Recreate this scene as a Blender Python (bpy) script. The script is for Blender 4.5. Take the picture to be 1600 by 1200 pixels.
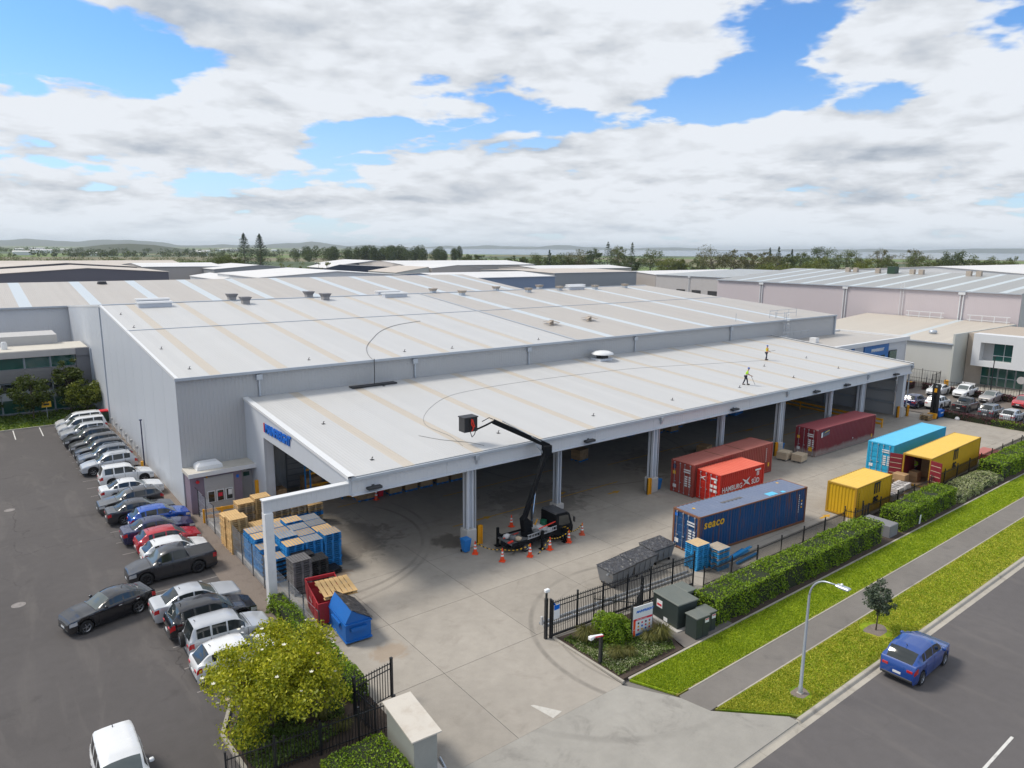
import bpy, bmesh, math, random
import numpy as np
from mathutils import Matrix, Vector
for o in list(bpy.data.objects):
    bpy.data.objects.remove(o)
R = math.radians
SC = bpy.context.scene
COL = SC.collection
# ------------------------------------------------------------------ camera
def camera():
    f, p, r, a, H = 1107.81, R(10.866), R(0.48), R(52.217), 21.07
    F = Vector((math.cos(a), math.sin(a), 0)); Rt = Vector((math.sin(a), -math.cos(a), 0)); U = Vector((0, 0, 1))
    fw = math.cos(p)*F - math.sin(p)*U; up = math.sin(p)*F + math.cos(p)*U
    rt2 = math.cos(r)*Rt + math.sin(r)*up; up2 = -math.sin(r)*Rt + math.cos(r)*up
    m = Matrix(((rt2.x, up2.x, -fw.x, 0), (rt2.y, up2.y, -fw.y, 0), (rt2.z, up2.z, -fw.z, H), (0, 0, 0, 1)))
    cd = bpy.data.cameras.new('camera'); cd.sensor_width = 36; cd.lens = f/1600*36
    cd.clip_start = 0.5; cd.clip_end = 60000
    c = bpy.data.objects.new('camera', cd); COL.objects.link(c); c.matrix_world = m
    SC.camera = c
camera()
SUN_EL, SUN_AZ = R(51), R(130)          # azimuth of the sun measured from +X towards +Y
# ------------------------------------------------------------------ node helper
class NT:
    def __init__(s, tree):
        s.t = tree; s.L = tree.links
    def n(s, typ, out=0, **kw):
        nd = s.t.nodes.new(typ)
        for k, v in kw.items():
            if k.startswith('i_'):
                key = k[2:]; key = int(key) if key.isdigit() else key.replace('_', ' ')
                s.put(nd.inputs[key], v)
            else:
                setattr(nd, k, v)
        return nd.outputs[out]
    def put(s, sock, v):
        if isinstance(v, bpy.types.NodeSocket): s.L.new(v, sock)
        else:
            if isinstance(v, (tuple, list)) and len(v) == 3 and sock.type == 'RGBA': v = (*v, 1)
            sock.default_value = v
    def m(s, op, a, b=0.0, c=0.0, clamp=False):
        nd = s.t.nodes.new('ShaderNodeMath'); nd.operation = op; nd.use_clamp = clamp
        s.put(nd.inputs[0], a); s.put(nd.inputs[1], b); s.put(nd.inputs[2], c); return nd.outputs[0]
    def v(s, op, a, b=(0, 0, 0), sc=None):
        nd = s.t.nodes.new('ShaderNodeVectorMath'); nd.operation = op
        s.put(nd.inputs[0], a); s.put(nd.inputs[1], b)
        if sc is not None: s.put(nd.inputs[3], sc)
        return nd.outputs[1] if op in ('LENGTH', 'DISTANCE', 'DOT_PRODUCT') else nd.outputs[0]
    def ss(s, x, lo, hi, a=0.0, b=1.0):
        nd = s.t.nodes.new('ShaderNodeMapRange'); nd.interpolation_type = 'SMOOTHSTEP'
        s.put(nd.inputs[0], x); s.put(nd.inputs[1], lo); s.put(nd.inputs[2], hi); s.put(nd.inputs[3], a); s.put(nd.inputs[4], b)
        return nd.outputs[0]
    def mix(s, f, a, b, mode='MIX'):
        nd = s.t.nodes.new('ShaderNodeMixRGB'); nd.blend_type = mode
        s.put(nd.inputs[0], f); s.put(nd.inputs[1], a); s.put(nd.inputs[2], b); return nd.outputs[0]
    def noise(s, vec, scale, detail=4, rough=0.55, dist=0.0, out=0):
        return s.n('ShaderNodeTexNoise', out, i_Vector=vec, i_Scale=scale, i_Detail=detail, i_Roughness=rough, i_Distortion=dist)
    def xyz(s, v):
        nd = s.t.nodes.new('ShaderNodeSeparateXYZ'); s.put(nd.inputs[0], v); return nd.outputs
    def comb(s, x, y, z):
        nd = s.t.nodes.new('ShaderNodeCombineXYZ'); s.put(nd.inputs[0], x); s.put(nd.inputs[1], y); s.put(nd.inputs[2], z); return nd.outputs[0]
# ------------------------------------------------------------------ world: clear sky with broken cumulus
def world():
    w = bpy.data.worlds.new('World'); SC.world = w; w.use_nodes = True
    w.cycles.sampling_method = 'MANUAL'; w.cycles.sample_map_resolution = 256
    t = w.node_tree; t.nodes.clear(); N = NT(t)
    sky = N.n('ShaderNodeTexSky', sky_type='NISHITA', sun_disc=False, sun_elevation=SUN_EL,
              sun_rotation=math.pi/2-SUN_AZ, air_density=1.0, dust_density=0.6, ozone_density=2.5)
    d = N.n('ShaderNodeTexCoord'); x, y, z = N.xyz(d)
    # direction turned so that the view's azimuth is the axis of reference
    a = R(52.217)
    fx = N.m('ADD', N.m('MULTIPLY', x, math.cos(a)), N.m('MULTIPLY', y, math.sin(a)))
    rx = N.m('SUBTRACT', N.m('MULTIPLY', x, math.sin(a)), N.m('MULTIPLY', y, math.cos(a)))
    zz = N.m('MAXIMUM', z, 0.0)
    k = N.m('DIVIDE', 1.0, N.m('ADD', zz, 0.11))
    q = N.comb(N.m('MULTIPLY', rx, k), N.m('MULTIPLY', fx, k), 0.0)
    # ---- cumulus field: isotropic high up, flattening and shrinking towards the horizon
    az = N.m('ARCTAN2', rx, fx); el = N.m('ARCSINE', z)
    vv = N.m('MULTIPLY', N.m('LOGARITHM', N.m('ADD', N.m('MULTIPLY', zz, 6.0), 1.0), 2.718), 0.80)
    hs = N.m('DIVIDE', 1.0, N.m('ADD', 0.42, N.m('MULTIPLY', zz, 1.6)))
    q = N.comb(N.m('MULTIPLY', rx, hs), N.m('MULTIPLY', fx, hs), vv)
    OFS = (4.3, 1.9, 2.6)
    def dens(qv, full=True):
        n1 = N.noise(qv, 1.15, 2, 0.5); n2 = N.noise(qv, 3.0, 9 if full else 6, 0.56, 0.1)
        r_ = N.m('ADD', N.m('MULTIPLY', n1, 0.42), N.m('MULTIPLY', n2, 0.60))
        if full:      # billowed tops
            b1 = N.m('ABSOLUTE', N.m('SUBTRACT', N.noise(qv, 6.5, 4, 0.5, 0.1), 0.5)); r_ = N.m('ADD', r_, N.m('MULTIPLY', N.m('SUBTRACT', 0.11, b1), 0.50))
        return r_
    q0 = N.v('ADD', q, OFS)
    d0 = dens(q0); s0 = dens(q0, False); s1 = dens(N.v('ADD', q0, (0, 0, 0.075)), False)
    # large masses: clear lanes and cloud banks seen in this part of the sky (az right of view, elevation)
    def bump(a0, e0, wa, we, amp):
        u = N.m('DIVIDE', N.m('SUBTRACT', az, R(a0)), R(wa)); v_ = N.m('DIVIDE', N.m('SUBTRACT', el, R(e0)), R(we))
        g = N.m('EXPONENT', N.m('MULTIPLY', N.m('ADD', N.m('MULTIPLY', u, u), N.m('MULTIPLY', v_, v_)), -1.0))
        return N.m('MULTIPLY', g, amp)
    acc = 0.0
    for b in BANKS: acc = N.m('ADD', acc, bump(*b))
    dd0 = N.m('ADD', d0, acc); 
    lowbank = N.ss(el, R(7), R(1), 0.0, 0.07)
    dd0 = N.m('ADD', N.m('ADD', dd0, lowbank), N.ss(el, R(17), R(30), 0.0, 0.055))  # overhead rise adds unseen cloud to make the light less blue
    cov = N.ss(dd0, 0.495, 0.55)
    lit = N.m('ADD', N.m('MULTIPLY', N.m('SUBTRACT', s0, s1), 3.0), N.m('MULTIPLY', N.m('SUBTRACT', d0, s0), 1.5))               # brighter towards the upper rims
    thick = N.ss(N.m('ADD', N.m('MULTIPLY', s0, 0.6), N.m('MULTIPLY', dd0, 0.4)), 0.57, 0.82)
    br = N.m('ADD', N.m('ADD', N.ss(el, R(1), R(9), 0.90, 0.86), lit), N.m('MULTIPLY', thick, -0.52))
    fine = N.noise(q0, 9.0, 6, 0.6); br = N.m('ADD', br, N.m('MULTIPLY', N.m('SUBTRACT', fine, 0.5), 0.12))
    br = N.m('MINIMUM', N.m('MAXIMUM', br, 0.42), 1.0)
    tint = N.mix(N.ss(br, 0.5, 0.88), (0.82, 0.93, 1.09), (0.94, 0.985, 1.05))
    cl = N.v('SCALE', tint, (0, 0, 0), N.m('MULTIPLY', br, 7.9))
    veil = N.ss(el, R(15), R(-1), 0.0, 0.55)
    base = N.mix(1.0, sky, (0.80, 1.20, 1.62), 'MULTIPLY')
    base = N.mix(veil, base, (6.6, 7.5, 8.4))
    colr = N.mix(cov, base, cl)
    haz = N.ss(el, R(4.0), R(-0.5), 0.0, 0.6)
    colr = N.mix(haz, colr, (7.0, 7.75, 8.5))
    bg = t.nodes.new('ShaderNodeBackground'); bg.inputs[1].default_value = 0.1
    N.L.new(colr, bg.inputs[0])
    out = t.nodes.new('ShaderNodeOutputWorld'); N.L.new(bg.outputs[0], out.inputs[0])
# (azimuth right of the view, elevation, width, height, amount): + cloud, - clear
BANKS = [(-10, 15.2, 20, 3.2, 0.25), (7, 12.8, 8, 2.4, 0.14), (-33, 17.5, 6, 1.4, 0.14), (-31, 12.4, 8.0, 2.3, -0.22), (-27, 8.4, 11, 2.1, 0.17), (-13, 8.4, 6, 1.1, -0.15),
         (3, 9.2, 8, 0.8, -0.13), (15, 10.4, 6.0, 1.4, -0.17), (19, 14.5, 4, 2.0, -0.10), (27, 13.2, 5, 1.8, 0.15), (35, 14.5, 4, 2.6, -0.14),
         (24, 7.0, 17, 2.4, 0.17), (-3, 6.2, 14, 1.6, 0.06), (-16, 4.2, 9, 0.7, -0.07), (-10, 2.6, 40, 1.8, 0.06)]
world()
def sun():
    l = bpy.data.lights.new('sun', 'SUN'); l.energy = 2.7; l.angle = R(16); l.color = (1.0, 0.93, 0.83)
    o = bpy.data.objects.new('sun', l); COL.objects.link(o); o.location = (0, 0, 80)
    d = Vector((math.cos(SUN_EL)*math.cos(SUN_AZ), math.cos(SUN_EL)*math.sin(SUN_AZ), math.sin(SUN_EL)))
    o.rotation_euler = d.to_track_quat('Z', 'Y').to_euler()
sun()
SC.view_settings.view_transform = 'Standard'; SC.view_settings.look = 'None'
SC.view_settings.exposure = 0.18; SC.view_settings.gamma = 1.0; SC.view_settings.use_curve_mapping = False
SC.cycles.max_bounces = 6; SC.cycles.diffuse_bounces = 3; SC.cycles.glossy_bounces = 3; SC.cycles.transmission_bounces = 4
SC.cycles.transparent_max_bounces = 6; SC.cycles.volume_bounces = 0
SC.cycles.use_denoising = True
# ------------------------------------------------------------------ objects
def link(o, parent=None):
    COL.objects.link(o)
    if parent is not None: o.parent = parent
    return o
def tag(o, label=None, cat=None, group=None, kind=None):
    if label: o['label'] = label
    if cat: o['category'] = cat
    if group: o['group'] = group
    if kind: o['kind'] = kind
    return o
def empty(name, loc=(0, 0, 0), rz=0.0, label=None, cat=None, group=None):
    o = bpy.data.objects.new(name, None); o.empty_display_size = 0.3
    link(o); o.location = loc; o.rotation_euler = (0, 0, rz)
    return tag(o, label, cat, group)
def inst(src, parent=None, loc=None, rz=None, label=None, cat=None, group=None):
    c = src.copy()
    for k in ('label', 'group', 'category', 'kind'):
        if k in c.keys() and label is not None: del c[k]
    link(c); c.parent = parent
    if loc is not None: c.location = loc
    if rz is not None: c.rotation_euler = (0, 0, rz)
    return tag(c, label, cat, group)
def kids(o): return [c for c in KIDS.get(o.name, [])]
KIDS = {}
def copy_tree(o, loc, rz, label, group=None, cat=None):
    def rec(s, par):
        c = s.copy(); link(c); c.parent = par
        for ch in s.children: rec(ch, c)
        return c
    c = rec(o, None); c.location = loc; c.rotation_euler = (0, 0, rz); c['label'] = label
    if group: c['group'] = group
    if cat: c['category'] = cat
    return c
class MB:
    def __init__(s): s.v = []; s.f = []
    def add(s, vs, fs):
        b = len(s.v); s.v += [tuple(p) for p in vs]; s.f += [tuple(i+b for i in f) for f in fs]; return s
    def quad(s, a, b, c, d): return s.add([a, b, c, d], [(0, 1, 2, 3)])
    def box(s, x0, x1, y0, y1, z0, z1):
        return s.add([(x0,y0,z0),(x1,y0,z0),(x1,y1,z0),(x0,y1,z0),(x0,y0,z1),(x1,y0,z1),(x1,y1,z1),(x0,y1,z1)],
                     [(0,3,2,1),(4,5,6,7),(0,1,5,4),(1,2,6,5),(2,3,7,6),(3,0,4,7)])
    def cbox(s, x0, x1, y0, y1, z0, z1, b=0.02):
        # box with chamfered edges
        P = []; F = []
        for (i, (xa, xs)) in enumerate(((x0, 1), (x1, -1))):
            for (ya, ys) in ((y0, 1), (y1, -1)):
                for (za, zs) in ((z0, 1), (z1, -1)):
                    P += [(xa, ya+ys*b, za+zs*b), (xa+xs*b, ya, za+zs*b), (xa+xs*b, ya+ys*b, za)]
        bm = bmesh.new(); vs = [bm.verts.new(p) for p in P]
        r = bmesh.ops.convex_hull(bm, input=vs); bm.verts.index_update()
        s.add([tuple(v.co) for v in bm.verts], [tuple(v.index for v in f.verts) for f in bm.faces]); bm.free(); return s
    def obox(s, c, size, M):
        hx, hy, hz = size[0]/2, size[1]/2, size[2]/2
        vs = [Vector(c) + M @ Vector((sx*hx, sy*hy, sz*hz)) for sz in (-1, 1) for (sx, sy) in ((-1,-1),(1,-1),(1,1),(-1,1))]
        return s.add(vs, [(0,3,2,1),(4,5,6,7),(0,1,5,4),(1,2,6,5),(2,3,7,6),(3,0,4,7)])
    def beam(s, a, b, w, h, up=(0, 0, 1)):
        a, b = Vector(a), Vector(b); d = (b-a); L = d.length; d.normalize(); u = Vector(up)
        if abs(d.dot(u)) > 0.99: u = Vector((1, 0, 0))
        sd = d.cross(u).normalized(); u = sd.cross(d)
        M = Matrix((d, sd, u)).transposed()
        return s.obox((a+b)/2, (L, w, h), M)
    def cyl(s, a, b, r0, r1=None, n=10, caps=True):
        r1 = r0 if r1 is None else r1
        a, b = Vector(a), Vector(b); d = (b-a).normalized()
        u = d.orthogonal().normalized(); w = d.cross(u)
        vs = []; 
        for c, r in ((a, r0), (b, r1)):
            for i in range(n):
                t = 2*math.pi*i/n; vs.append(c + (u*math.cos(t) + w*math.sin(t))*r)
        fs = [(i, (i+1) % n, n+(i+1) % n, n+i) for i in range(n)]
        if caps: fs += [tuple(range(n-1, -1, -1)), tuple(range(n, 2*n))]
        return s.add(vs, fs)
    def lathe(s, prof, n=16, c=(0, 0, 0), axis='z'):
        vs = []; m = len(prof)
        for i in range(n):
            t = 2*math.pi*i/n
            for (r, z) in prof:
                p = (r*math.cos(t), r*math.sin(t), z) if axis == 'z' else (r*math.cos(t), z, r*math.sin(t))
                vs.append((p[0]+c[0], p[1]+c[1], p[2]+c[2]))
        fs = []
        for i in range(n):
            for j in range(m-1):
                a, b = i*m+j, ((i+1) % n)*m+j
                fs.append((a, b, b+1, a+1) if axis == 'z' else (a, a+1, b+1, b))
        return s.add(vs, fs)
    def tube(s, pts, r, n=6, r1=None):
        pts = [Vector(p) for p in pts]; vs = []; m = len(pts); u = None
        for i, p in enumerate(pts):
            d = (pts[min(i+1, m-1)] - pts[max(i-1, 0)]).normalized()
            u = d.orthogonal().normalized() if u is None else (u - d*u.dot(d)).normalized()
            w = d.cross(u); rr = r if r1 is None else r + (r1-r)*i/(m-1)
            for k in range(n):
                t = 2*math.pi*k/n; vs.append(p + (u*math.cos(t)+w*math.sin(t))*rr)
        fs = [(i*n+k, i*n+(k+1) % n, (i+1)*n+(k+1) % n, (i+1)*n+k) for i in range(m-1) for k in range(n)]
        fs += [tuple(range(n-1, -1, -1)), tuple(range((m-1)*n, m*n))]
        return s.add(vs, fs)
    def prism(s, poly, z0, z1):
        n = len(poly); vs = [(x, y, z0) for x, y in poly] + [(x, y, z1) for x, y in poly]
        return s.add(vs, [tuple(range(n-1, -1, -1)), tuple(range(n, 2*n))] + [(i, (i+1) % n, n+(i+1) % n, n+i) for i in range(n)])
    def extrude_y(s, prof, y0, y1):
        n = len(prof); vs = [(x, y0, z) for x, z in prof] + [(x, y1, z) for x, z in prof]
        return s.add(vs, [tuple(range(n)), tuple(range(2*n-1, n-1, -1))] + [(i, n+i, n+(i+1) % n, (i+1) % n) for i in range(n)])
    def extrude_x(s, prof, x0, x1):
        n = len(prof); vs = [(x0, y, z) for y, z in prof] + [(x1, y, z) for y, z in prof]
        return s.add(vs, [tuple(range(n-1, -1, -1)), tuple(range(n, 2*n))] + [(i, (i+1) % n, n+(i+1) % n, n+i) for i in range(n)])
    def mesh(s, name, mat, smooth=False, ang=None):
        me = bpy.data.meshes.new(name); me.from_pydata(s.v, [], s.f)
        if mat is not None: me.materials.append(MAT(mat))
        if smooth:
            me.polygons.foreach_set('use_smooth', [True]*len(me.polygons))
            if ang: me.set_sharp_from_angle(angle=R(ang))
        me.update(); return me
    def build(s, name, mat, parent=None, loc=None, smooth=False, ang=None, label=None, cat=None, group=None, kind=None):
        o = bpy.data.objects.new(name, s.mesh(name, mat, smooth, ang)); link(o, parent)
        if loc is not None: o.location = loc
        return tag(o, label, cat, group, kind)
def text_mb(txt, size, mat, name, parent, M, extrude=0.004, shear=0.0, bold=0.0, align='LEFT', spacing=1.0, sx=1.0):
    cu = bpy.data.curves.new('t', 'FONT'); cu.body = txt; cu.size = size; cu.shear = shear; cu.offset = bold
    cu.extrude = extrude; cu.align_x = align; cu.space_character = spacing; cu.resolution_u = 3
    ob = bpy.data.objects.new('t', cu); COL.objects.link(ob)
    me = bpy.data.meshes.new_from_object(ob.evaluated_get(bpy.context.evaluated_depsgraph_get()))
    bpy.data.objects.remove(ob); bpy.data.curves.remove(cu)
    me.name = name
    S = Matrix.Diagonal((sx, 1, 1, 1)); me.transform(M @ S)
    me.materials.clear(); me.materials.append(MAT(mat))
    o = bpy.data.objects.new(name, me); link(o, parent); return o
def frame(o, xa, ya):
    # matrix putting text x along xa, y along ya, at origin o
    xa, ya = Vector(xa).normalized(), Vector(ya).normalized(); za = xa.cross(ya)
    M = Matrix((xa, ya, za)).transposed().to_4x4(); M.translation = Vector(o); return M
# ------------------------------------------------------------------ materials
MATS = {}
def MAT(n):
    if not isinstance(n, str): return n
    if n not in MATS: raise KeyError(n)
    return MATS[n]
def new_mat(name):
    m = bpy.data.materials.new(name); m.use_nodes = True; MATS[name] = m
    t = m.node_tree; b = t.nodes['Principled BSDF']; return m, NT(t), b
def simple(name, col, rough=0.6, metal=0.0, var=0.12, scale=1.5, bump=0.0, bscale=20.0, dirt_or_glint=0.0, dirt_or_glint_col=(0.1, 0.085, 0.07), dscale=0.6,
           objrand=0.0, coat=0.0, spec=0.5, stretch=None, alpha=None):
    m, N, b = new_mat(name)
    pos = N.n('ShaderNodeNewGeometry')
    if stretch: pos_s = N.v('MULTIPLY', pos, stretch)
    else: pos_s = pos
    n = N.noise(pos_s, scale, 5, 0.6)
    c = N.mix(1.0, col, N.comb(*[N.m('MULTIPLY_ADD', n, 2*var, 1-var)]*3), 'MULTIPLY') if var else col
    if objrand:
        r = N.n('ShaderNodeObjectInfo', 5)
        c = N.mix(1.0, c, N.comb(*[N.m('MULTIPLY_ADD', r, 2*objrand, 1-objrand)]*3), 'MULTIPLY')
    if dirt_or_glint:
        dn = N.noise(pos_s, dscale, 7, 0.65, 0.4)
        c = N.mix(N.ss(dn, 0.5, 0.72, 0.0, dirt_or_glint), c, dirt_or_glint_col)
    N.put(b.inputs['Base Color'], c)
    b.inputs['Roughness'].default_value = rough; b.inputs['Metallic'].default_value = metal
    b.inputs['Specular IOR Level'].default_value = spec
    if coat: b.inputs['Coat Weight'].default_value = coat; b.inputs['Coat Roughness'].default_value = 0.06
    if bump:
        bn = N.noise(pos, bscale, 3, 0.6)
        N.L.new(N.n('ShaderNodeBump', i_Strength=bump, i_Distance=0.02, i_Height=bn), b.inputs['Normal'])
    return m
def ribbed(name, col, axis, pitch, depth=0.25, rough=0.45, var=0.06, metal=0.0, streak=0.0, streakcol=(0.2, 0.19, 0.18), sheet=0.0, spec=0.5):
    # profiled sheet: ribs are fine relief, faint streaks of dust run down the fall
    m, N, b = new_mat(name)
    pos = N.n('ShaderNodeNewGeometry'); s = N.xyz(pos)
    u = s[axis]
    ph = N.m('FRACT', N.m('DIVIDE', u, pitch))
    rib = N.m('SUBTRACT', N.ss(ph, 0.06, 0.14), N.ss(ph, 0.30, 0.38))
    n = N.noise(pos, 0.35, 5, 0.6)
    st = (1.0, 0.05, 0.05) if axis == 0 else (0.05, 1.0, 0.05)
    n2 = N.noise(N.v('MULTIPLY', pos, st), 2.2, 4, 0.6)
    f = N.m('ADD', N.m('MULTIPLY_ADD', n, var*1.2, 1-var*1.1), N.m('MULTIPLY', N.m('SUBTRACT', n2, 0.5), var))
    if sheet:
        cellv = N.n('ShaderNodeTexWhiteNoise', 0, noise_dimensions='1D', i_W=N.m('FLOOR', N.m('DIVIDE', u, sheet)))
        f = N.m('MULTIPLY', f, N.m('MULTIPLY_ADD', cellv, 0.05, 0.975))
    c = N.mix(1.0, col, N.comb(f, f, f), 'MULTIPLY')
    if streak:
        dn = N.noise(N.v('MULTIPLY', pos, st), 1.1, 6, 0.7)
        c = N.mix(N.ss(dn, 0.50, 0.74, 0.0, streak), c, streakcol)
    N.put(b.inputs['Base Color'], c); b.inputs['Roughness'].default_value = rough; b.inputs['Metallic'].default_value = metal
    b.inputs['Specular IOR Level'].default_value = spec
    N.L.new(N.n('ShaderNodeBump', i_Strength=depth, i_Distance=0.03, i_Height=rib), b.inputs['Normal'])
    return m
def leafmat(name, col, col2, rough=0.55, scale=1.2, trans=0.25):
    m, N, b = new_mat(name)
    pos = N.n('ShaderNodeNewGeometry')
    rnd = N.n('ShaderNodeNewGeometry', 8)   # random per island
    n = N.noise(pos, scale, 3, 0.6)
    f = N.m('MULTIPLY_ADD', rnd, 0.55, N.m('MULTIPLY', n, 0.6)); f = N.ss(f, 0.25, 0.85)
    c = N.mix(f, col, col2)
    N.put(b.inputs['Base Color'], c); b.inputs['Roughness'].default_value = rough; b.inputs['Specular IOR Level'].default_value = 0.35
    tr = m.node_tree.nodes.new('ShaderNodeBsdfTranslucent'); N.put(tr.inputs[0], N.mix(1.0, c, (1.2, 1.25, 0.6), 'MULTIPLY'))
    mx = m.node_tree.nodes.new('ShaderNodeMixShader'); mx.inputs[0].default_value = trans
    N.L.new(b.outputs[0], mx.inputs[1]); N.L.new(tr.outputs[0], mx.inputs[2])
    N.L.new(mx.outputs[0], m.node_tree.nodes['Material Output'].inputs[0])
    return m
def paint(name, col, rough=0.28, metal=0.25):
    m, N, b = new_mat(name)
    pos = N.n('ShaderNodeNewGeometry'); n = N.noise(pos, 3.0, 5, 0.6); dn = N.noise(pos, 0.9, 6, 0.7)
    f = N.m('MULTIPLY_ADD', n, 0.10, 0.95)
    c = N.mix(1.0, col, N.comb(f, f, f), 'MULTIPLY')
    zz = N.xyz(pos)[2]
    c = N.mix(N.m('MULTIPLY', N.ss(dn, 0.4, 0.75), N.ss(zz, 0.6, 0.2, 0.0, 0.18)), c, (0.12, 0.10, 0.085))
    N.put(b.inputs['Base Color'], c); N.put(b.inputs['Roughness'], N.m('MULTIPLY_ADD', n, 0.16, rough-0.08))
    b.inputs['Metallic'].default_value = metal; b.inputs['Coat Weight'].default_value = 1.0; b.inputs['Coat Roughness'].default_value = 0.05; b.inputs['Coat IOR'].default_value = 1.5
    return m
def glass(name, col=(0.02, 0.026, 0.028), rough=0.06):
    m, N, b = new_mat(name)
    n = N.noise(N.n('ShaderNodeNewGeometry'), 0.8, 3, 0.5); f = N.m('MULTIPLY_ADD', n, 0.6, 0.7)
    N.put(b.inputs['Base Color'], N.mix(1.0, col, N.comb(f, f, f), 'MULTIPLY'))
    b.inputs['Roughness'].default_value = rough; b.inputs['Specular IOR Level'].default_value = 0.75; b.inputs['IOR'].default_value = 1.5
    return m
simple('white_paint', (0.72, 0.73, 0.74), 0.5, var=0.06, dirt_or_glint=0.12)
simple('steel_grey', (0.60, 0.63, 0.68), 0.45, var=0.07, dirt_or_glint=0.15, dirt_or_glint_col=(0.33, 0.32, 0.31))
simple('concrete_base', (0.50, 0.48, 0.45), 0.85, var=0.12, dirt_or_glint=0.35, dirt_or_glint_col=(0.2, 0.18, 0.16), dscale=1.5)
simple('flashing', (0.42, 0.46, 0.51), 0.45, var=0.06)
simple('flash_white', (0.68, 0.69, 0.70), 0.45, var=0.04)
simple('dark_gap', (0.035, 0.035, 0.038), 0.8, var=0.2)
simple('black_steel', (0.018, 0.019, 0.022), 0.42, var=0.2, dirt_or_glint=0.2, dirt_or_glint_col=(0.07, 0.065, 0.06))
simple('galv', (0.48, 0.52, 0.57), 0.42, 0.55, var=0.1)
simple('safety_yellow', (0.78, 0.36, 0.012), 0.5, var=0.10, dirt_or_glint=0.3, dirt_or_glint_col=(0.16, 0.11, 0.05), dscale=2.0)
simple('sign_blue', (0.0, 0.14, 0.62), 0.4, var=0.05)
simple('sign_white', (0.78, 0.79, 0.80), 0.4, var=0.03)
simple('sign_red', (0.68, 0.02, 0.05), 0.45, var=0.05)
simple('print_black', (0.015, 0.015, 0.02), 0.5, var=0.1)
simple('print_white', (0.74, 0.74, 0.74), 0.55, var=0.12, scale=9)
simple('print_yellow', (0.75, 0.42, 0.015), 0.5, var=0.12, scale=9)
simple('rubber', (0.014, 0.014, 0.015), 0.75, var=0.25, dirt_or_glint=0.25, dirt_or_glint_col=(0.06, 0.055, 0.05), dscale=4)
simple('underbody', (0.012, 0.012, 0.013), 0.7, var=0.2)
simple('rim', (0.42, 0.43, 0.45), 0.3, 0.8, var=0.1)
simple('rim_dark', (0.035, 0.035, 0.04), 0.35, 0.5, var=0.1)
simple('chrome', (0.62, 0.63, 0.65), 0.18, 0.9, var=0.04)
simple('plastic_dark', (0.03, 0.031, 0.034), 0.55, var=0.15)
simple('lamp_clear', (0.55, 0.56, 0.58), 0.12, 0.3, var=0.15, scale=8)
simple('lamp_red', (0.46, 0.012, 0.016), 0.15, var=0.2, scale=8, coat=0.5)
simple('lamp_amber', (0.7, 0.22, 0.01), 0.2, var=0.1)
simple('plate', (0.70, 0.71, 0.72), 0.5, var=0.05)
glass('car_glass'); glass('car_glass_light', (0.10, 0.12, 0.12), 0.08)
glass('window_green', (0.012, 0.075, 0.062), 0.07); glass('window_dark', (0.012, 0.02, 0.024), 0.06)
simple('wood_new', (0.56, 0.37, 0.165), 0.75, var=0.22, scale=3.0, objrand=0.12, dirt_or_glint=0.2, dirt_or_glint_col=(0.25, 0.17, 0.09))
simple('wood_old', (0.36, 0.275, 0.185), 0.8, var=0.25, scale=3.0, objrand=0.18, dirt_or_glint=0.3, dirt_or_glint_col=(0.14, 0.11, 0.08))
simple('wood_grey', (0.27, 0.255, 0.24), 0.85, var=0.25, scale=3.5, objrand=0.25, dirt_or_glint=0.3, dirt_or_glint_col=(0.12, 0.1, 0.08))
simple('pallet_blue', (0.010, 0.20, 0.50), 0.6, var=0.2, scale=3.0, objrand=0.16, dirt_or_glint=0.25, dirt_or_glint_col=(0.10, 0.13, 0.16), dscale=2.5)
simple('pallet_sky', (0.03, 0.30, 0.60), 0.6, var=0.2, scale=3.0, objrand=0.12, dirt_or_glint=0.2, dirt_or_glint_col=(0.15, 0.15, 0.15), dscale=2.5)
simple('plastic_black', (0.022, 0.023, 0.026), 0.5, var=0.25, objrand=0.3)
simple('plastic_grey', (0.15, 0.145, 0.15), 0.6, var=0.3, scale=3, objrand=0.3)
simple('carton', (0.36, 0.225, 0.115), 0.85, var=0.14, scale=2.0, objrand=0.14)
simple('carton_pale', (0.55, 0.44, 0.31), 0.85, var=0.14, scale=2.0, objrand=0.12)
simple('wrap', (0.55, 0.53, 0.52), 0.3, var=0.25, scale=4, objrand=0.1)
simple('bin_blue', (0.01, 0.18, 0.52), 0.45, var=0.12, dirt_or_glint=0.2, dirt_or_glint_col=(0.1, 0.1, 0.1))
simple('bin_green', (0.02, 0.055, 0.03), 0.5, var=0.15); simple('bin_red', (0.62, 0.015, 0.03), 0.45, var=0.1)
simple('cone_orange', (0.85, 0.07, 0.008), 0.5, var=0.1, dirt_or_glint=0.2, dirt_or_glint_col=(0.2, 0.06, 0.03), dscale=6)
simple('cone_faded', (0.62, 0.10, 0.04), 0.6, var=0.1)
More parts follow.
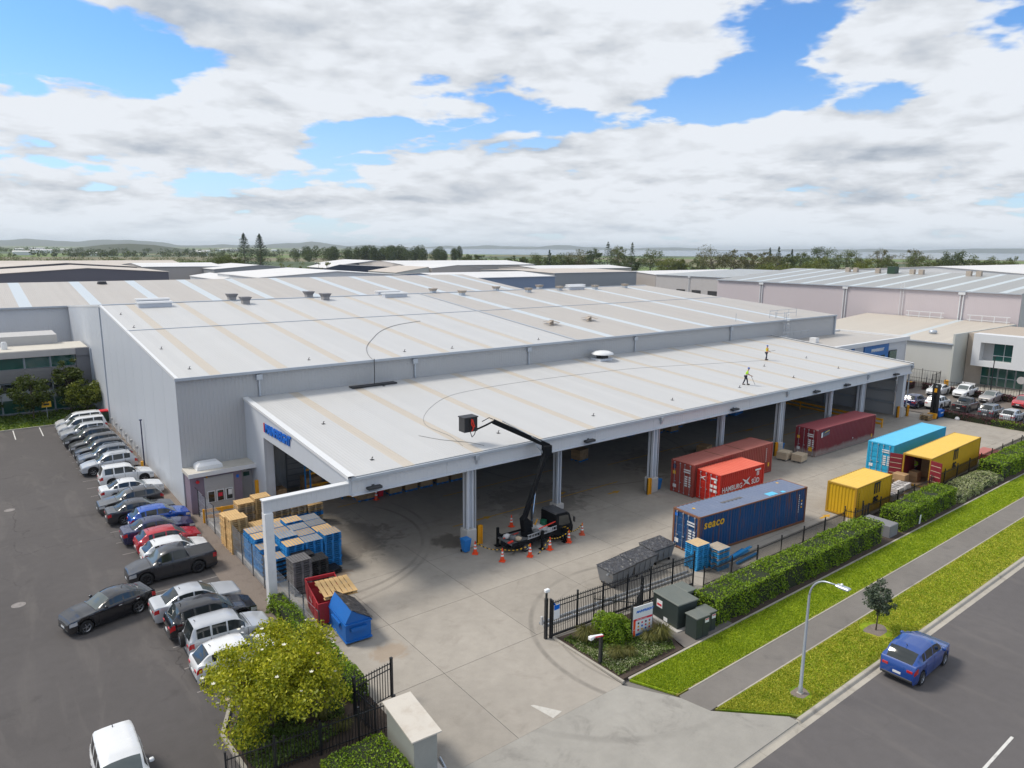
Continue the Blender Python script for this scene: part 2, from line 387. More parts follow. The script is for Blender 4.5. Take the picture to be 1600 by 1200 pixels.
# ------------------------------------------------------------------ ground materials
def concrete_mat(name, col, dark, arcs=(), wear=0.5, rnd=0.06, blobs=()):
    m, N, b = new_mat(name)
    pos = N.n('ShaderNodeNewGeometry'); x, y, z = N.xyz(pos); p2 = N.comb(x, y, 0.0)
    n1 = N.noise(p2, 0.16, 6, 0.62); n2 = N.noise(p2, 1.3, 6, 0.65); n3 = N.noise(p2, 14.0, 4, 0.6)
    r = N.n('ShaderNodeObjectInfo', 5)
    f = N.m('ADD', N.m('ADD', N.m('MULTIPLY_ADD', n1, 0.42, 0.62), N.m('MULTIPLY', N.m('SUBTRACT', n2, 0.5), 0.30)), N.m('MULTIPLY', N.m('SUBTRACT', n3, 0.5), 0.10))
    f = N.m('MULTIPLY', f, N.m('MULTIPLY_ADD', r, 2*rnd, 1-rnd+0.16))
    c = N.mix(1.0, col, N.comb(f, f, f), 'MULTIPLY')
    blot = N.ss(N.noise(p2, 0.55, 7, 0.68, 0.6), 0.53, 0.70, 0.0, wear)
    c = N.mix(blot, c, dark)
    for (cx, cy, rr, w, a) in arcs:                       # rubber left by turning wheels
        dist = N.m('ABSOLUTE', N.m('SUBTRACT', N.v('DISTANCE', p2, (cx, cy, 0)), rr))
        k = N.m('MULTIPLY', N.ss(dist, w, w*0.2), N.m('MULTIPLY', N.ss(n2, 0.33, 0.6, 0.2, a), N.ss(n1, 0.36, 0.56)))
        c = N.mix(k, c, (0.07, 0.065, 0.06))
    for (cx, cy, rr, bc, a) in blobs:                     # spills, stains and broad darker patches
        dist = N.m('ADD', N.v('DISTANCE', p2, (cx, cy, 0)), N.m('MULTIPLY', N.m('SUBTRACT', N.noise(p2, 1.1, 5, 0.6, 0.8), 0.5), rr*1.8))
        c = N.mix(N.ss(dist, rr, rr*0.55, 0.0, a), c, bc)
    N.put(b.inputs['Base Color'], c); b.inputs['Roughness'].default_value = 0.82; b.inputs['Specular IOR Level'].default_value = 0.3
    N.L.new(N.n('ShaderNodeBump', i_Strength=0.15, i_Distance=0.01, i_Height=n3), b.inputs['Normal'])
concrete_mat('yard_concrete', (0.345, 0.315, 0.275), (0.18, 0.155, 0.13),
             [(30.1, 23.9, 7.95, 0.22, 0.45), (30.1, 23.9, 6.7, 0.12, 0.30), (17, 47, 9.0, 0.2, 0.4), (16.0, 48, 11.0, 0.2, 0.35), (47, 20, 13.5, 0.16, 0.25), (50, 54, 12.0, 0.18, 0.4)], wear=0.28,
             blobs=[(26.4, 41.2, 1.5, (0.07, 0.06, 0.05), .6), (29.6, 38.0, 1.7, (0.06, 0.052, 0.045), .7), (33.2, 36.6, 1.2, (0.06, 0.05, 0.045), .6), (15.9, 31.0, 1.1, (0.28, 0.17, 0.08), .35), (17.6, 41.0, 1.0, (0.22, 0.12, 0.055), .5), (20, 46, 4.5, (0.08, 0.07, 0.065), .5), (37, 44, 5, (0.085, 0.08, 0.075), .45), (55, 45, 6, (0.085, 0.08, 0.075), .45)])  # the widest blobs darken the floor under the canopy
concrete_mat('crossing_concrete', (0.325, 0.31, 0.28), (0.13, 0.12, 0.11), [(26, 26, 9.0, 0.3, 0.2)], wear=0.35)
concrete_mat('kerb_concrete', (0.40, 0.37, 0.32), (0.16, 0.14, 0.12), wear=0.6)
concrete_mat('path_grey', (0.185, 0.17, 0.155), (0.10, 0.095, 0.09), wear=0.5)
def asphalt(name, col, var=0.25, patch=0.0):
    m, N, b = new_mat(name)
    pos = N.n('ShaderNodeNewGeometry'); x, y, z = N.xyz(pos); p2 = N.comb(x, y, 0.0)
    n1 = N.noise(p2, 0.12, 6, 0.62, 0.3); n2 = N.noise(p2, 1.7, 5, 0.6); n3 = N.noise(p2, 22.0, 3, 0.7)
    f = N.m('ADD', N.m('MULTIPLY_ADD', n1, 2*var, 1-var), N.m('MULTIPLY', N.m('SUBTRACT', n2, 0.5), 0.25))
    f = N.m('ADD', f, N.m('MULTIPLY', N.m('SUBTRACT', n3, 0.5), 0.45))
    c = N.mix(1.0, col, N.comb(f, f, f), 'MULTIPLY')
    ck = N.n('ShaderNodeTexVoronoi', feature='DISTANCE_TO_EDGE', i_Vector=N.v('ADD', p2, N.v('SCALE', N.noise(p2, 0.5, 4, out=1), (0, 0, 0), 2.2)), i_Scale=0.11)
    c = N.mix(N.m('MULTIPLY', N.ss(ck, 0.006, 0.0015), N.ss(n1, 0.45, 0.6, 0.0, 0.6 if patch else 0.12)), c, (0.03, 0.028, 0.027))      # fine cracks
    pol = N.noise(N.v('MULTIPLY', p2, (1.0, 0.22, 1.0)), 0.55, 5, 0.6, 0.9); c = N.mix(N.ss(pol, 0.5, 0.68, 0.0, 0.28), c, (0.17, 0.155, 0.145))   # tyre polished lanes
    if patch:
        spot = N.ss(N.n('ShaderNodeTexVoronoi', i_Vector=p2, i_Scale=0.55), 0.10, 0.04, 0.0, 0.55); c = N.mix(N.m('MULTIPLY', spot, N.ss(n2, 0.45, 0.6)), c, (0.03, 0.028, 0.028))
        oil = N.ss(N.noise(p2, 0.42, 6, 0.7, 0.8), 0.58, 0.70, 0.0, patch); c = N.mix(oil, c, (0.045, 0.042, 0.042))
    N.put(b.inputs['Base Color'], c); b.inputs['Roughness'].default_value = 0.88; b.inputs['Specular IOR Level'].default_value = 0.25
    N.L.new(N.n('ShaderNodeBump', i_Strength=0.25, i_Distance=0.008, i_Height=n3), b.inputs['Normal'])
asphalt('carpark_asphalt', (0.093, 0.086, 0.085), 0.22, 0.3); asphalt('road_asphalt', (0.116, 0.108, 0.108), 0.12)
asphalt('lot_asphalt', (0.17, 0.148, 0.13), 0.2, 0.3)
def ground_mat():
    m, N, b = new_mat('ground_far')
    pos = N.n('ShaderNodeNewGeometry'); x, y, z = N.xyz(pos); p2 = N.comb(x, y, 0.0)
    dist = N.v('LENGTH', p2)
    cell = N.n('ShaderNodeTexVoronoi', 1, i_Vector=N.v('ADD', p2, N.v('SCALE', N.noise(p2, 0.004, 2, out=1), (0, 0, 0), 120.0)), i_Scale=0.0042)
    cs = N.xyz(cell)
    field = N.mix(N.ss(cs[0], 0.35, 0.6), (0.055, 0.085, 0.03), (0.115, 0.17, 0.03))
    field = N.mix(N.ss(cs[1], 0.6, 0.75), field, (0.17, 0.15, 0.08))
    n = N.noise(p2, 0.02, 5, 0.6); f = N.m('MULTIPLY_ADD', n, 0.6, 0.7)
    field = N.mix(1.0, field, N.comb(f, f, f), 'MULTIPLY')
    town = N.mix(N.noise(p2, 0.06, 5), (0.13, 0.125, 0.115), (0.24, 0.22, 0.20))
    c = N.mix(N.ss(dist, 380, 620), town, field)
    N.put(b.inputs['Base Color'], c); b.inputs['Roughness'].default_value = 0.9
ground_mat()
simple('sea', (0.16, 0.20, 0.22), 0.25, var=0.1, scale=0.004)
simple('mulch', (0.06, 0.042, 0.032), 0.95, var=0.45, scale=9.0, bump=0.8, bscale=30)
simple('gravel', (0.20, 0.165, 0.14), 0.95, var=0.4, scale=12.0, bump=0.8, bscale=40, dirt_or_glint=0.4, dirt_or_glint_col=(0.10, 0.075, 0.06), dscale=1.2)
simple('line_white', (0.62, 0.61, 0.58), 0.75, var=0.2, scale=8, dirt_or_glint=0.5, dirt_or_glint_col=(0.15, 0.14, 0.135), dscale=3)
simple('line_arrow', (0.50, 0.48, 0.44), 0.8, var=0.2, scale=6, dirt_or_glint=0.6, dirt_or_glint_col=(0.36, 0.33, 0.29), dscale=2.5)
simple('line_faint', (0.24, 0.22, 0.21), 0.8, var=0.3, scale=6, dirt_or_glint=0.6, dirt_or_glint_col=(0.12, 0.11, 0.105), dscale=2.5)
simple('line_yellow', (0.55, 0.30, 0.02), 0.75, var=0.25, scale=6, dirt_or_glint=0.55, dirt_or_glint_col=(0.14, 0.11, 0.07), dscale=2.2)
def grass_mat(name, dry):
    m, N, b = new_mat(name)
    pos = N.n('ShaderNodeNewGeometry'); x, y, z = N.xyz(pos); p2 = N.comb(x, y, 0.0)
    n1 = N.noise(p2, 0.7, 6, 0.65, 0.4); n2 = N.noise(p2, 5.0, 5, 0.65); n3 = N.noise(p2, 24.0, 3, 0.6)
    c = N.mix(N.ss(n2, 0.3, 0.7), (0.16, 0.25, 0.010), (0.30, 0.39, 0.02))
    c = N.mix(N.ss(n1, dry, dry+0.17, 0.0, 0.9), c, (0.40, 0.32, 0.06))
    # worn lawn edge beside the path and kerb
    e = N.m('MINIMUM', N.m('MINIMUM', N.m('ABSOLUTE', N.m('SUBTRACT', y, 17.6)), N.m('ABSOLUTE', N.m('SUBTRACT', y, 19.3))), N.m('ABSOLUTE', N.m('SUBTRACT', y, 14.95)))
    c = N.mix(N.m('MULTIPLY', N.ss(e, 0.40, 0.05), N.ss(n2, 0.35, 0.62, 0.0, 0.85)), c, (0.30, 0.225, 0.09))
    c = N.mix(N.ss(N.noise(p2, 2.3, 5, 0.7, 0.6), 0.60, 0.72, 0.0, 0.8), c, (0.22, 0.165, 0.085))
    c = N.mix(N.ss(N.noise(p2, 0.33, 4, 0.6), 0.42, 0.62, 0.0, 0.55), c, (0.075, 0.14, 0.012))
    f = N.m('MULTIPLY_ADD', n3, 0.5, 0.75); c = N.mix(1.0, c, N.comb(f, f, f), 'MULTIPLY')
    N.put(b.inputs['Base Color'], c); b.inputs['Roughness'].default_value = 0.9; b.inputs['Specular IOR Level'].default_value = 0.15
    N.L.new(N.n('ShaderNodeBump', i_Strength=0.8, i_Distance=0.05, i_Height=n3), b.inputs['Normal'])
grass_mat('grass_soil', 0.55); grass_mat('grass_soil_dry', 0.53)
leafmat('grass_blade', (0.20, 0.30, 0.012), (0.42, 0.50, 0.03), 0.6, 0.9, 0.3)
leafmat('grass_blade_dry', (0.22, 0.30, 0.014), (0.54, 0.52, 0.07), 0.65, 0.9, 0.3)
# ------------------------------------------------------------------ ground sheets
def sheet(name, poly, z, mat, kind='structure', label=None, thick=None):
    mb = MB()
    if thick: mb.prism(poly, z-thick, z)
    else: mb.add([(x, y, z) for x, y in poly], [tuple(range(len(poly)))])
    return mb.build(name, mat, kind=kind, label=label)
def rect(x0, x1, y0, y1): return [(x0, y0), (x1, y0), (x1, y1), (x0, y1)]
def ring_sheet(name, rads, a0, a1, n, z, mat):
    mb = MB(); vs = []; 
    for r in rads:
        for i in range(n+1):
            t = a0+(a1-a0)*i/n; vs.append((r*math.cos(t), r*math.sin(t), z))
    fs = [(j*(n+1)+i, j*(n+1)+i+1, (j+1)*(n+1)+i+1, (j+1)*(n+1)+i) for j in range(len(rads)-1) for i in range(n)]
    return mb.add(vs, fs).build(name, mat, kind='structure')
sheet('ground', rect(-22000, 22000, -22000, 22000), -0.12, 'ground_far')
ring_sheet('sea', [2300, 3200, 5000, 9000, 15500], R(-22), R(64), 40, -0.02, 'sea')
sheet('car_park', [(-60, 12), (12.9, 12), (12.9, 118), (-60, 118)], -0.004, 'carpark_asphalt')
sheet('gravel_strip', [(11.45, 60), (12.62, 60), (12.62, 97), (11.9, 97)], 0.012, 'gravel')
sheet('gravel_strip', [(10.95, 33), (13.3, 33), (13.3, 59.4), (11.45, 60)], 0.012, 'gravel')
sheet('garden_bed', [(7.0, 29.3), (7.2, 26.5), (7.6, 22.5), (13.3, 22.5), (13.4, 33), (10.0, 33)], 0.05, 'mulch', thick=0.1)
# kerb round the left bed
mb = MB()
pts = [(10.95, 34.2), (9.2, 33.0), (7.8, 31.2), (6.95, 29.4), (7.1, 26.6), (7.45, 22.5)]
for a, b_ in zip(pts[:-1], pts[1:]): mb.beam((*a, 0.05), (*b_, 0.05), 0.16, 0.2)
mb.build('bed_kerb', 'kerb_concrete', kind='structure')
# ---- yard: slabs on a dark sub-base
yard = sheet('yard', [(13.3, 24.6), (99.0, 24.6), (99.0, 59.9), (13.3, 59.9)], -0.010, 'dark_gap')
drv = sheet('driveway', [(13.3, 21.51), (23.75, 21.51), (23.75, 27.0), (13.3, 27.0)], -0.0095, 'dark_gap')
xs = [13.35] + [17.2 + 6.05*i for i in range(14)]; xs = [x for x in xs if x < 98] + [98.95]
ys = [27.55, 33.4, 39.2, 45.2, 51.2, 59.85]
def slab(x0, x1, y0, y1, par, z=0.0):
    g = 0.011
    return MB().box(x0+g, x1-g, y0+g, y1-g, -0.009, z).build('slab', 'yard_concrete', par)
for i in range(len(xs)-1):
    for j in range(len(ys)-1): slab(xs[i], xs[i+1], ys[j], ys[j+1], yard)
slab(13.35, 17.2, 21.5, 27.55, drv); slab(17.2, 23.72, 21.5, 27.55, drv)
for i in range(2, len(xs)-1): slab(max(xs[i], 23.75), xs[i+1], 25.15, 27.55, yard)
# ---- crossing, path, verges, kerb, road
sheet('vehicle_crossing', [(4, 21.5), (23.62, 21.5), (25.15, 19.05), (25.5, 17.6), (28.05, 15.15), (28.05, 14.72), (4, 14.72)], 0.004, 'crossing_concrete', thick=0.1)
sheet('footpath', [(25.15, 19.05), (25.25, 19.22), (140, 19.22), (140, 17.62), (25.5, 17.62)], 0.006, 'path_grey', thick=0.1)
mb = MB()
for y in (17.56, 19.23): mb.box(26.0, 140, y, y+0.07, -0.02, 0.022)
mb.build('path_edging', 'kerb_concrete', kind='structure')
sheet('grass_strip', [(24.25, 21.55), (25.25, 19.3), (140, 19.3), (140, 21.6)], 0.012, 'grass_soil', thick=0.1)
sheet('road_verge', [(25.75, 17.56), (28.2, 15.2), (28.4, 14.86), (140, 14.86), (140, 17.56)], 0.012, 'grass_soil_dry', thick=0.1)
sheet('hedge_bed', [(28.9, 21.68), (100, 21.68), (100, 25.15), (34.0, 25.15), (33.2, 25.6), (28.9, 25.6)], 0.03, 'mulch', thick=0.1)
MB().box(24.3, 100, 21.56, 21.68, -0.02, 0.05).build('bed_edging', 'kerb_concrete', kind='structure')
sheet('cabinet_pad', [(28.75, 21.72), (33.0, 21.72), (33.3, 25.5), (29.9, 25.95)], 0.036, 'path_grey')
sheet('front_garden', [(23.75, 26.6), (23.88, 21.72), (28.6, 21.72), (29.8, 25.9)], 0.07, 'mulch', thick=0.14)
mb = MB(); mb.beam((23.72, 26.7, 0.02), (23.84, 21.55, 0.02), 0.14, 0.16); mb.build('garden_kerb', 'kerb_concrete', kind='structure')
# kerb and channel: upstand drops at the crossing
def kerb_run(x0, x1, h):
    mb = MB()
    prof = [(14.32, -0.10), (14.32, -0.062), (14.60, -0.075), (14.66, h-0.03), (14.70, h), (14.85, h), (14.85, -0.12)]
    return mb.extrude_x(prof, x0, x1).build('kerb_block', 'kerb_concrete', KB)
KB = tag(bpy.data.objects.new('kerb', None), kind='structure'); COL.objects.link(KB)
x = 28.15
while x < 139:
    kerb_run(x+0.006, min(x+3.0, 140)-0.006, 0.055); x += 3.0
for i in range(8): kerb_run(4+3*i+0.006, 7+3*i-0.006, -0.03)
kerb_run(28.0+0.006, 28.15-0.006, 0.0)
sheet('road', [(-60, -40), (170, -40), (170, 14.33), (-60, 14.33)], -0.066, 'road_asphalt')
for x0 in (31.45, 43.5, 55.5, 67.5): MB().box(x0, x0+3.35, 8.37, 8.49, -0.064, -0.058).build('lane_dash', 'line_white', kind='structure')
sheet('right_car_park', [(99.3, 26.5), (120.5, 26.5), (120.5, 49.6), (99.3, 49.6)], 0.006, 'lot_asphalt')
sheet('neighbour_drive', [(120.5, -30), (170, -30), (170, 62), (120.5, 62)], 0.002, 'lot_asphalt')
# floor paint
def mark(poly, mat, z=0.004, name='floor_marking'): return MB().add([(x, y, z) for x, y in poly], [tuple(range(len(poly)))]).build(name, mat, kind='structure')
mark([(19.05, 22.95), (19.2, 22.9), (19.95, 21.75), (19.3, 21.62)], 'line_arrow', 0.005, 'painted_arrow')
for (x0, x1, y) in ((28, 46, 43.3), (49, 64, 47.5), (66, 92, 47.6), (66, 80, 43.6), (31, 45, 49.5)): mark(rect(x0, x1, y, y+0.12), 'line_yellow')
for (x, y) in ((30.9, 43.36), (39.5, 44.1), (43.6, 41.5), (69, 45.3), (72.5, 47.4), (52.6, 30.2), (53.2, 27.3), (53.9, 32.2), (57.4, 33.7)):
    mark([(x-0.7, y-0.1), (x+0.1, y-0.1), (x+0.1, y-0.32), (x+0.8, y), (x+0.1, y+0.32), (x+0.1, y+0.1), (x-0.7, y+0.1)], 'line_yellow', 0.0045)
# bay lines in the car park
for y in [45.45+2.42*k for k in range(-5, 21)]:
    mark(rect(6.9, 11.2, y-0.045, y+0.045), 'line_faint', 0.001, 'bay_line')
for x in (-2.1, 0.5, 3.05, 5.6): mark(rect(x-0.05, x+0.05, 92.6, 97.4), 'line_white', 0.001, 'bay_line')
for (x, y) in ((0.72, 48.6), (1.23, 67.5), (1.7, 26.9)):
    o = MB(); o.lathe([(0, 0.004), (0.26, 0.004), (0.28, 0.0)], 20); o.lathe([(0.29, 0.002), (0.36, 0.002), (0.37, -0.003)], 20)
    o.build('manhole_cover', 'line_faint' if y > 30 else 'kerb_concrete', loc=(x, y, 0.0), kind='structure')
for x in (101.9, 104.6, 107.3): mark(rect(x-0.05, x+0.05, 44.2, 48.6), 'line_yellow', 0.010, 'bay_line')
# ------------------------------------------------------------------ grass blades (uncountable)
def blades(name, polyfn, n, zmin, hmin, hmax, mat, label, seed, xr, yr, near=True):
    rng = np.random.default_rng(seed)
    u = rng.random(n); xs_ = xr[0] + (xr[1]-xr[0])*(u**1.8 if near else u); ys_ = rng.uniform(yr[0], yr[1], n)
    keep = polyfn(xs_, ys_); xs_, ys_ = xs_[keep], ys_[keep]; k = len(xs_)
    a = rng.uniform(0, 2*np.pi, k); h = rng.uniform(hmin, hmax, k); w = rng.uniform(0.02, 0.045, k)*(0.8+xs_/60); t = rng.uniform(0, 2*np.pi, k); ln = h*rng.uniform(.3, .9, k)
    dx, dy = np.cos(a)*w, np.sin(a)*w; z = np.full(k, zmin)
    V = np.stack([np.stack([xs_-dx, ys_-dy, z], 1), np.stack([xs_+dx, ys_+dy, z], 1), np.stack([xs_+np.cos(t)*ln, ys_+np.sin(t)*ln, z+h], 1)], 1).reshape(-1, 3)
    me = bpy.data.meshes.new(name); me.vertices.add(len(V)); me.vertices.foreach_set('co', V.ravel())
    me.loops.add(3*k); me.loops.foreach_set('vertex_index', np.arange(3*k)); me.polygons.add(k)
    me.polygons.foreach_set('loop_start', np.arange(0, 3*k, 3)); me.materials.append(MAT(mat)); me.update(calc_edges=True)
    o = bpy.data.objects.new(name, me); link(o); return tag(o, label, 'grass', kind='stuff')
blades('grass', lambda x, y: (x > 24.4+(21.5-y)*0.42) & (y < 21.52) & (y > 19.36), 90000, 0.008, 0.03, 0.09, 'grass_blade', 'green lawn strip between the hedges and the footpath', 1, (24.3, 110), (19.36, 21.52))
blades('grass', lambda x, y: (x > 25.9+(17.5-y)*1.05) & (((x-30.08)**2+(y-15.82)**2) > 0.25) & (((x-38.9)**2+(y-16.4)**2) > 0.7), 90000, 0.008, 0.03, 0.09, 'grass_blade_dry', 'patchy lawn strip between the footpath and the road kerb', 2, (25.9, 110), (14.95, 17.5))
# ------------------------------------------------------------------ building materials
ribbed('roof_white', (0.53, 0.53, 0.525), 0, 0.25, 0.4, 0.5, 0.06, streak=0.4, streakcol=(0.49, 0.48, 0.465), sheet=0.76)
ribbed('roof_skylight_tan', (0.53, 0.475, 0.40), 0, 0.25, 0.5, 0.5, 0.07, streak=0.35, streakcol=(0.56, 0.53, 0.48))
ribbed('roof_beige', (0.47, 0.44, 0.405), 0, 0.25, 0.5, 0.5, 0.08, streak=0.55, streakcol=(0.385, 0.35, 0.31), sheet=0.76)
ribbed('roof_skylight_blue', (0.55, 0.60, 0.63), 0, 0.25, 0.2, 0.35, 0.05)
ribbed('roof_grey_y', (0.34, 0.345, 0.34), 1, 0.25, 0.4, 0.5, 0.07, streak=0.4, streakcol=(0.34, 0.33, 0.31), sheet=0.76)
ribbed('roof_skylight_blue_y', (0.52, 0.58, 0.60), 1, 0.25, 0.2, 0.35, 0.05)
ribbed('roof_beige_y', (0.52, 0.475, 0.41), 1, 0.25, 0.2, 0.5, 0.07, streak=0.4, streakcol=(0.40, 0.36, 0.31), sheet=0.76)
ribbed('clad_grey_x', (0.46, 0.465, 0.47), 0, 0.30, 0.6, 0.5, 0.05, streak=0.2, streakcol=(0.40, 0.39, 0.37))
ribbed('clad_pale_x', (0.62, 0.635, 0.66), 0, 0.30, 0.45, 0.5, 0.05, streak=0.15, streakcol=(0.5, 0.5, 0.49))
ribbed('clad_pale_y', (0.55, 0.585, 0.635), 1, 0.30, 0.30, 0.5, 0.05, streak=0.2, streakcol=(0.50, 0.53, 0.58))
ribbed('clad_pink_y', (0.56, 0.50, 0.515), 1, 0.30, 0.35, 0.5, 0.05, streak=0.2, streakcol=(0.48, 0.43, 0.44))
ribbed('clad_cream_y', (0.58, 0.58, 0.55), 1, 0.30, 0.25, 0.5, 0.05)
ribbed('clad_cream_x', (0.55, 0.56, 0.52), 0, 0.30, 0.25, 0.5, 0.05)
ribbed('clad_dark_x', (0.13, 0.125, 0.15), 0, 0.6, 0.2, 0.6, 0.05)
ribbed('clad_beige_x', (0.47, 0.43, 0.40), 0, 0.6, 0.2, 0.6, 0.05)
ribbed('clad_midgrey_x', (0.30, 0.315, 0.33), 0, 0.6, 0.2, 0.6, 0.05)
ribbed('clad_blue_x', (0.20, 0.26, 0.37), 0, 1.2, 0.3, 0.5, 0.06)
ribbed('clad_navy_x', (0.035, 0.05, 0.085), 0, 0.6, 0.2, 0.6, 0.05)
simple('roof_plain_white', (0.68, 0.67, 0.66), 0.5, var=0.07, scale=0.12, dirt_or_glint=0.2, dirt_or_glint_col=(0.5, 0.46, 0.42), dscale=0.08)
simple('roof_plain_tan', (0.52, 0.46, 0.40), 0.55, var=0.1, scale=0.12, dirt_or_glint=0.25, dirt_or_glint_col=(0.4, 0.35, 0.3), dscale=0.08)
simple('purple_wall', (0.235, 0.185, 0.235), 0.7, var=0.08, dirt_or_glint=0.25, dirt_or_glint_col=(0.16, 0.13, 0.16))
simple('panel_grey', (0.46, 0.455, 0.45), 0.65, var=0.06, dirt_or_glint=0.15, dirt_or_glint_col=(0.3, 0.28, 0.26))
simple('precast', (0.46, 0.44, 0.43), 0.8, var=0.1, dirt_or_glint=0.25, dirt_or_glint_col=(0.3, 0.28, 0.27), dscale=0.4)
simple('precast_dark', (0.20, 0.20, 0.215), 0.8, var=0.1)
simple('membrane', (0.55, 0.52, 0.46), 0.7, var=0.1, dirt_or_glint=0.35, dirt_or_glint_col=(0.36, 0.33, 0.27), dscale=0.5)
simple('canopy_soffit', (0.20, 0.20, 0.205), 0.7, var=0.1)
simple('office_blue', (0.01, 0.14, 0.42), 0.45, var=0.05)
simple('louvre', (0.30, 0.29, 0.29), 0.5, var=0.08)
simple('stone_tan', (0.42, 0.36, 0.30), 0.85, var=0.15, scale=2)
def thing(name, loc, label, cat, group=None): return empty(name, loc, 0, label, cat, group)
def P(e, mb, name, mat, smooth=False, parent=None, ang=None, label=None):
    # part given in world coordinates
    o = mb.build(name, mat, parent or e, smooth=smooth, ang=ang, label=label)
    if parent is None: o.location = -e.location
    return o
def slope_panel(x0, x1, y0, y1, zf, th=0.06):
    z = lambda x, y: zf(x, y)
    c = [(x0, y0), (x1, y0), (x1, y1), (x0, y1)]
    vs = [(x, y, zf(x, y)-th) for x, y in c] + [(x, y, zf(x, y)) for x, y in c]
    return MB().add(vs, [(0,3,2,1),(4,5,6,7),(0,1,5,4),(1,2,6,5),(2,3,7,6),(3,0,4,7)])
# ================================================================== the warehouse
WH = thing('warehouse', (12.6, 59.5, 0), 'big pale grey warehouse with white ribbed roof and tan skylight strips behind the canopy', 'warehouse')
zm = lambda x, y: 10.78 + (min(y, 94.6)-59.5)*0.0955 - max(0, y-94.6)*0.07
XL, XRE = 12.6, 113.0
def xr(y): return 113.0 - (y-59.5)*0.20          # right verge is slightly askew
bounds = [XL]; kinds = []
sk = [15.7, 21.2, 26.75, 32.3, 37.8, 43.2, 48.7]
cur = XL; segs = []
for s_ in sk: segs.append((cur, s_-0.45, 'w')); segs.append((s_-0.45, s_+0.45, 't')); cur = s_+0.45
segs.append((cur, 55.2, 'w')); cur = 55.2
for s_ in (61.0, 70.4, 80.2, 90.0, 99.6): segs.append((cur, s_-0.7, 'b')); segs.append((s_-0.7, s_+0.7, 'l')); cur = s_+0.7
segs.append((cur, 113.0, 'b'))
mats = {'w': 'roof_white', 't': 'roof_skylight_tan', 'b': 'roof_beige', 'l': 'roof_skylight_blue'}
for (a, b_, k) in segs:
    for (y0, y1, dz) in ((59.3, 79.0, 0.0), (79.0, 94.6, 0.0)):
        mb = MB()
        if b_ > 112:
            c = [(a, y0), (xr(y0), y0), (xr(y1), y1), (a, y1)]
        else: c = [(a, y0), (b_, y0), (b_, y1), (a, y1)]
        d_ = -0.012 if k in 'tl' else 0.0
        vs = [(x, y, zm(x, y)-0.06+d_) for x, y in c] + [(x, y, zm(x, y)+d_) for x, y in c]
        mb.add(vs, [(0,3,2,1),(4,5,6,7),(0,1,5,4),(1,2,6,5),(2,3,7,6),(3,0,4,7)])
        P(WH, mb, 'skylight' if k in 'tl' else 'roof_panel', mats[k])
P(WH, slope_panel(XL, 106, 94.6, 126.2, zm), 'roof_panel', 'roof_beige')
P(WH, MB().box(XL, xr(79), 78.9, 79.12, zm(0, 79)-0.02, zm(0, 79)+0.05), 'roof_joint', 'flashing')
P(WH, MB().box(XL-0.05, xr(94), 94.35, 94.85, 14.05, 14.2), 'ridge_cap', 'flashing')
mb = MB(); mb.add([(55.05, 59.3, zm(0, 59.3)+.05), (55.4, 59.3, zm(0, 59.3)+.05), (55.4, 94.4, zm(0, 94.4)+.05), (55.05, 94.4, zm(0, 94.4)+.05)], [(0, 1, 2, 3)]); P(WH, mb, 'roof_flashing', 'flashing')
P(WH, MB().box(XL-0.1, 113.05, 59.12, 59.3, 10.58, 10.80), 'gutter', 'flashing')
# left wall: sheeting in bays following the roof
y = 59.5
while y < 125:
    y1 = min(y+4.39, 126.2); g = 0.018
    top = [(y+g, zm(0, y)-0.07), (min(y1-g, 126.2), zm(0, y1-g)-0.07)]
    poly = [(y+g, 0.0), (y1-g, 0.0), (y1-g, zm(0, y1-g)-0.07)]
    if y < 94.6 < y1: poly.append((94.6, zm(0, 94.6)-0.07))
    poly.append((y+g, zm(0, y+g)-0.07))
    P(WH, MB().extrude_x(poly, XL, XL+0.12), 'wall_panel', 'clad_pale_y'); y = y1
P(WH, MB().extrude_x([(59.6, 0), (126.2, 0), (126.2, 11.7), (94.6, 13.9), (59.6, 10.6)], XL+0.13, XL+0.2), 'wall_lining', 'clad_pale_y')
mb = MB()
for (ya, yb) in ((59.3, 94.6), (94.6, 126.2)):
    mb.add([(XL-0.04, ya, zm(0, ya)-0.16), (XL-0.04, yb, zm(0, yb)-0.16), (XL-0.04, yb, zm(0, yb)+0.05), (XL-0.04, ya, zm(0, ya)+0.05), (XL+0.22, ya, zm(0, ya)+0.05), (XL+0.22, yb, zm(0, yb)+0.05)], [(0, 3, 2, 1), (3, 4, 5, 2)])
P(WH, mb, 'barge_flashing', 'flash_white')
P(WH, MB().beam((XL-0.06, 94.6, 0), (XL-0.06, 94.6, 13.9), 0.12, 0.12), 'downpipe', 'flashing')
P(WH, MB().beam((XL-0.06, 105.3, 0), (XL-0.06, 105.3, 7.9), 0.3, 0.3), 'downpipe', 'flashing')
# front wall: bays between pipes
fx = [12.6, 19.1, 34.1, 48.3, 65.2, 84.7, 100, 113]
for a, b_ in zip(fx[:-1], fx[1:]):
    P(WH, MB().box(a+0.01, b_-0.01, 59.5, 59.62, 0 if b_ < 18.5 or a > 90 else 0.0, 10.62), 'wall_panel', 'clad_grey_x')
for x in fx[1:6]:
    o = P(WH, MB().box(x-0.07, x+0.07, 59.3, 59.44, 8.6, 10.2), 'downpipe', 'galv')
    MB().cbox(x-0.26, x+0.26, 59.16, 59.49, 10.0, 10.5, 0.03).build('rainwater_head', 'galv', o)
P(WH, MB().add([(113, 59.5, 0), (106.5, 92, 0), (106.5, 92, 13.7), (113, 59.5, 10.6)], [(0, 1, 2, 3)]), 'end_wall', 'clad_grey_x')
P(WH, MB().beam((112.9, 59.42, 7), (112.9, 59.42, 10.6), 0.3, 0.3), 'corner_flashing', 'flashing')
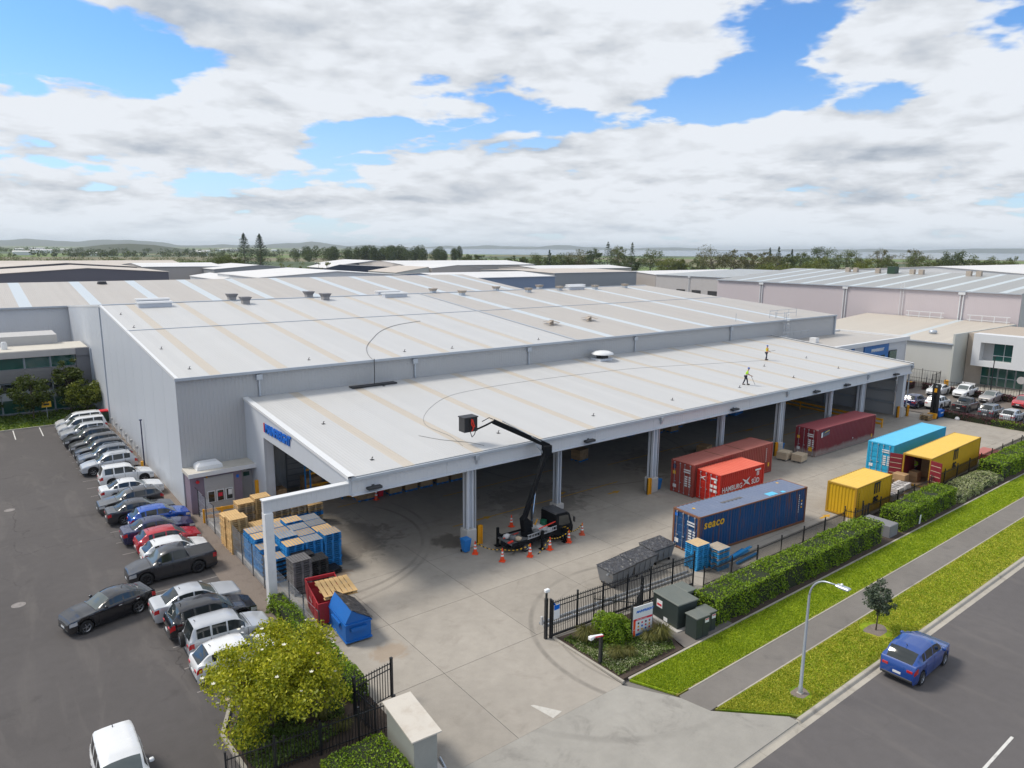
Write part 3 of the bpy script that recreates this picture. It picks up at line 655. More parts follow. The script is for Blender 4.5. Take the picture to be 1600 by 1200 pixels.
# dock doors in the front wall under the canopy
for i, x in enumerate((21, 33, 45, 57, 69, 81)):
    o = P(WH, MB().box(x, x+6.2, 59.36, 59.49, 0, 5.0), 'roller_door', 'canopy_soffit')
    for k in range(9): MB().box(x+0.1, x+6.1, 59.33, 59.36, 0.2+k*0.52, 0.6+k*0.52).build('door_slat', 'louvre', o)
# things fixed on the roof
def vent(x, y, s, dark):
    z = zm(x, y); o = P(WH, MB().box(x-s*0.36, x+s*0.36, y-s*0.36, y+s*0.36, z-0.1, z+s*0.35), 'roof_vent', 'galv' if not dark else 'louvre')
    q = MB(); h = s*0.35
    q.add([(x-s*.38, y-s*.38, z+h), (x+s*.38, y-s*.38, z+h), (x+s*.38, y+s*.38, z+h), (x-s*.38, y+s*.38, z+h), (x-s*.55, y-s*.55, z+s*0.72), (x+s*.55, y-s*.55, z+s*0.72), (x+s*.55, y+s*.55, z+s*0.72), (x-s*.55, y+s*.55, z+s*0.72)], [(0, 1, 5, 4), (1, 2, 6, 5), (2, 3, 7, 6), (3, 0, 4, 7), (4, 5, 6, 7)])
    q.build('vent_cowl', 'precast_dark' if dark else 'stone_tan', o)
for (x, y) in ((27.7, 95.0), (28.4, 91.8), (38.1, 95.2), (39.3, 92.4)): vent(x, y, 1.2, True)
for (x, y) in ((58.0, 95), (61.2, 91.7), (70.3, 95.2), (74.5, 91.9), (79.6, 95.2), (82, 92.6), (90.3, 92.4), (98.2, 92.6)): vent(x, y, 1.0, False)
for (x, y) in ((18.0, 92.3), (18.5, 95.8), (50.0, 92.6), (50.6, 95.8), (86.0, 93), (88.5, 95.6)):
    z = zm(x, y); o = P(WH, MB().box(x-1.8, x+1.8, y-0.5, y+0.5, z-0.1, z+0.45), 'ridge_ventilator', 'steel_grey')
    q = MB().extrude_x([(y-0.72, z+0.45), (y+0.72, z+0.45), (y+0.55, z+0.62), (y-0.55, z+0.62)], x-1.9, x+1.9); q.build('ventilator_hood', 'flash_white', o)
for (x, y) in ((58.8, 67.8), (66.0, 68.4)):
    z = zm(x, y); q = MB()
    for k in range(4):
        t = k*math.pi/2+0.4; q.beam((x, y, z+0.55), (x+1.1*math.cos(t), y+1.1*math.sin(t), z+0.30), 0.5, 0.05)
    q.cyl((x, y, z), (x, y, z+0.6), 0.3, 0.25, 8); P(WH, q, 'roof_fan', 'stone_tan')
for (x, y) in [(14.3, 62.0), (13.9, 70), (13.6, 80.5), (13.7, 88), (24.3, 61.4), (39.3, 60.8), (51, 61.0), (34, 61.2)]:
    z = zm(x, y); q = MB().cyl((x, y, z-.02), (x, y, z+0.16), 0.025, n=6); q.box(x-0.12, x+0.12, y-0.12, y+0.12, z, z+0.02); q.cyl((x, y, z+.16), (x+.08, y, z+.2), .035, n=6); P(WH, q, 'roof_anchor', 'plastic_dark')
# safety walkway and ladder at the right
q = MB()
for x in (88.0, 96.5, 98.4, 101.6, 103.8): q.cyl((x, 61.0, zm(x, 61)), (x, 61.0, zm(x, 61)+1.15), 0.035, n=6); 
for z in (0.6, 1.12): q.beam((96.5, 61, zm(0, 61)+z), (103.8, 61, zm(0, 61)+z), 0.05, 0.05)
q.cyl((96.5, 60.0, 11), (96.5, 60.0, 11.95), .035, n=6); q.beam((96.5, 60.0, 11.9), (96.5, 61, 12.0), .05, .05)
P(WH, q, 'roof_handrail', 'galv')
q = MB()
for x in (97.2, 97.8): q.beam((x, 59.0, 8.5), (x, 59.0, 12.0), 0.05, 0.05)
for k in range(11): q.beam((97.2, 59.0, 8.7+0.3*k), (97.8, 59.0, 8.7+0.3*k), 0.035, 0.035)
for k in range(6):
    z = 9.2+k*0.5; q.tube([(97.15, 59.0, z), (97.1, 58.5, z), (97.5, 58.25, z), (97.9, 58.5, z), (97.85, 59.0, z)], 0.018, 4)
P(WH, q, 'cat_ladder', 'galv')
q = MB()
for x in (97.0, 99.0, 101, 103): q.cyl((x, 58.3, 8.4), (x, 58.3, 9.0), 0.03, n=6)
q.beam((96, 58.3, 8.98), (103.2, 58.3, 8.98), 0.05, 0.05); q.box(95.2, 97.0, 57.9, 58.5, 8.48, 8.56); P(WH, q, 'step_walkway', 'galv')
# ================================================================== canopy
CN = thing('loading_canopy', (17.9, 39.5, 0), 'long white lean-to loading canopy on steel columns across the yard', 'canopy')
zc = lambda x, y: 7.05 + (y-39.5)*0.0755
cur = 17.95; segs = []
for i in range(14):
    s_ = 22.0+5.52*i
    if s_ > 94: break
    segs.append((cur, s_-0.42, 'w')); segs.append((s_-0.42, s_+0.42, 't')); cur = s_+0.42
segs.append((cur, 95.0, 'w'))
for (a, b_, k) in segs:
    d_ = -0.012 if k == 't' else 0
    P(CN, slope_panel(a, b_, 39.3, 59.48, lambda x, y: zc(x, y)+d_, 0.05), 'skylight' if k == 't' else 'roof_panel', mats[k])
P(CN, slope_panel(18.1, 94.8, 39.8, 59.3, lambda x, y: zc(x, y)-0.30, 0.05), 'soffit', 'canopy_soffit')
nb = 11
for i in range(nb):
    a = 17.95+i*(77.05/nb); P(CN, MB().box(a+0.008, a+77.05/nb-0.008, 39.36, 39.5, 5.85, 6.86), 'fascia_panel', 'clad_pale_x')
P(CN, MB().box(17.9, 95.05, 39.14, 39.36, 6.80, 6.97), 'gutter', 'flashing')
P(CN, MB().box(17.9, 95.05, 39.2, 39.7, 5.79, 5.85), 'fascia_trim', 'steel_grey')
P(CN, MB().extrude_x([(59.45, 0), (55.0, 0), (55.0, 6.15), (39.75, 5.85), (39.36, 5.85), (39.36, 6.95), (59.45, 8.45)], 17.75, 17.94), 'gable_panel', 'clad_pale_y')
P(CN, MB().box(17.94, 18.5, 55.0, 55.15, 0, 6.2), 'jamb', 'steel_grey')
q = MB(); q.add([(17.66, 39.2, 6.9), (17.66, 59.45, 8.46), (17.66, 59.45, 8.66), (17.66, 39.2, 7.13), (18.12, 59.45, 8.66), (18.12, 39.2, 7.13)], [(0, 3, 2, 1), (3, 5, 4, 2)]); P(CN, q, 'barge_flashing', 'flash_white')
q = MB(); q.add([(95.18, 39.2, 6.9), (95.18, 59.45, 8.46), (95.18, 59.45, 8.66), (95.18, 39.2, 7.13), (94.8, 59.45, 8.66), (94.8, 39.2, 7.13)], [(0, 1, 2, 3), (3, 2, 4, 5)]); P(CN, q, 'barge_flashing', 'flash_white')
P(CN, MB().extrude_x([(59.45, 0), (41.0, 0), (41.0, 6.9), (59.45, 8.3)], 94.95, 95.1), 'end_wall', 'clad_grey_x')
for z in (1.5, 3.0, 4.5, 6.0): P(CN, MB().box(94.78, 94.94, 41.0, 59.4, z, z+0.2), 'wall_girt', 'galv')
for y in (45.6, 50.2, 54.8): P(CN, MB().box(94.6, 94.77, y, y+0.25, 0, 7), 'wall_post', 'galv')
# portal beam out to the lone post
P(CN, MB().box(12.45, 17.74, 39.3, 39.62, 5.9, 6.62), 'portal_beam', 'clad_pale_x')
P(CN, MB().box(12.40, 17.74, 39.22, 39.72, 6.62, 6.70), 'beam_flange', 'flash_white')
P(CN, MB().cbox(12.45, 12.95, 39.15, 39.7, 0, 5.9, 0.03), 'portal_post', 'white_paint')
cols = [(27.0, 39.8, 1), (37.0, 41.6, 0), (46.5, 39.8, 1), (57.0, 40.4, 0), (66.1, 39.8, 1), (76.4, 40.0, 0), (83.2, 39.8, 1), (94.6, 40.1, 2)]
for (x, y, k) in cols:
    q = MB(); w = 0.26 if k else 0.19
    q.box(x-w, x+w, y-0.05, y+0.05, 0.1, 6.4); q.box(x-w, x-w+0.09, y-0.3, y+0.3, 0.1, 6.4); q.box(x+w-0.09, x+w, y-0.3, y+0.3, 0.1, 6.4)
    if k == 2: q.box(x-0.5, x+0.28, y-0.35, y+0.4, 0, 6.6)
    o = P(CN, q, 'column', 'steel_grey')
    MB().cbox(x-0.42, x+0.42, y-0.48, y+0.42, 0, 1.35 if k else 0.5, 0.05).build('column_base', 'concrete_base', o)
    if k:
        d = MB(); d.tube([(x+0.38, 39.25, 6.75), (x+0.38, 39.25, 6.3), (x+0.40, 39.5, 6.0), (x+0.40, 39.5, 1.35)], 0.075, 8); d.cbox(x+0.22, x+0.54, 39.1, 39.35, 6.45, 6.8, 0.02)
        d.build('downpipe', 'galv', o, smooth=True, ang=40)
def bollard(x, y, h=1.25, r=0.11, lab='yellow steel bollard'):
    e = MB().lathe([(r, 0), (r, h-0.03), (r-0.04, h), (0, h)], 14).build('bollard', 'safety_yellow', loc=(x, y, 0), smooth=True, ang=40)
    tag(e, lab, 'bollard', 'yellow bollards at the columns'); return e
for (x, y, t) in ((27.75, 39.5, 'beside the column by the truck'), (45.75, 39.4, 'beside the second downpipe column'), (65.4, 39.5, 'behind the rust red containers'), (93.9, 40.0, 'left of the far corner column'), (95.7, 39.6, 'right of the far corner column by the forklift')):
    q = MB().box(-0.2, 0.2, -0.06, 0.06, 0, 1.45); q.box(-0.2, -0.14, -0.16, 0.06, 0, 1.45); q.box(0.14, 0.2, -0.16, 0.06, 0, 1.45)
    tag(q.build('column_guard', 'safety_yellow', loc=(x, y, 0)), 'yellow steel column guard '+t, 'guard', 'yellow column guards')
for x in (19.4, 38.2, 57.3, 72.0, 78.5, 90.5):
    q = MB().cbox(x-0.5, x+0.5, 38.95, 39.35, 6.02, 6.2, 0.04); q.beam((x, 39.3, 6.1), (x, 39.45, 6.3), 0.2, 0.1); P(CN, q, 'flood_lamp', 'plastic_dark')
for (x, y) in [(20.4, 41.4), (20.7, 50), (31.2, 41.9), (41.1, 41.8), (51.5, 42.0), (62, 42), (72, 42.0), (82, 42.2), (30, 58), (74, 47), (84, 47.5)]:
    z = zc(x, y); q = MB().cyl((x, y, z-.02), (x, y, z+0.15), 0.025, n=6); q.box(x-0.12, x+0.12, y-0.12, y+0.12, z, z+0.02); q.cyl((x, y, z+.15), (x+.08, y, z+.19), .035, n=6); P(CN, q, 'roof_anchor', 'plastic_dark')
# domed whirly on the canopy
z = zc(0, 57.8); q = MB().lathe([(0.0, 1.05), (0.8, 1.0), (1.25, 0.82), (1.3, 0.68), (0.9, 0.62)], 18, (58.0, 57.8, z)); o = P(CN, q, 'roof_ventilator', 'white_paint', smooth=True, ang=50)
MB().cyl((58.0, 57.8, z-0.05), (58.0, 57.8, z+0.66), 0.7, n=14).build('vent_neck', 'dark_gap', o)
MB().box(57.0, 59.0, 57.1, 58.7, z-0.05, z+0.22).build('vent_curb', 'steel_grey', o)
# hanging name on the gable: raised letters
M_ = frame((17.70, 54.35, 6.75), (0, -1, 0.012), (0, 0, 1))
text_mb('MAINFREIGHT', 0.98, 'sign_blue', 'gable_lettering', CN, Matrix.Translation(-Vector(CN.location)) @ M_, 0.03, 0.25, 0.035, sx=0.86)
P(CN, MB().box(17.68, 17.74, 54.5, 54.6, 6.7, 7.45), 'gable_mark', 'sign_red')
# ================================================================== gatehouse kiosk
KI = thing('gatehouse', (12.7, 57.6, 0), 'small purple gatehouse with flat white roof and three windows at the warehouse corner', 'kiosk')
P(KI, MB().box(12.7, 16.7, 57.75, 59.45, 0, 3.15), 'wall', 'purple_wall')
P(KI, MB().box(12.55, 18.5, 57.3, 59.48, 3.15, 3.42), 'roof', 'membrane')
P(KI, MB().box(12.5, 18.55, 57.24, 57.3, 3.12, 3.46), 'roof_fascia', 'flash_white')
P(KI, MB().box(13.75, 16.0, 57.66, 57.75, 0.55, 2.85), 'window_surround', 'panel_grey')
q = MB()
for k in range(8): q.box(13.85, 15.9, 57.62, 57.66, 1.80+k*0.125, 1.90+k*0.125)
P(KI, q, 'shutter', 'panel_grey')
for k, x in enumerate((13.92, 14.62, 15.32)):
    o = P(KI, MB().box(x, x+0.56, 57.60, 57.66, 0.75, 1.7), 'window', 'sign_white'); MB().box(x+0.05, x+0.51, 57.585, 57.60, 0.80, 1.65).build('pane', 'window_dark', o)
P(KI, MB().box(14.72, 15.05, 57.57, 57.583, 1.15, 1.45), 'notice', 'sign_red'); P(KI, MB().box(15.5, 15.8, 57.57, 57.583, 1.15, 1.6), 'notice', 'sign_white')
P(KI, MB().box(13.85, 15.9, 57.64, 57.66, 0.05, 0.6), 'lower_panel', 'panel_grey')
q = MB().cyl((13.25, 57.74, 2.62), (13.25, 57.6, 2.62), 0.13, n=12); P(KI, q, 'alarm_bell', 'bin_red')
q = MB().cyl((13.95, 57.74, 2.95), (13.95, 57.55, 2.9), 0.06, n=8); P(KI, q, 'wall_lamp', 'safety_yellow')
P(KI, MB().box(16.25, 16.45, 57.7, 57.75, 2.4, 2.65), 'notice', 'sign_blue')
P(KI, MB().box(16.85, 17.75, 58.7, 58.8, 0, 2.6), 'door', 'panel_grey'); P(KI, MB().box(17.1, 17.6, 58.67, 58.7, 2.1, 2.45), 'door_notice', 'window_green')
P(KI, MB().box(16.7, 18.2, 58.85, 59.0, 0, 3.1), 'recess_wall', 'purple_wall'); P(KI, MB().box(18.2, 18.3, 57.5, 57.6, 0, 3.15), 'roof_post', 'galv')
q = MB(); c = (14.35, 58.6); 
q.add([(c[0]-1.0, c[1]-.6, 3.42), (c[0]+1.0, c[1]-.6, 3.42), (c[0]+1.0, c[1]+.6, 3.42), (c[0]-1.0, c[1]+.6, 3.42), (c[0]-.95, c[1]-.6, 3.72), (c[0]+.95, c[1]-.6, 3.72), (c[0]+.95, c[1]+.6, 3.72), (c[0]-.95, c[1]+.6, 3.72), (c[0]-.7, c[1]-.38, 3.95), (c[0]+.7, c[1]-.38, 3.95), (c[0]+.7, c[1]+.38, 3.95), (c[0]-.7, c[1]+.38, 3.95)],
      [(0,1,5,4),(1,2,6,5),(2,3,7,6),(3,0,4,7),(4,5,9,8),(5,6,10,9),(6,7,11,10),(7,4,8,11),(8,9,10,11)]); P(KI, q, 'air_conditioner', 'sign_white')
# ================================================================== office at the left
OF = thing('office_block', (0, 106, 0), 'two storey office with green glass and grey louvres beyond the left car park', 'office')
P(OF, MB().box(-34, 12.4, 106.35, 117, 0, 7.2), 'wall', 'precast')
P(OF, MB().box(-34, 10.9, 105.7, 113, 7.18, 7.95), 'parapet', 'precast'); P(OF, MB().box(-33.9, 12.3, 105.9, 113, 7.95, 8.02), 'roof', 'membrane')
P(OF, MB().box(10.9, 12.45, 105.6, 107, 7.0, 7.96), 'parapet', 'precast_dark'); P(OF, MB().box(10.9, 12.45, 105.8, 107, 0, 7.0), 'end_pier', 'precast_dark')
P(OF, MB().box(-34, 9.6, 112.0, 118, 8.0, 9.2), 'plant_screen', 'panel_grey')
for i, x in enumerate([10.8-2.75*k for k in range(12)]):
    o = P(OF, MB().box(x-2.7, x, 106.1, 106.35, 5.75, 7.18), 'window', 'flashing'); MB().box(x-2.62, x-0.06, 106.06, 106.1, 5.8, 7.14).build('pane', 'window_green', o)
    for k in range(9): P(OF, MB().box(x-2.7, x-0.02, 105.9, 106.08, 4.2+k*0.17, 4.3+k*0.17), 'louvre_blade', 'louvre')
    o = P(OF, MB().box(x-2.7, x, 106.15, 106.35, 0.2, 4.0), 'window', 'flashing'); MB().box(x-2.62, x-0.06, 106.1, 106.15, 0.3, 1.9).build('pane', 'window_green', o); MB().box(x-2.62, x-0.06, 106.1, 106.15, 2.9, 3.95).build('pane', 'window_dark' if i < 5 else 'window_green', o)
q = MB().lathe([(0, 0.95), (0.25, 0.95), (0.35, 0.7), (0.35, 0.0)], 10, (3.6, 108.8, 8.0)); P(OF, q, 'roof_vent', 'white_paint', smooth=True, ang=40)
sheet('office_lawn', [(-34, 97.6), (11.9, 97.6), (12.5, 105.6), (-34, 105.6)], 0.02, 'grass_soil', thick=0.1)
MB().box(-34, 11.9, 97.45, 97.6, -0.02, 0.12).build('lawn_kerb', 'kerb_concrete', kind='structure')
# ================================================================== sheds around
def shed(name, label, x0, x1, y0, y1, eave, ridge, axis, wallm, roofm, cat='warehouse', skym=None, sky=(), off=None, rp=None, trim='flashing', over=0.3):
    e = thing(name, ((x0+x1)/2, y0, 0), label, cat, 'warehouses of the estate')
    rp = rp if rp is not None else ((x0+x1)/2 if axis == 'y' else (y0+y1)/2)
    if axis == 'y':   # ridge runs along y, gables face -y
        P(e, MB().extrude_y([(x0, 0), (x1, 0), (x1, eave), (rp, ridge), (x0, eave)], y0, y0+0.3), 'gable_wall', wallm)
        P(e, MB().box(x0, x0+0.3, y0+0.3, y1, 0, eave), 'side_wall', wallm); P(e, MB().box(x1-0.3, x1, y0+0.3, y1, 0, eave), 'side_wall', wallm)
        for (xa, za, xb, zb) in ((x0-over, eave, rp, ridge), (rp, ridge, x1+over, eave)):
            P(e, MB().extrude_y([(xa, za+0.02), (xb, zb+0.02), (xb, zb+0.2), (xa, za+0.2)], y0-over, y1), 'roof_panel', roofm)
    else:
        P(e, MB().extrude_x([(y0, 0), (y1, 0), (y1, eave), (rp, ridge), (y0, eave)], x0, x0+0.3), 'gable_wall', wallm)
        P(e, MB().extrude_x([(y0, 0), (y1, 0), (y1, eave), (rp, ridge), (y0, eave)], x1-0.3, x1), 'gable_wall', wallm)
        P(e, MB().box(x0+0.3, x1-0.3, y0, y0+0.3, 0, eave), 'side_wall', wallm)
        cur = x0-over; zf = lambda y: eave + (ridge-eave)*(y-y0)/(rp-y0)
        ss = sorted(sky)
        cuts = []
        for s_ in ss: cuts.append((cur, s_-0.8, roofm, 'roof_panel')); cuts.append((s_-0.8, s_+0.8, skym, 'skylight')); cur = s_+0.8
        cuts.append((cur, x1+over, roofm, 'roof_panel'))
        for (a, b_, mm, nn) in cuts: P(e, slope_panel(a, b_, y0-over, rp, lambda x, y: zf(y)+0.15, 0.12), nn, mm)
        P(e, slope_panel(x0-over, x1+over, rp, y1+over, lambda x, y: ridge-(ridge-eave)*(y-rp)/(y1-rp)+0.15, 0.12), 'roof_panel', roofm)
        P(e, MB().box(x0-over, x1+over, y0-over-0.2, y0-over, eave-0.05, eave+0.2), 'gutter', trim)
    return e
rw = shed('warehouse', 'wide beige roofed warehouse with pale blue skylight strips behind the white roof', -70, 101, 126.4, 177, 11.75, 14.25, 'x', 'clad_pale_x', 'roof_beige', skym='roof_skylight_blue', sky=[7.4+9.05*k for k in range(-8, 11)], rp=151.5)
P(rw, MB().box(-70, 101, 139.9, 140.1, 13.16, 13.24), 'roof_joint', 'flashing')
q = MB().cyl((20.5, 148, 13.9), (20.5, 148, 14.5), 0.9, 0.7, 10); P(rw, q, 'roof_fan', 'plastic_dark')
shed('warehouse', 'dark purple grey gabled shed at the left beyond the beige roof', 10.5, 64.4, 300, 348, 10.8, 12.5, 'y', 'clad_dark_x', 'roof_plain_tan')
shed('warehouse', 'low tan roofed shed just behind the dark gabled shed', 10, 63, 352, 400, 11.4, 13.2, 'y', 'clad_dark_x', 'roof_plain_tan')
shed('warehouse', 'long beige walled shed with tan roof at the far left', 10, 96, 404, 470, 10.4, 12.6, 'x', 'clad_beige_x', 'roof_plain_tan')
shed('warehouse', 'beige walled shed right of the dark gabled shed', 64.8, 100, 349, 400, 11.4, 12.6, 'x', 'clad_beige_x', 'roof_plain_white')
shed('warehouse', 'mid grey walled gabled shed below the two tall pines', 89.5, 129, 330, 372, 10.6, 12.3, 'y', 'clad_midgrey_x', 'roof_plain_white')
e = shed('warehouse', 'low white roofed shed tucked behind the beige roof centre left', 66, 112, 200, 240, 12.2, 13.7, 'y', 'flash_white', 'roof_plain_white')
shed('warehouse', 'white lean shed with pale edge beside the low white roof', 63, 76, 228, 262, 10.6, 11.6, 'y', 'flash_white', 'roof_plain_white')
shed('warehouse', 'navy walled gabled shed near the dark wood', 180, 232, 420, 450, 7.8, 9.9, 'y', 'clad_navy_x', 'roof_plain_white', rp=189)
shed('warehouse', 'second navy walled shed set further back', 214, 262, 470, 520, 8.6, 11.2, 'y', 'clad_navy_x', 'roof_plain_white')
shed('warehouse', 'beige gabled shed in the middle of the estate', 207, 241, 340, 380, 9.6, 11.2, 'y', 'clad_beige_x', 'roof_plain_white')
shed('warehouse', 'cream low shed beside the beige gabled shed', 186, 207, 342, 375, 7.4, 10.2, 'y', 'clad_cream_x', 'roof_plain_tan', rp=206)
e = shed('warehouse', 'blue grey clad shed with white roof behind the ridge vents', 141, 190.5, 218, 262, 9.9, 11.2, 'x', 'clad_blue_x', 'roof_plain_white')
shed('warehouse', 'wide grey walled shed with cream roof right of the blue shed', 233, 292, 267, 330, 8.9, 9.6, 'x', 'clad_midgrey_x', 'roof_plain_tan')
shed('warehouse', 'very long white roofed shed at the foot of the trees', 226, 330, 400, 470, 9.4, 11.8, 'x', 'clad_beige_x', 'roof_plain_white')
shed('warehouse', 'white roofed shed before the tall dark conifers', 290, 372, 345, 390, 8.0, 9.6, 'x', 'clad_beige_x', 'roof_plain_white')
shed('warehouse', 'broad white roofed shed low under the right tree line', 302, 392, 262, 300, 7.2, 8.6, 'x', 'clad_beige_x', 'roof_plain_white')
# sheds whose eaves run along y, facing the yard
def shed_x(name, label, x0, x1, y0, y1, eave, ridge, wallm, roofm, skym, sky, skw=1.0, pipes=(), front='clad_cream_x'):
    e = thing(name, (x0, y0, 0), label, 'warehouse', 'warehouses of the estate')
    ys_ = [y0]+sorted(pipes)+[y1]
    for a, b_ in zip(ys_[:-1], ys_[1:]): P(e, MB().box(x0, x0+0.25, a+0.01, b_-0.01, 0, eave-0.05), 'wall_panel', wallm)
    P(e, MB().box(x0+0.25, x1, y0, y0+0.3, 0, eave), 'end_wall', front)
    cur = y0-0.1; zf = lambda x, y: eave+(ridge-eave)*(x-x0)/(x1-x0)
    cuts = []
    for s_ in sorted(sky): cuts.append((cur, s_-skw/2, roofm, 'roof_panel')); cuts.append((s_-skw/2, s_+skw/2, skym, 'skylight')); cur = s_+skw/2
    cuts.append((cur, y1, roofm, 'roof_panel'))
    for (a, b_, mm, nn) in cuts: P(e, slope_panel(x0-0.2, x1, a, b_, zf, 0.1), nn, mm)
    P(e, MB().box(x0-0.42, x0-0.2, y0-0.1, y1, eave-0.22, eave-0.02), 'gutter', 'flashing')
    for y in pipes:
        o = P(e, MB().box(x0-0.22, x0-0.02, y-0.35, y-0.2, 0, eave-0.6), 'downpipe', 'flash_white'); MB().box(x0-0.22, x0-0.02, y+0.2, y+0.35, 0, eave-0.6).build('downpipe_pair', 'flash_white', o)
        MB().cbox(x0-0.4, x0-0.02, y-0.6, y+0.6, eave-0.75, eave-0.22, 0.04).build('rainwater_head', 'flash_white', o)
    return e
pk = shed_x('warehouse', 'pale pink clad warehouse with grey striped roof at the right', 150, 184, 45.0, 110, 13.8, 16.2, 'clad_pink_y', 'roof_grey_y', 'roof_skylight_blue_y', [48+5.6*k for k in range(11)], 1.3, pipes=(54.6, 77.2, 97.5))
for (x, y) in ((178, 62), (178, 64), (178, 74), (178, 76), (179, 92), (179, 90), (178, 84)):
    P(pk, MB().box(x-0.5, x+0.5, y-0.5, y+0.5, 15.4, 16.9), 'roof_vent', 'stone_tan')
P(pk, MB().box(177, 179, 79.6, 81.4, 15.4, 17.4), 'roof_plant', 'bin_green')
q = MB()
for yy in (65.2, 65.8): q.beam((149.8, yy, 8.4), (149.8, yy, 14.8), 0.07, 0.07)
for k in range(16): q.beam((149.8, 65.2, 8.6+0.4*k), (149.8, 65.8, 8.6+0.4*k), 0.04, 0.04)
P(pk, q, 'cat_ladder', 'flash_white')
for y0 in (57.5, 46.5):
    q = MB()
    for k in range(4): q.beam((149.0, y0+2*k, 8.2), (149.0, y0+2*k, 9.5), 0.12, 0.12)
    for z in (8.6, 9.45): q.beam((149.0, y0-0.5, z), (149.0, y0+6.5, z), 0.14, 0.12)
    P(pk, q, 'pipe_rack', 'flash_white')
lo = shed_x('warehouse', 'low lean-to with beige roof in front of the pink warehouse', 123.5, 149.6, 45.4, 72, 6.8, 8.35, 'clad_cream_y', 'roof_beige_y', 'roof_skylight_blue_y', [54.2], 1.1, pipes=(56.5,))
P(lo, MB().extrude_x([(45.1, 0), (45.38, 0), (45.38, 8.3), (45.1, 8.3)], 123.2, 149.5), 'parapet_wall', 'clad_cream_x')
q = MB().lathe([(0, 0.7), (0.5, 0.6), (0.7, 0.3), (0.5, 0.0)], 12, (131, 51.5, 7.25)); P(lo, q, 'roof_ventilator', 'galv', smooth=True)
P(lo, MB().box(150-26.8, 124.0, 72, 72.3, 0, 6.8), 'end_wall', 'clad_cream_x')
cs = shed_x('warehouse', 'grey concrete walled warehouse with blue green striped roof further right', 240, 300, 172, 208, 10.3, 12.0, 'precast', 'roof_grey_y', 'roof_skylight_blue_y', [176+5*k for k in range(7)], 1.2, pipes=(190,))
for y in (176, 184, 192): P(cs, MB().box(239.9, 240, y, y+4.5, 0.2, 4.6), 'doorway', 'dark_gap')
shed('warehouse', 'big white roofed shed behind the grey striped roof at far right', 262, 420, 60, 150, 13.2, 16.0, 'x', 'flash_white', 'roof_plain_white')
bx_ = thing('office_block', (206, 196, 0), 'dark glass low office box in front of the concrete warehouse', 'office')
P(bx_, MB().box(200, 213, 196, 210, 0, 5.6), 'wall', 'clad_blue_x'); 
for k in range(5): P(bx_, MB().box(200.4+2.5*k, 202.6+2.5*k, 195.9, 196, 2, 5.0), 'window', 'window_dark')
# office behind the canopy's right end
RO = thing('office_block', (96, 50, 0), 'flat roofed white office with bright blue panels behind the canopy', 'office')
P(RO, MB().box(95.2, 118.3, 50.3, 61.3, 0, 7.5), 'wall', 'clad_pale_x'); P(RO, MB().box(95.3, 118.2, 50.5, 61.2, 7.5, 7.56), 'roof', 'roof_beige')
q = MB(); q.box(95.1, 118.6, 49.85, 50.3, 7.25, 7.85); q.box(118.2, 118.6, 50.3, 61.6, 0.0, 7.85); q.box(95.1, 118.2, 61.25, 61.6, 7.4, 7.85); P(RO, q, 'parapet', 'flash_white')
P(RO, MB().box(104.6, 112.2, 50.12, 50.3, 3.2, 7.25), 'blue_panel', 'office_blue'); P(RO, MB().box(97, 98.8, 50.12, 50.3, 3.2, 7.2), 'blue_panel', 'office_blue'); P(RO, MB().box(101.0, 101.6, 50.12, 50.3, 3.2, 7.2), 'blue_panel', 'office_blue')
text_mb('MAINFREIGHT', 0.62, 'sign_white', 'wall_lettering', RO, Matrix.Translation(-Vector(RO.location)) @ frame((106.6, 50.1, 6.2), (1, 0, 0), (0, 0, 1)), 0.03, 0.25, 0.02)
for (x0, x1, z0, z1) in ((106.4, 109.2, 4.2, 5.6), (109.8, 111.0, 4.9, 5.5), (109.8, 111.0, 4.0, 4.5), (112.4, 114.9, 3.6, 6.0)):
    o = P(RO, MB().box(x0, x1, 50.06, 50.12, z0, z1), 'window', 'plastic_dark'); MB().box(x0+0.1, x1-0.1, 50.02, 50.06, z0+0.1, z1-0.1).build('pane', 'window_green', o)
P(RO, MB().box(99.5, 100.4, 55, 56, 7.5, 8.3), 'roof_vent', 'white_paint')
# white framed office at far right
WO = thing('office_block', (126, 37.3, 0), 'modern office with white box frame around green glass at the right edge', 'office')
P(WO, MB().box(128.2, 146, 36.2, 45.0, 0, 8.2), 'wall', 'stone_tan'); P(WO, MB().box(126.9, 146, 35.2, 43.4, 7.9, 8.06), 'roof', 'membrane')
q = MB(); q.box(126, 128.3, 35.0, 43.5, 7.1, 8.4); q.box(126, 128.3, 35.0, 43.5, 3.35, 4.25); q.box(126, 128.3, 42.4, 43.5, 4.25, 7.1); q.box(126, 128.3, 35.0, 38.0, 4.25, 7.1); q.box(128.3, 146, 35.0, 36.3, 3.35, 8.4); P(WO, q, 'white_frame', 'flash_white')
P(WO, MB().box(127.6, 127.8, 41.0, 42.4, 4.25, 7.1), 'spandrel', 'panel_grey')
for (y0, y1) in ((38.0, 39.5), (39.5, 41.0)):
    for (z0, z1) in ((4.25, 5.1), (5.1, 7.1)):
        o = P(WO, MB().box(127.4, 127.6, y0, y1, z0, z1), 'window', 'flash_white'); MB().box(127.36, 127.4, y0+0.05, y1-0.05, z0+0.05, z1-0.05).build('pane', 'window_green', o)
for k in range(5):
    y0 = 36.6+k*1.2; o = P(WO, MB().box(128.0, 128.2, y0, y0+1.1, 0.2, 3.3), 'window', 'galv')
    MB().box(127.96, 128.0, y0+0.05, y0+1.05, 0.25, 1.5).build('pane', 'window_green', o); MB().box(127.96, 128.0, y0+0.05, y0+1.05, 1.6, 3.25).build('pane', 'window_green', o)
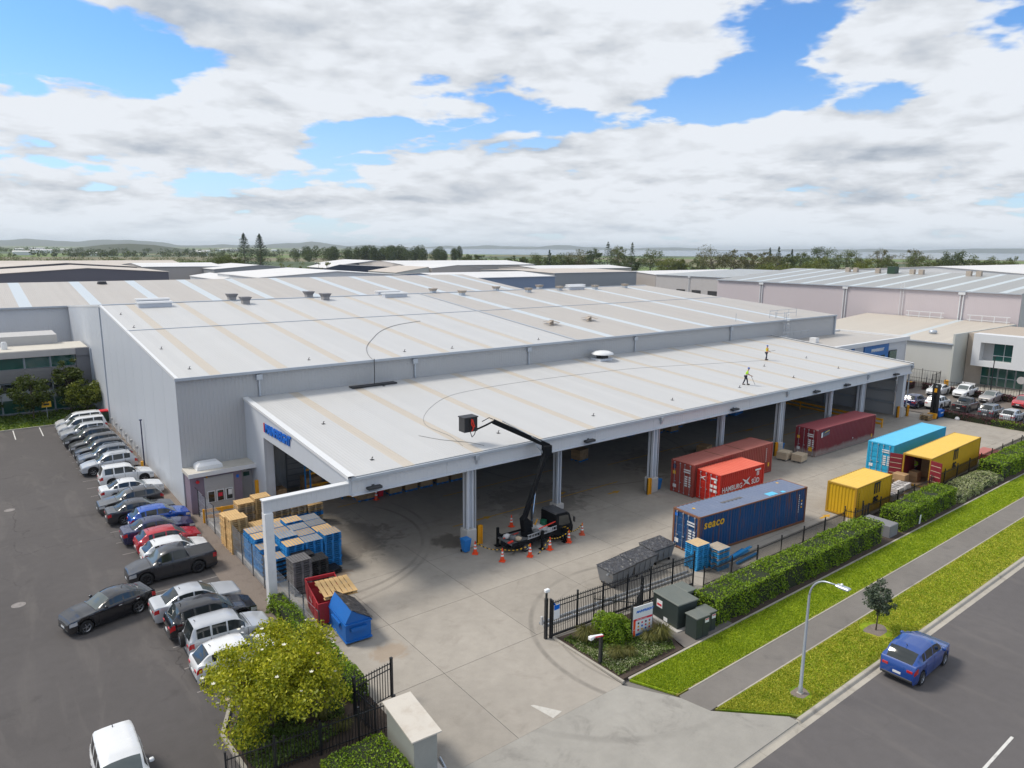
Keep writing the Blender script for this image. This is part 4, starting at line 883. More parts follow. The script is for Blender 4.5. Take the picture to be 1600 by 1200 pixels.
sheet('neighbour_path', [(121.5, 34), (128, 34), (128, 44.6), (121.5, 46)], 0.01, 'kerb_concrete')
# ------------------------------------------------------------------ vehicles
CARS = {
 'sedan': dict(L=4.82, W=1.83, wb=2.78, fo=0.95, wr=0.335, deck=[(0, .66), (.10, .78), (.9, .90), (1.45, .96), (3.9, 1.02), (4.6, 1.03), (4.76, .98), (4.82, .80)],
               roof=[(1.42, .95), (2.15, 1.38), (2.55, 1.45), (3.1, 1.45), (3.45, 1.40), (4.18, 1.04)], ws=(1.42, 2.15), rw=(3.45, 4.18), side=(1.75, 3.85), bp=2.65, cp=3.5),
 'coupe': dict(L=4.75, W=1.84, wb=2.84, fo=0.85, wr=0.355, deck=[(0, .68), (.10, .84), (.8, .97), (1.5, 1.01), (3.9, 1.06), (4.5, 1.06), (4.68, 1.0), (4.75, .80)],
               roof=[(1.45, 1.0), (2.2, 1.38), (2.65, 1.46), (3.05, 1.45), (3.4, 1.39), (4.35, 1.06)], ws=(1.45, 2.2), rw=(3.4, 4.35), side=(1.8, 3.85), bp=2.9, cp=None),
 'hatch': dict(L=4.22, W=1.75, wb=2.58, fo=0.85, wr=0.315, deck=[(0, .66), (.10, .79), (.75, .92), (1.1, .97), (3.5, 1.04), (4.08, 1.03), (4.18, .92), (4.22, .70)],
               roof=[(1.05, .96), (1.75, 1.40), (2.2, 1.48), (3.1, 1.47), (3.55, 1.41), (4.08, 1.03)], ws=(1.05, 1.75), rw=(3.55, 4.08), side=(1.35, 3.45), bp=2.35, cp=3.15),
 'suv':   dict(L=4.68, W=1.88, wb=2.72, fo=0.92, wr=0.37, deck=[(0, .68), (.08, .82), (.8, 1.0), (1.3, 1.06), (3.9, 1.12), (4.5, 1.14), (4.64, 1.0), (4.68, .72)],
               roof=[(1.28, 1.06), (1.95, 1.55), (2.4, 1.67), (3.6, 1.68), (4.1, 1.62), (4.52, 1.13)], ws=(1.28, 1.95), rw=(4.1, 4.52), side=(1.6, 4.05), bp=2.6, cp=3.5, clad=True),
 'boxy':  dict(L=4.35, W=1.82, wb=2.55, fo=0.85, wr=0.37, deck=[(0, .68), (.08, .85), (.8, 1.0), (1.25, 1.05), (3.9, 1.10), (4.22, 1.1), (4.32, 1.0), (4.35, .72)],
               roof=[(1.25, 1.05), (1.75, 1.56), (2.1, 1.70), (3.6, 1.73), (4.0, 1.70), (4.26, 1.1)], ws=(1.25, 1.75), rw=(4.0, 4.26), side=(1.5, 3.9), bp=2.4, cp=3.2, clad=True),
 'wagon': dict(L=4.75, W=1.84, wb=2.76, fo=0.92, wr=0.34, deck=[(0, .66), (.10, .80), (.9, .92), (1.4, .98), (3.9, 1.05), (4.55, 1.06), (4.70, .95), (4.75, .70)],
               roof=[(1.38, .98), (2.05, 1.40), (2.5, 1.50), (3.6, 1.49), (4.15, 1.43), (4.62, 1.06)], ws=(1.38, 2.05), rw=(4.15, 4.62), side=(1.65, 4.1), bp=2.6, cp=3.45),
 'van':   dict(L=4.85, W=1.85, wb=2.95, fo=0.95, wr=0.34, deck=[(0, .65), (.08, .82), (.5, 1.0), (.95, 1.08), (4.2, 1.14), (4.74, 1.14), (4.82, 1.0), (4.85, .7)],
               roof=[(.9, 1.07), (1.75, 1.68), (2.2, 1.80), (4.0, 1.82), (4.5, 1.76), (4.78, 1.14)], ws=(.9, 1.75), rw=(4.5, 4.78), side=(1.3, 4.4), bp=2.4, cp=3.5),
 'ute':   dict(L=5.30, W=1.88, wb=3.08, fo=1.0, wr=0.395, deck=[(0, .72), (.08, .88), (.8, 1.05), (1.4, 1.12), (3.5, 1.14), (3.62, 1.16), (5.2, 1.18), (5.28, 1.1), (5.30, .75)],
               roof=[(1.38, 1.12), (1.95, 1.62), (2.35, 1.76), (3.1, 1.78), (3.40, 1.72), (3.62, 1.16)], ws=(1.38, 1.95), rw=(3.40, 3.62), side=(1.65, 3.42), bp=2.6, cp=None, clad=True, tray=(3.68, 5.22)),
}
def scaled(c, k):
    d = dict(c)
    for a in ('L', 'W', 'wb', 'fo', 'wr', 'bp', 'cp'):
        if d[a]: d[a] = d[a]*k
    for a in ('deck', 'roof'): d[a] = [(x*k, z*k) for x, z in d[a]]
    for a in ('ws', 'rw', 'side'): d[a] = tuple(x*k for x in d[a])
    return d
CARS['road_hatch'] = scaled(CARS['hatch'], 1.07)
def lerp_tab(tab, s):
    if s <= tab[0][0]: return tab[0][1]
    for (a, za), (b, zb) in zip(tab[:-1], tab[1:]):
        if s <= b:
            t = (s-a)/(b-a); t2 = t*t*(3-2*t); t = 0.55*t+0.45*t2
            return za+(zb-za)*t
    return tab[-1][1]
WHEELS = {}
def wheel_mesh(r, rim):
    k = (r, rim)
    if k in WHEELS: return WHEELS[k]
    ty = MB().lathe([(r*0.62, -0.11), (r*0.9, -0.115), (r*0.985, -0.08), (r, -0.03), (r, 0.03), (r*0.985, 0.08), (r*0.9, 0.115), (r*0.62, 0.11)], 20, axis='y').mesh('tyre', 'rubber', True, 50)
    q = MB().lathe([(r*0.64, -0.10), (r*0.62, -0.085), (r*0.56, -0.05), (0, -0.05)], 20, axis='y'); q.lathe([(0, 0.05), (r*0.56, 0.05), (r*0.62, 0.085), (r*0.64, 0.10)], 20, axis='y')
    dk = q.mesh('rim', 'rim_dark' , True, 40)
    sp = MB()
    for side in (-1, 1):
        for i in range(5):
            t = 2*math.pi*i/5; c, s_ = math.cos(t), math.sin(t)
            sp.beam((c*r*0.10, side*0.078, s_*r*0.10), (c*r*0.60, side*0.082, s_*r*0.60), 0.03 if rim == 'rim' else 0.02, r*0.20, up=(0, 1, 0))
        sp.lathe([(r*0.56, side*0.07), (r*0.64, side*0.105)] if side > 0 else [(r*0.64, -0.105), (r*0.56, -0.07)], 20, axis='y')
        sp.cyl((0, side*0.05, 0), (0, side*0.095, 0), r*0.15, n=10)
    sm = sp.mesh('spokes', rim)
    WHEELS[k] = (ty, dk, sm); return WHEELS[k]
def make_car(kind, x, y, heading, colmat, label, name='parked_car', cat='car', group='cars in the left car park', rim='rim', z=0.0, roofmat=None, glassmat='car_glass', rails=False, bars=False, spare=False, chrome=False, tint=None, trayopen=False):
    """heading: direction of the nose, radians from +X"""
    c = CARS[kind]; L, W = c['L'], c['W']
    e = empty(name, (x, y, z), heading, label, cat, group)
    e.scale = (1, 1, 1.075)
    wf, wb_ = c['fo'], c['fo']+c['wb']; R_ = c['wr']; ar = R_+0.07
    crit = [0, .02, .06, .14, .28, .45, L-.45, L-.28, L-.14, L-.06, L-.02, L, c['ws'][0], c['ws'][1], c['rw'][0], c['rw'][1], c['side'][0], c['side'][1], c['bp']-.04, c['bp']+.04]
    if c['cp']: crit += [c['cp']-.05, c['cp']+.05]
    if c.get('tray'): crit += list(c['tray'])
    for w_ in (wf, wb_): crit += [w_+ar*k for k in (-1.02, -.98, -.9, -.7, -.4, 0, .4, .7, .9, .98, 1.02)]
    crit += [L*i/22 for i in range(23)]
    st = []
    for s_ in sorted(crit):
        if 0 <= s_ <= L and (not st or s_-st[-1] > 0.008): st.append(s_)
    pw = [(0, .66), (.02, .74), (.06, .81), (.14, .88), (.30, .94), (.55, .98), (.9, 1.0), (L-.9, 1.0), (L-.4, .97), (L-.14, .93), (L-.06, .89), (L-.02, .85), (L, .80)]
    rows = []
    for s_ in st:
        w = W/2*lerp_tab(pw, s_); dk = lerp_tab(c['deck'], s_)
        h = 0.0
        if c['roof'][0][0] < s_ < c['roof'][-1][0]: h = max(0.0, lerp_tab(c['roof'], s_)-dk)
        zb = 0.21 + (0.12 if s_ < .06 or s_ > L-.06 else 0)
        for w_ in (wf, wb_):
            d = abs(s_-w_)
            if d < ar: zb = max(zb, R_+math.sqrt(ar*ar-d*d))
        X = L/2-s_
        dz = dk-zb; crown = 0.035*(1-abs(2*s_/L-1)**3)
        Z = [zb, zb+.22*dz, zb+.62*dz, zb+.90*dz, dk, dk+.09*h, dk+.86*h, dk+.965*h, dk+.99*h+crown*.8, dk+h+crown]
        Yv = [.93*w, .985*w, 1.0*w, .985*w, .95*w, .915*w, .79*w, .70*w, .38*w, 0]
        rows.append([(X, Yv[j], Z[j]) for j in range(10)]+[(X, -Yv[j], Z[j]) for j in range(8, -1, -1)])
    groups = {}
    def put(key, quad): groups.setdefault(key, []).append(quad)
    n = len(st)
    for i in range(n-1):
        s0, s1 = st[i], st[i+1]; sm = (s0+s1)/2
        for j in range(18):
            jj = j if j < 9 else 17-j           # row index 0..8 from the bottom
            side = 'R' if j < 9 else 'L'
            key = 'body'
            if jj == 0 and c.get('clad'): key = 'cladding'
            if jj in (6, 7, 8) and roofmat and c['ws'][1] <= sm <= c['rw'][0]: key = 'roof'
            if jj in (7, 8) and c['ws'][0]+.03 < sm < c['ws'][1]: key = 'windscreen'
            elif jj in (7, 8) and c['rw'][0] < sm < c['rw'][1]-.02: key = 'rear_window'
            elif jj == 5 and c['side'][0] < sm < c['side'][1] and abs(sm-c['bp']) > .04 and not (c['cp'] and abs(sm-c['cp']) < .05):
                seg = 0 if sm < c['bp'] else (1 if not c['cp'] or sm < c['cp'] else 2); key = 'side_window'+side+str(seg)
            elif jj == 2 and .06 < sm < .38: key = 'headlight'+side
            elif jj == 2 and L-.28 < sm < L-.03: key = 'tail_light'+side
            if c.get('tray') and jj in (7, 8) and c['tray'][0] < sm < c['tray'][1]: key = 'tray_cover_or_shade'
            put(key, (i, j))
    flat = [p for r in rows for p in r]; m = 19
    ci = []
    for key, qs in groups.items():
        used = {}; q = MB()
        def ix(a):
            if a not in used: used[a] = len(q.v); q.v.append(flat[a])
            return used[a]
        for (i, j) in qs: q.f.append(tuple(ix(a) for a in (i*m+j, i*m+j+1, (i+1)*m+j+1, (i+1)*m+j)))
        base = key.rstrip('012').rstrip('RL') if key.startswith(('side_window', 'headlight', 'tail_light')) else key
        if key == 'body':
            q.f.append(tuple(ix(j) for j in range(18, -1, -1))); q.f.append(tuple(ix((n-1)*m+j) for j in range(19)))
        mt = {'body': colmat, 'roof': roofmat, 'cladding': 'plastic_dark', 'windscreen': 'car_glass_light', 'rear_window': glassmat, 'side_window': glassmat, 'headlight': 'lamp_clear', 'tail_light': 'lamp_red', 'tray_cover_or_shade': 'plastic_dark' if not trayopen else 'underbody'}[base]  # open tray: flat dark sheet paints its shaded bed; otherwise a real cover
        q.build(base, mt, e, smooth=True, ang=38)
    # shut lines of doors and bonnet
    for s_ in [c['ws'][0]+.12, c['bp']]+([c['cp']+.1] if c['cp'] else [c['bp']+.95]):
        i = min(range(n), key=lambda k: abs(st[k]-s_))
        for sd in (1, -1):
            q = MB(); rr = rows[i][1:5]
            for a, b_ in zip(rr[:-1], rr[1:]):
                q.add([(a[0]-.011, sd*(a[1]+.004), a[2]), (a[0]+.011, sd*(a[1]+.004), a[2]), (b_[0]+.011, sd*(b_[1]+.004), b_[2]), (b_[0]-.011, sd*(b_[1]+.004), b_[2])], [(0, 1, 2, 3)])
            q.build('door_gap', 'underbody', e)
    i = min(range(n), key=lambda k: abs(st[k]-(c['ws'][0]-.06))); q = MB(); rr = rows[i][4:15]
    for a, b_ in zip(rr[:-1], rr[1:]): q.add([(a[0]-.012, a[1], a[2]+.004), (b_[0]-.012, b_[1], b_[2]+.004), (b_[0]+.012, b_[1], b_[2]+.004), (a[0]+.012, a[1], a[2]+.004)], [(0, 1, 2, 3)])
    q.build('bonnet_gap', 'underbody', e)
    for s_ in (c['bp']-.22, c['bp']+.75):
        for sd in (1, -1): MB().cbox(L/2-s_-.09, L/2-s_+.09, sd*(W/2*.985)-.02, sd*(W/2*.985)+.02, c['deck'][3][1]-.14, c['deck'][3][1]-.10, .01).build('door_handle', 'chrome' if chrome else colmat, e)
    # underside, wheels
    MB().box(-L/2+.15, L/2-.15, -W/2+.26, W/2-.26, .2, .62).build('underbody', 'underbody', e)
    ty, dk, spk = wheel_mesh(R_, rim)
    for s_ in (wf, wb_):
        for sd in (1, -1):
            w = bpy.data.objects.new('wheel', ty); link(w, e); w.location = (L/2-s_, sd*(W/2-.125), R_)
            r1 = bpy.data.objects.new('rim', dk); link(r1, w); r2 = bpy.data.objects.new('spokes', spk); link(r2, w)
    nz = lerp_tab(c['deck'], .0)
    g = MB().cbox(L/2-.04, L/2+.012, -W*.24, W*.24, nz-.20, nz-.03, .01); o = g.build('grille', 'plastic_dark', e)
    if chrome: MB().box(L/2, L/2+.02, -W*.22, W*.22, nz-.10, nz-.085).build('grille_bar', 'chrome', o)
    MB().cbox(L/2-.05, L/2+.01, -W*.33, W*.33, .30, .40, .01).build('air_intake', 'plastic_dark', e)
    tz = lerp_tab(c['deck'], L-.04)
    for sd in (1, -1):
        MB().cbox(-L/2-.012, -L/2+.05, sd*W*.31-W*.075, sd*W*.31+W*.075, tz-.22, tz-.10, .01).build('tail_light', 'lamp_red', e)
        q = MB().cbox(L/2-c['ws'][0]-.52, L/2-c['ws'][0]-.36, sd*(W/2+.09)-.09, sd*(W/2+.09)+.09, c['roof'][0][1]+.05, c['roof'][0][1]+.19, .03); q.build('mirror', colmat, e, smooth=True, ang=60)
    MB().box(-L/2-.015, -L/2+.03, -.19, .19, .52 if kind != 'ute' else .62, .63 if kind != 'ute' else .73).build('number_plate', 'plate', e); MB().box(L/2-.03, L/2+.022, -.19, .19, .42, .53).build('number_plate', 'plate', e)
    MB().cbox(-L/2-.02, -L/2+.06, -W*.40, W*.40, .30, .42, .02).build('rear_bumper', 'plastic_dark', e)
    rz = max(z_ for _, z_ in c['roof'])
    if rails:
        for sd in (1, -1): MB().tube([(L/2-c['ws'][1]-.4, sd*W*.37, rz-.06), (L/2-c['ws'][1]-.5, sd*W*.37, rz+.03), (L/2-c['rw'][0]+.4, sd*W*.37, rz+.02), (L/2-c['rw'][0]+.3, sd*W*.37, rz-.06)], .022, 5).build('roof_rail', 'galv', e)
    if bars:
        for s_ in (c['ws'][1]+.45, c['rw'][0]-.65): MB().box(L/2-s_-.03, L/2-s_+.03, -W*.40, W*.40, rz+.07, rz+.10).build('roof_bar', 'chrome', e)
    if spare:
        w = bpy.data.objects.new('spare_wheel', ty); link(w, e); w.location = (-L/2-.10, .15, .92); w.rotation_euler = (0, 0, math.pi/2)
        MB().lathe([(0, -.125), (R_*.9, -.12), (R_*.98, -.07), (R_*.98, .07)], 18, axis='y').build('wheel_cover', colmat, w, smooth=True, ang=50)
    MB().cyl((L/2-c['rw'][0]+.25, 0, rz-.02), (L/2-c['rw'][0]+.15, 0, rz+.10), .018, n=5).build('aerial', 'plastic_dark', e)
    return e
paint('p_white', (0.72, 0.73, 0.74), 0.25, 0.0); paint('p_silver', (0.50, 0.52, 0.55), 0.34, 0.3); paint('p_silver_warm', (0.40, 0.385, 0.375), 0.34, 0.3)
paint('p_black', (0.010, 0.010, 0.013), 0.2, 0.0); paint('p_charcoal', (0.024, 0.024, 0.029), 0.30, 0.2); paint('p_grey', (0.055, 0.053, 0.055), 0.30, 0.2)
paint('p_blue', (0.002, 0.075, 0.42), 0.25, 0.0); paint('p_navy', (0.018, 0.022, 0.085), 0.25, 0.3); paint('p_red', (0.46, 0.012, 0.025), 0.25, 0.15)
paint('p_indigo', (0.0, 0.048, 0.26), 0.3, 0.0); paint('p_sky', (0.01, 0.25, 0.55), 0.25, 0.3); paint('p_slate', (0.17, 0.185, 0.21), 0.28, 0.5)
IN, OUT = 0.0, math.pi
LP = [('van', 9.35, 94.2, OUT, 'p_white', 'white van parked nose out, last of the row by the red lidded bin', {}),
 ('van', 9.3, 91.4, OUT, 'p_white', 'white people carrier parked nose out, second from the far end of the row', {}),
 ('suv', 9.2, 88.7, OUT, 'p_silver', 'pale silver car parked nose out, third from the far end of the row', {}),
 ('suv', 9.2, 85.6, OUT, 'p_charcoal', 'dark car with black grille parked nose out, fourth from the far end', {'rails': True}),
 ('suv', 9.4, 82.6, OUT, 'p_grey', 'dark grey wagon parked nose out, fifth from the far end', {'chrome': True}),
 ('suv', 9.45, 79.9, OUT, 'p_charcoal', 'charcoal wagon parked nose out between two dark cars', {'chrome': True}),
 ('suv', 9.45, 77.2, OUT, 'p_slate', 'slate grey car parked nose out beside the silver four wheel drive', {'rails': True}),
 ('suv', 9.35, 74.15, OUT, 'p_silver', 'silver four wheel drive with dark alloys parked nose out next to the white one', {'rails': True}),
 ('boxy', 10.0, 69.4, IN, 'p_white', 'white boxy four wheel drive parked nose to the wall by the lamp post', {'glassmat': 'car_glass'}),
 ('sedan', 9.75, 65.4, IN, 'p_white', 'white sedan parked nose in beside the wagon with roof bars', {}),
 ('wagon', 9.1, 62.3, OUT, 'p_grey', 'grey wagon with chrome roof bars and red tall tail lights, parked nose out', {'bars': True, 'chrome': True}),
 ('sedan', 9.35, 59.5, IN, 'p_charcoal', 'black sedan with silver alloys parked nose in beside the blue hatchback', {}),
 ('hatch', 10.2, 57.1, IN, 'p_blue', 'bright blue hatchback in the left row near the gatehouse', {}),
 ('sedan', 9.6, 54.6, IN, 'p_navy', 'navy sedan parked between the blue and the red hatchbacks', {}),
 ('hatch', 9.75, 52.15, IN, 'p_red', 'red hatchback parked nose in along the yard fence', {}),
 ('hatch', 9.7, 49.85, IN, 'p_white', 'white hatchback half hidden behind the dark pickup', {}),
 ('ute', 8.95, 47.55, OUT, 'p_charcoal', 'dark grey pickup with covered tray parked nose out', {'rim': 'rim_dark'}),
 ('sedan', 9.0, 41.75, IN, 'p_silver', 'silver sedan with rear facing the drive, behind the black coupe', {}),
 ('suv', 9.2, 39.25, IN, 'p_black', 'black crossover parked beside the silver sedan', {'chrome': True}),
 ('boxy', 9.4, 36.8, IN, 'p_silver', 'silver four wheel drive with spare wheel on its back door', {'spare': True}),
 ('hatch', 9.1, 34.4, IN, 'p_white', 'white hatchback half hidden under the flowering tree', {})]
for (k, x, y, h, m, lab, kw) in LP: make_car(k, x, y, h, m, lab, name='parked_pickup' if k == 'ute' else 'parked_car', cat='pickup' if k == 'ute' else 'car', **kw)
make_car('coupe', 4.75, 43.75, math.pi+0.26, 'p_black', 'black coupe pulling out at an angle across the drive', name='car', chrome=True, rim='rim')
make_car('boxy', 2.95, 28.45, -1.58, 'p_white', 'white four wheel drive cut off by the bottom edge of the picture', name='car')
make_car('road_hatch', 37.0, 13.5, 0.02, 'p_indigo', 'deep blue hatchback parked on the road by the kerb', name='parked_car', group='cars on the road', z=-0.062)
RP = [('sedan', 114.4, 43.3, math.pi, 'p_white', 'white sedan at the back of the right car park'), ('ute', 116.0, 40.2, math.pi, 'p_white', 'white pickup with open tray in the right car park'),
 ('sedan', 115.2, 36.6, math.pi, 'p_silver_warm', 'grey sedan beside the white pickup in the right car park'), ('suv', 102.9, 41.6, 0.0, 'p_navy', 'dark car behind the forklift next to the canopy corner'),
 ('suv', 104.4, 39.3, 0.0, 'p_white', 'white car hidden behind the forklift mast'), ('ute', 105.6, 36.3, 0.0, 'p_charcoal', 'dark pickup nose away behind the red hedge'),
 ('suv', 104.5, 32.9, 0.0, 'p_slate', 'blue silver car behind the fence of the right car park'), ('hatch', 104.0, 30.4, 0.0, 'p_silver', 'silver hatchback behind the fence near the right edge'),
 ('hatch', 103.9, 27.7, 0.0, 'p_sky', 'sky blue hatchback at the right edge of the picture'), ('hatch', 115.0, 32.6, math.pi, 'p_red', 'red tailed car cut by the right edge')]
for (k, x, y, h, m, lab) in RP: make_car(k, x, y, h, m, lab, name='parked_pickup' if k == 'ute' else 'parked_car', cat='pickup' if k == 'ute' else 'car', group='cars in the right car park', trayopen=(m == 'p_white'))
# ------------------------------------------------------------------ shipping containers
def contmat(name, col, rust=0.15, streak=0.15, roofcol=None, white=0.0):
    m, N, b = new_mat(name)
    pos = N.n('ShaderNodeTexCoord', 3)      # object coords
    x, y, z = N.xyz(pos)
    n1 = N.noise(pos, 0.7, 6, 0.65); n2 = N.noise(N.v('MULTIPLY', pos, (2.5, 2.5, 0.14)), 2.2, 5, 0.65); n3 = N.noise(pos, 6.0, 5, 0.7)
    f = N.m('MULTIPLY_ADD', n1, 0.34, 0.83); c = N.mix(1.0, col, N.comb(f, f, f), 'MULTIPLY')
    nrm = N.n('ShaderNodeNewGeometry', 1); up = N.ss(N.xyz(nrm)[2], 0.6, 0.9)
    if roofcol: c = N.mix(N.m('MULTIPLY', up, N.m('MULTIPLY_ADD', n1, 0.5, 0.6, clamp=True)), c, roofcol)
    c = N.mix(N.m('MULTIPLY', N.ss(n2, 0.53, 0.66, 0.0, streak), N.m('SUBTRACT', 1.0, up)), c, (0.16, 0.062, 0.032))
    c = N.mix(N.ss(n3, 0.60, 0.70, 0.0, rust), c, (0.17, 0.07, 0.035))
    if white:
        wv = N.m('ADD', z, N.m('MULTIPLY', N.m('SUBTRACT', n1, 0.5), 0.9)); c = N.mix(N.m('MULTIPLY', N.ss(wv, 0.85, 0.3, 0.0, white), N.m('SUBTRACT', 1.0, up)), c, (0.36, 0.32, 0.29))
    N.put(b.inputs['Base Color'], c); b.inputs['Roughness'].default_value = 0.5; b.inputs['Specular IOR Level'].default_value = 0.4
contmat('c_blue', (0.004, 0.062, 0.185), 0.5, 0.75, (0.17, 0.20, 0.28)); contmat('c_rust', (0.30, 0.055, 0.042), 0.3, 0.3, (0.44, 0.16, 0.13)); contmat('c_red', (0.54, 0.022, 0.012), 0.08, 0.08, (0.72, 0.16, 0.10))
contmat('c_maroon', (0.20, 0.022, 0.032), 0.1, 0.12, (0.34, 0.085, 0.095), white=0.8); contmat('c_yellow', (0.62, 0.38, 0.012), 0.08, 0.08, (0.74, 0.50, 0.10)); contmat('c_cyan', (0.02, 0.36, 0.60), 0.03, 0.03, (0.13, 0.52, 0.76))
contmat('c_yellow_dark', (0.42, 0.24, 0.02), 0.2, 0.2); contmat('c_maroon_in', (0.22, 0.018, 0.03), 0.05, 0.05)
simple('rust_steel', (0.20, 0.085, 0.045), 0.8, var=0.35, scale=4.0); simple('ply_floor', (0.22, 0.15, 0.09), 0.8, var=0.2, scale=3)
def corr(n_, length, z0, z1, y, depth, x0, side):
    """trapezoid corrugated sheet along x"""
    q = MB(); pts = []; p = length/n_
    for k in range(n_):
        a = x0+k*p; pts += [(a, 0), (a+.30*p, 0), (a+.42*p, depth), (a+.85*p, depth), (a+.97*p, 0)]
    pts.append((x0+length, 0))
    for (x, d) in pts: q.v += [(x, y+side*d, z0), (x, y+side*d, z1)]
    for i in range(len(pts)-1):
        a = 2*i; q.f.append((a, a+2, a+3, a+1) if side > 0 else (a, a+1, a+3, a+2))
    return q
def container(L, H, x, y, th, body, label, frame_m, doors='closed', roof_m=None, name='shipping_container', door_m=None, far_panel=True):
    W = 2.44
    e = empty(name, (x, y, 0.02), th, label, 'container', 'shipping containers in the yard')
    t = 0.15
    n = int(round((L-2*t)/0.28))
    corr(n, L-2*t, .16, H-.07, 0.03, .036, t, 1).build('side_wall', body, e); corr(n, L-2*t, .16, H-.07, W-0.03, .036, t, -1).build('side_wall', body, e)
    q = MB(); nr = int(round((L-2*t)/0.42)); p = (L-2*t)/nr
    pts = []
    for k in range(nr):
        a = t+k*p; pts += [(a, 0), (a+.45*p, 0), (a+.55*p, -.022), (a+.9*p, -.022)]
    pts.append((L-t, 0))
    for (xx, d) in pts: q.v += [(xx, .06, H-.015+d), (xx, W-.06, H-.015+d)]
    for i in range(len(pts)-1): q.f.append((2*i, 2*i+2, 2*i+3, 2*i+1))
    q.build('roof', roof_m or body, e)
    fr = MB()
    for xx in (0, L):
        a, b_ = (0, t) if xx == 0 else (L-t, L)
        for yy in ((0, t), (W-t, W)): fr.box(a, b_, *yy, .03, H-.02)
        fr.box(a, b_, t, W-t, H-.14, H-.022); fr.box(a, b_, t, W-t, .03, .17)
    for yy in ((0.0, .06), (W-.06, W)): fr.box(t, L-t, *yy, H-.085, H-.003); fr.box(t, L-t, *yy, .03, .175)
    fr.build('frame', frame_m, e)
    cc = MB().cbox(-.004, .176, -.004, .16, 0, .118, .01).mesh('corner_casting', frame_m)
    for (xx, yy, zz) in [(a, b_, c) for a in (0, L-.172) for b_ in (0, W-.156) for c in (0, H-.114)]:
        o = bpy.data.objects.new('corner_casting', cc); link(o, e); o.location = (xx, yy, zz)
    MB().box(.16, L-.16, .08, W-.08, .10, .15).build('floor', 'ply_floor', e)
    # far end (corrugated) wall
    q = MB(); pts = []; ne = 8; p = (W-2*t)/ne
    for k in range(ne):
        a = t+k*p; pts += [(a, 0), (a+.3*p, 0), (a+.42*p, .04), (a+.85*p, .04), (a+.97*p, 0)]
    pts.append((W-t, 0)); 
    xe = L-.03
    for (yy, d) in pts: q.v += [(xe-d, yy, .16), (xe-d, yy, H-.13)]
    for i in range(len(pts)-1): q.f.append((2*i, 2*i+2, 2*i+3, 2*i+1))
    q.build('end_wall', body, e)
    dm = door_m or body
    def leaf(name_='door'):
        d = MB().box(0, .05, 0, 1.06, .17, H-.15)
        for k in range(4): z0 = .35+k*(H-.7)/4; d.box(-.028, 0, .08, .98, z0, z0+(H-.7)/4*.62)
        return d
    if doors == 'closed':
        for s_ in (0, 1):
            o = leaf().build('door', dm, e); o.location = (.03, t+.005+s_*1.075, 0)
            for k, yy in enumerate((.22, .80)):
                r = MB().cyl((-.055, yy, .10), (-.055, yy, H-.10), .02, n=6); r.box(-.09, -.03, yy-.05, yy+.05, .12, .22); r.box(-.09, -.03, yy-.05, yy+.05, H-.22, H-.12); r.box(-.085, -.04, yy-.16, yy+.02, 1.0, 1.05)
                r.build('lock_rod', 'galv', o)
    elif doors == 'open':
        for s_ in (0, 1):
            o = leaf().build('door', 'c_maroon_in', e)
            o.location = (.03, t, 0) if s_ == 0 else (.03, W-t, 0)
            o.rotation_euler = (0, 0, R(163)) if s_ == 0 else (0, 0, R(15))
            o.location = (-.02, .02, 0) if s_ == 0 else (-.02, W-.02, 0)
            for k in range(5):
                for xx in ((.05, .06) if s_ == 0 else (-.04, -.03),): MB().box(*xx, .06, 1.0, .45+k*(H-.75)/4.6, .50+k*(H-.75)/4.6).build('door_rib', 'carton_pale', o)
        for yy in ((.075, .085), (W-.085, W-.075)): MB().box(.16, L-.2, *yy, .16, H-.1).build('lining', 'c_maroon_in', e)
        # hinge so that leaves stand out from the corners
    elif doors == 'front':            # this end shows the blind bulkhead
        q = MB()
        for (yy, d) in pts: q.v += [(.03+d, yy, .16), (.03+d, yy, H-.13)]
        for i in range(len(pts)-1): q.f.append((2*i, 2*i+1, 2*i+3, 2*i+2))
        q.build('end_wall', body, e)
    return e
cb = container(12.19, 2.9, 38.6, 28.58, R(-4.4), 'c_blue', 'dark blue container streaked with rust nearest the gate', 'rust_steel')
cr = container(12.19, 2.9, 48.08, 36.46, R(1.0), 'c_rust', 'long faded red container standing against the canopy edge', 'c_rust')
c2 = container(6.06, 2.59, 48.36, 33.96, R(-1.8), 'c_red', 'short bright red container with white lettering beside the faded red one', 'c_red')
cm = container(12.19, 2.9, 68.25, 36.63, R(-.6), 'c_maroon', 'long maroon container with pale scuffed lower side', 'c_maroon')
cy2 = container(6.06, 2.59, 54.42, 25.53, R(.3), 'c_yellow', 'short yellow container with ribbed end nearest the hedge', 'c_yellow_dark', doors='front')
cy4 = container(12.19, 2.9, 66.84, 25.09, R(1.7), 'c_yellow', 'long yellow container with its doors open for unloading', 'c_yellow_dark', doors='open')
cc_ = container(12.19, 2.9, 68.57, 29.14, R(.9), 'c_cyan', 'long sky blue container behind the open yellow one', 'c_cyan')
def ctext(c, txt, size, mat, x, y, z, face='side', H=0, **kw):
    # lettering 3 mm proud of the corrugation crests / the door face
    if face == 'side': M = frame((x, -.002, z), (1, 0, 0), (0, 0, 1))
    elif face == 'door': M = frame((-.012, y, z), (0, -1, 0), (0, 0, 1))
    else: M = frame((x, y, z), (1, 0, 0), (0, 1, 0))
    return text_mb(txt, size, mat, kw.pop('name', 'lettering'), c, M, 0.004, **kw)
def cpatch(c, poly, mat, face='side', name='decal'):
    q = MB()
    if face == 'side': v = [(x, -.002, z) for x, z in poly]
    else: v = [(-.034, y, z) for y, z in poly]
    n = len(v); q.add(v, [tuple(range(n))]); return q.build(name, mat, c)
ctext(cb, 'seaco', 0.86, 'print_yellow', .5, 0, 1.95, bold=.018, shear=.12, spacing=1.08)
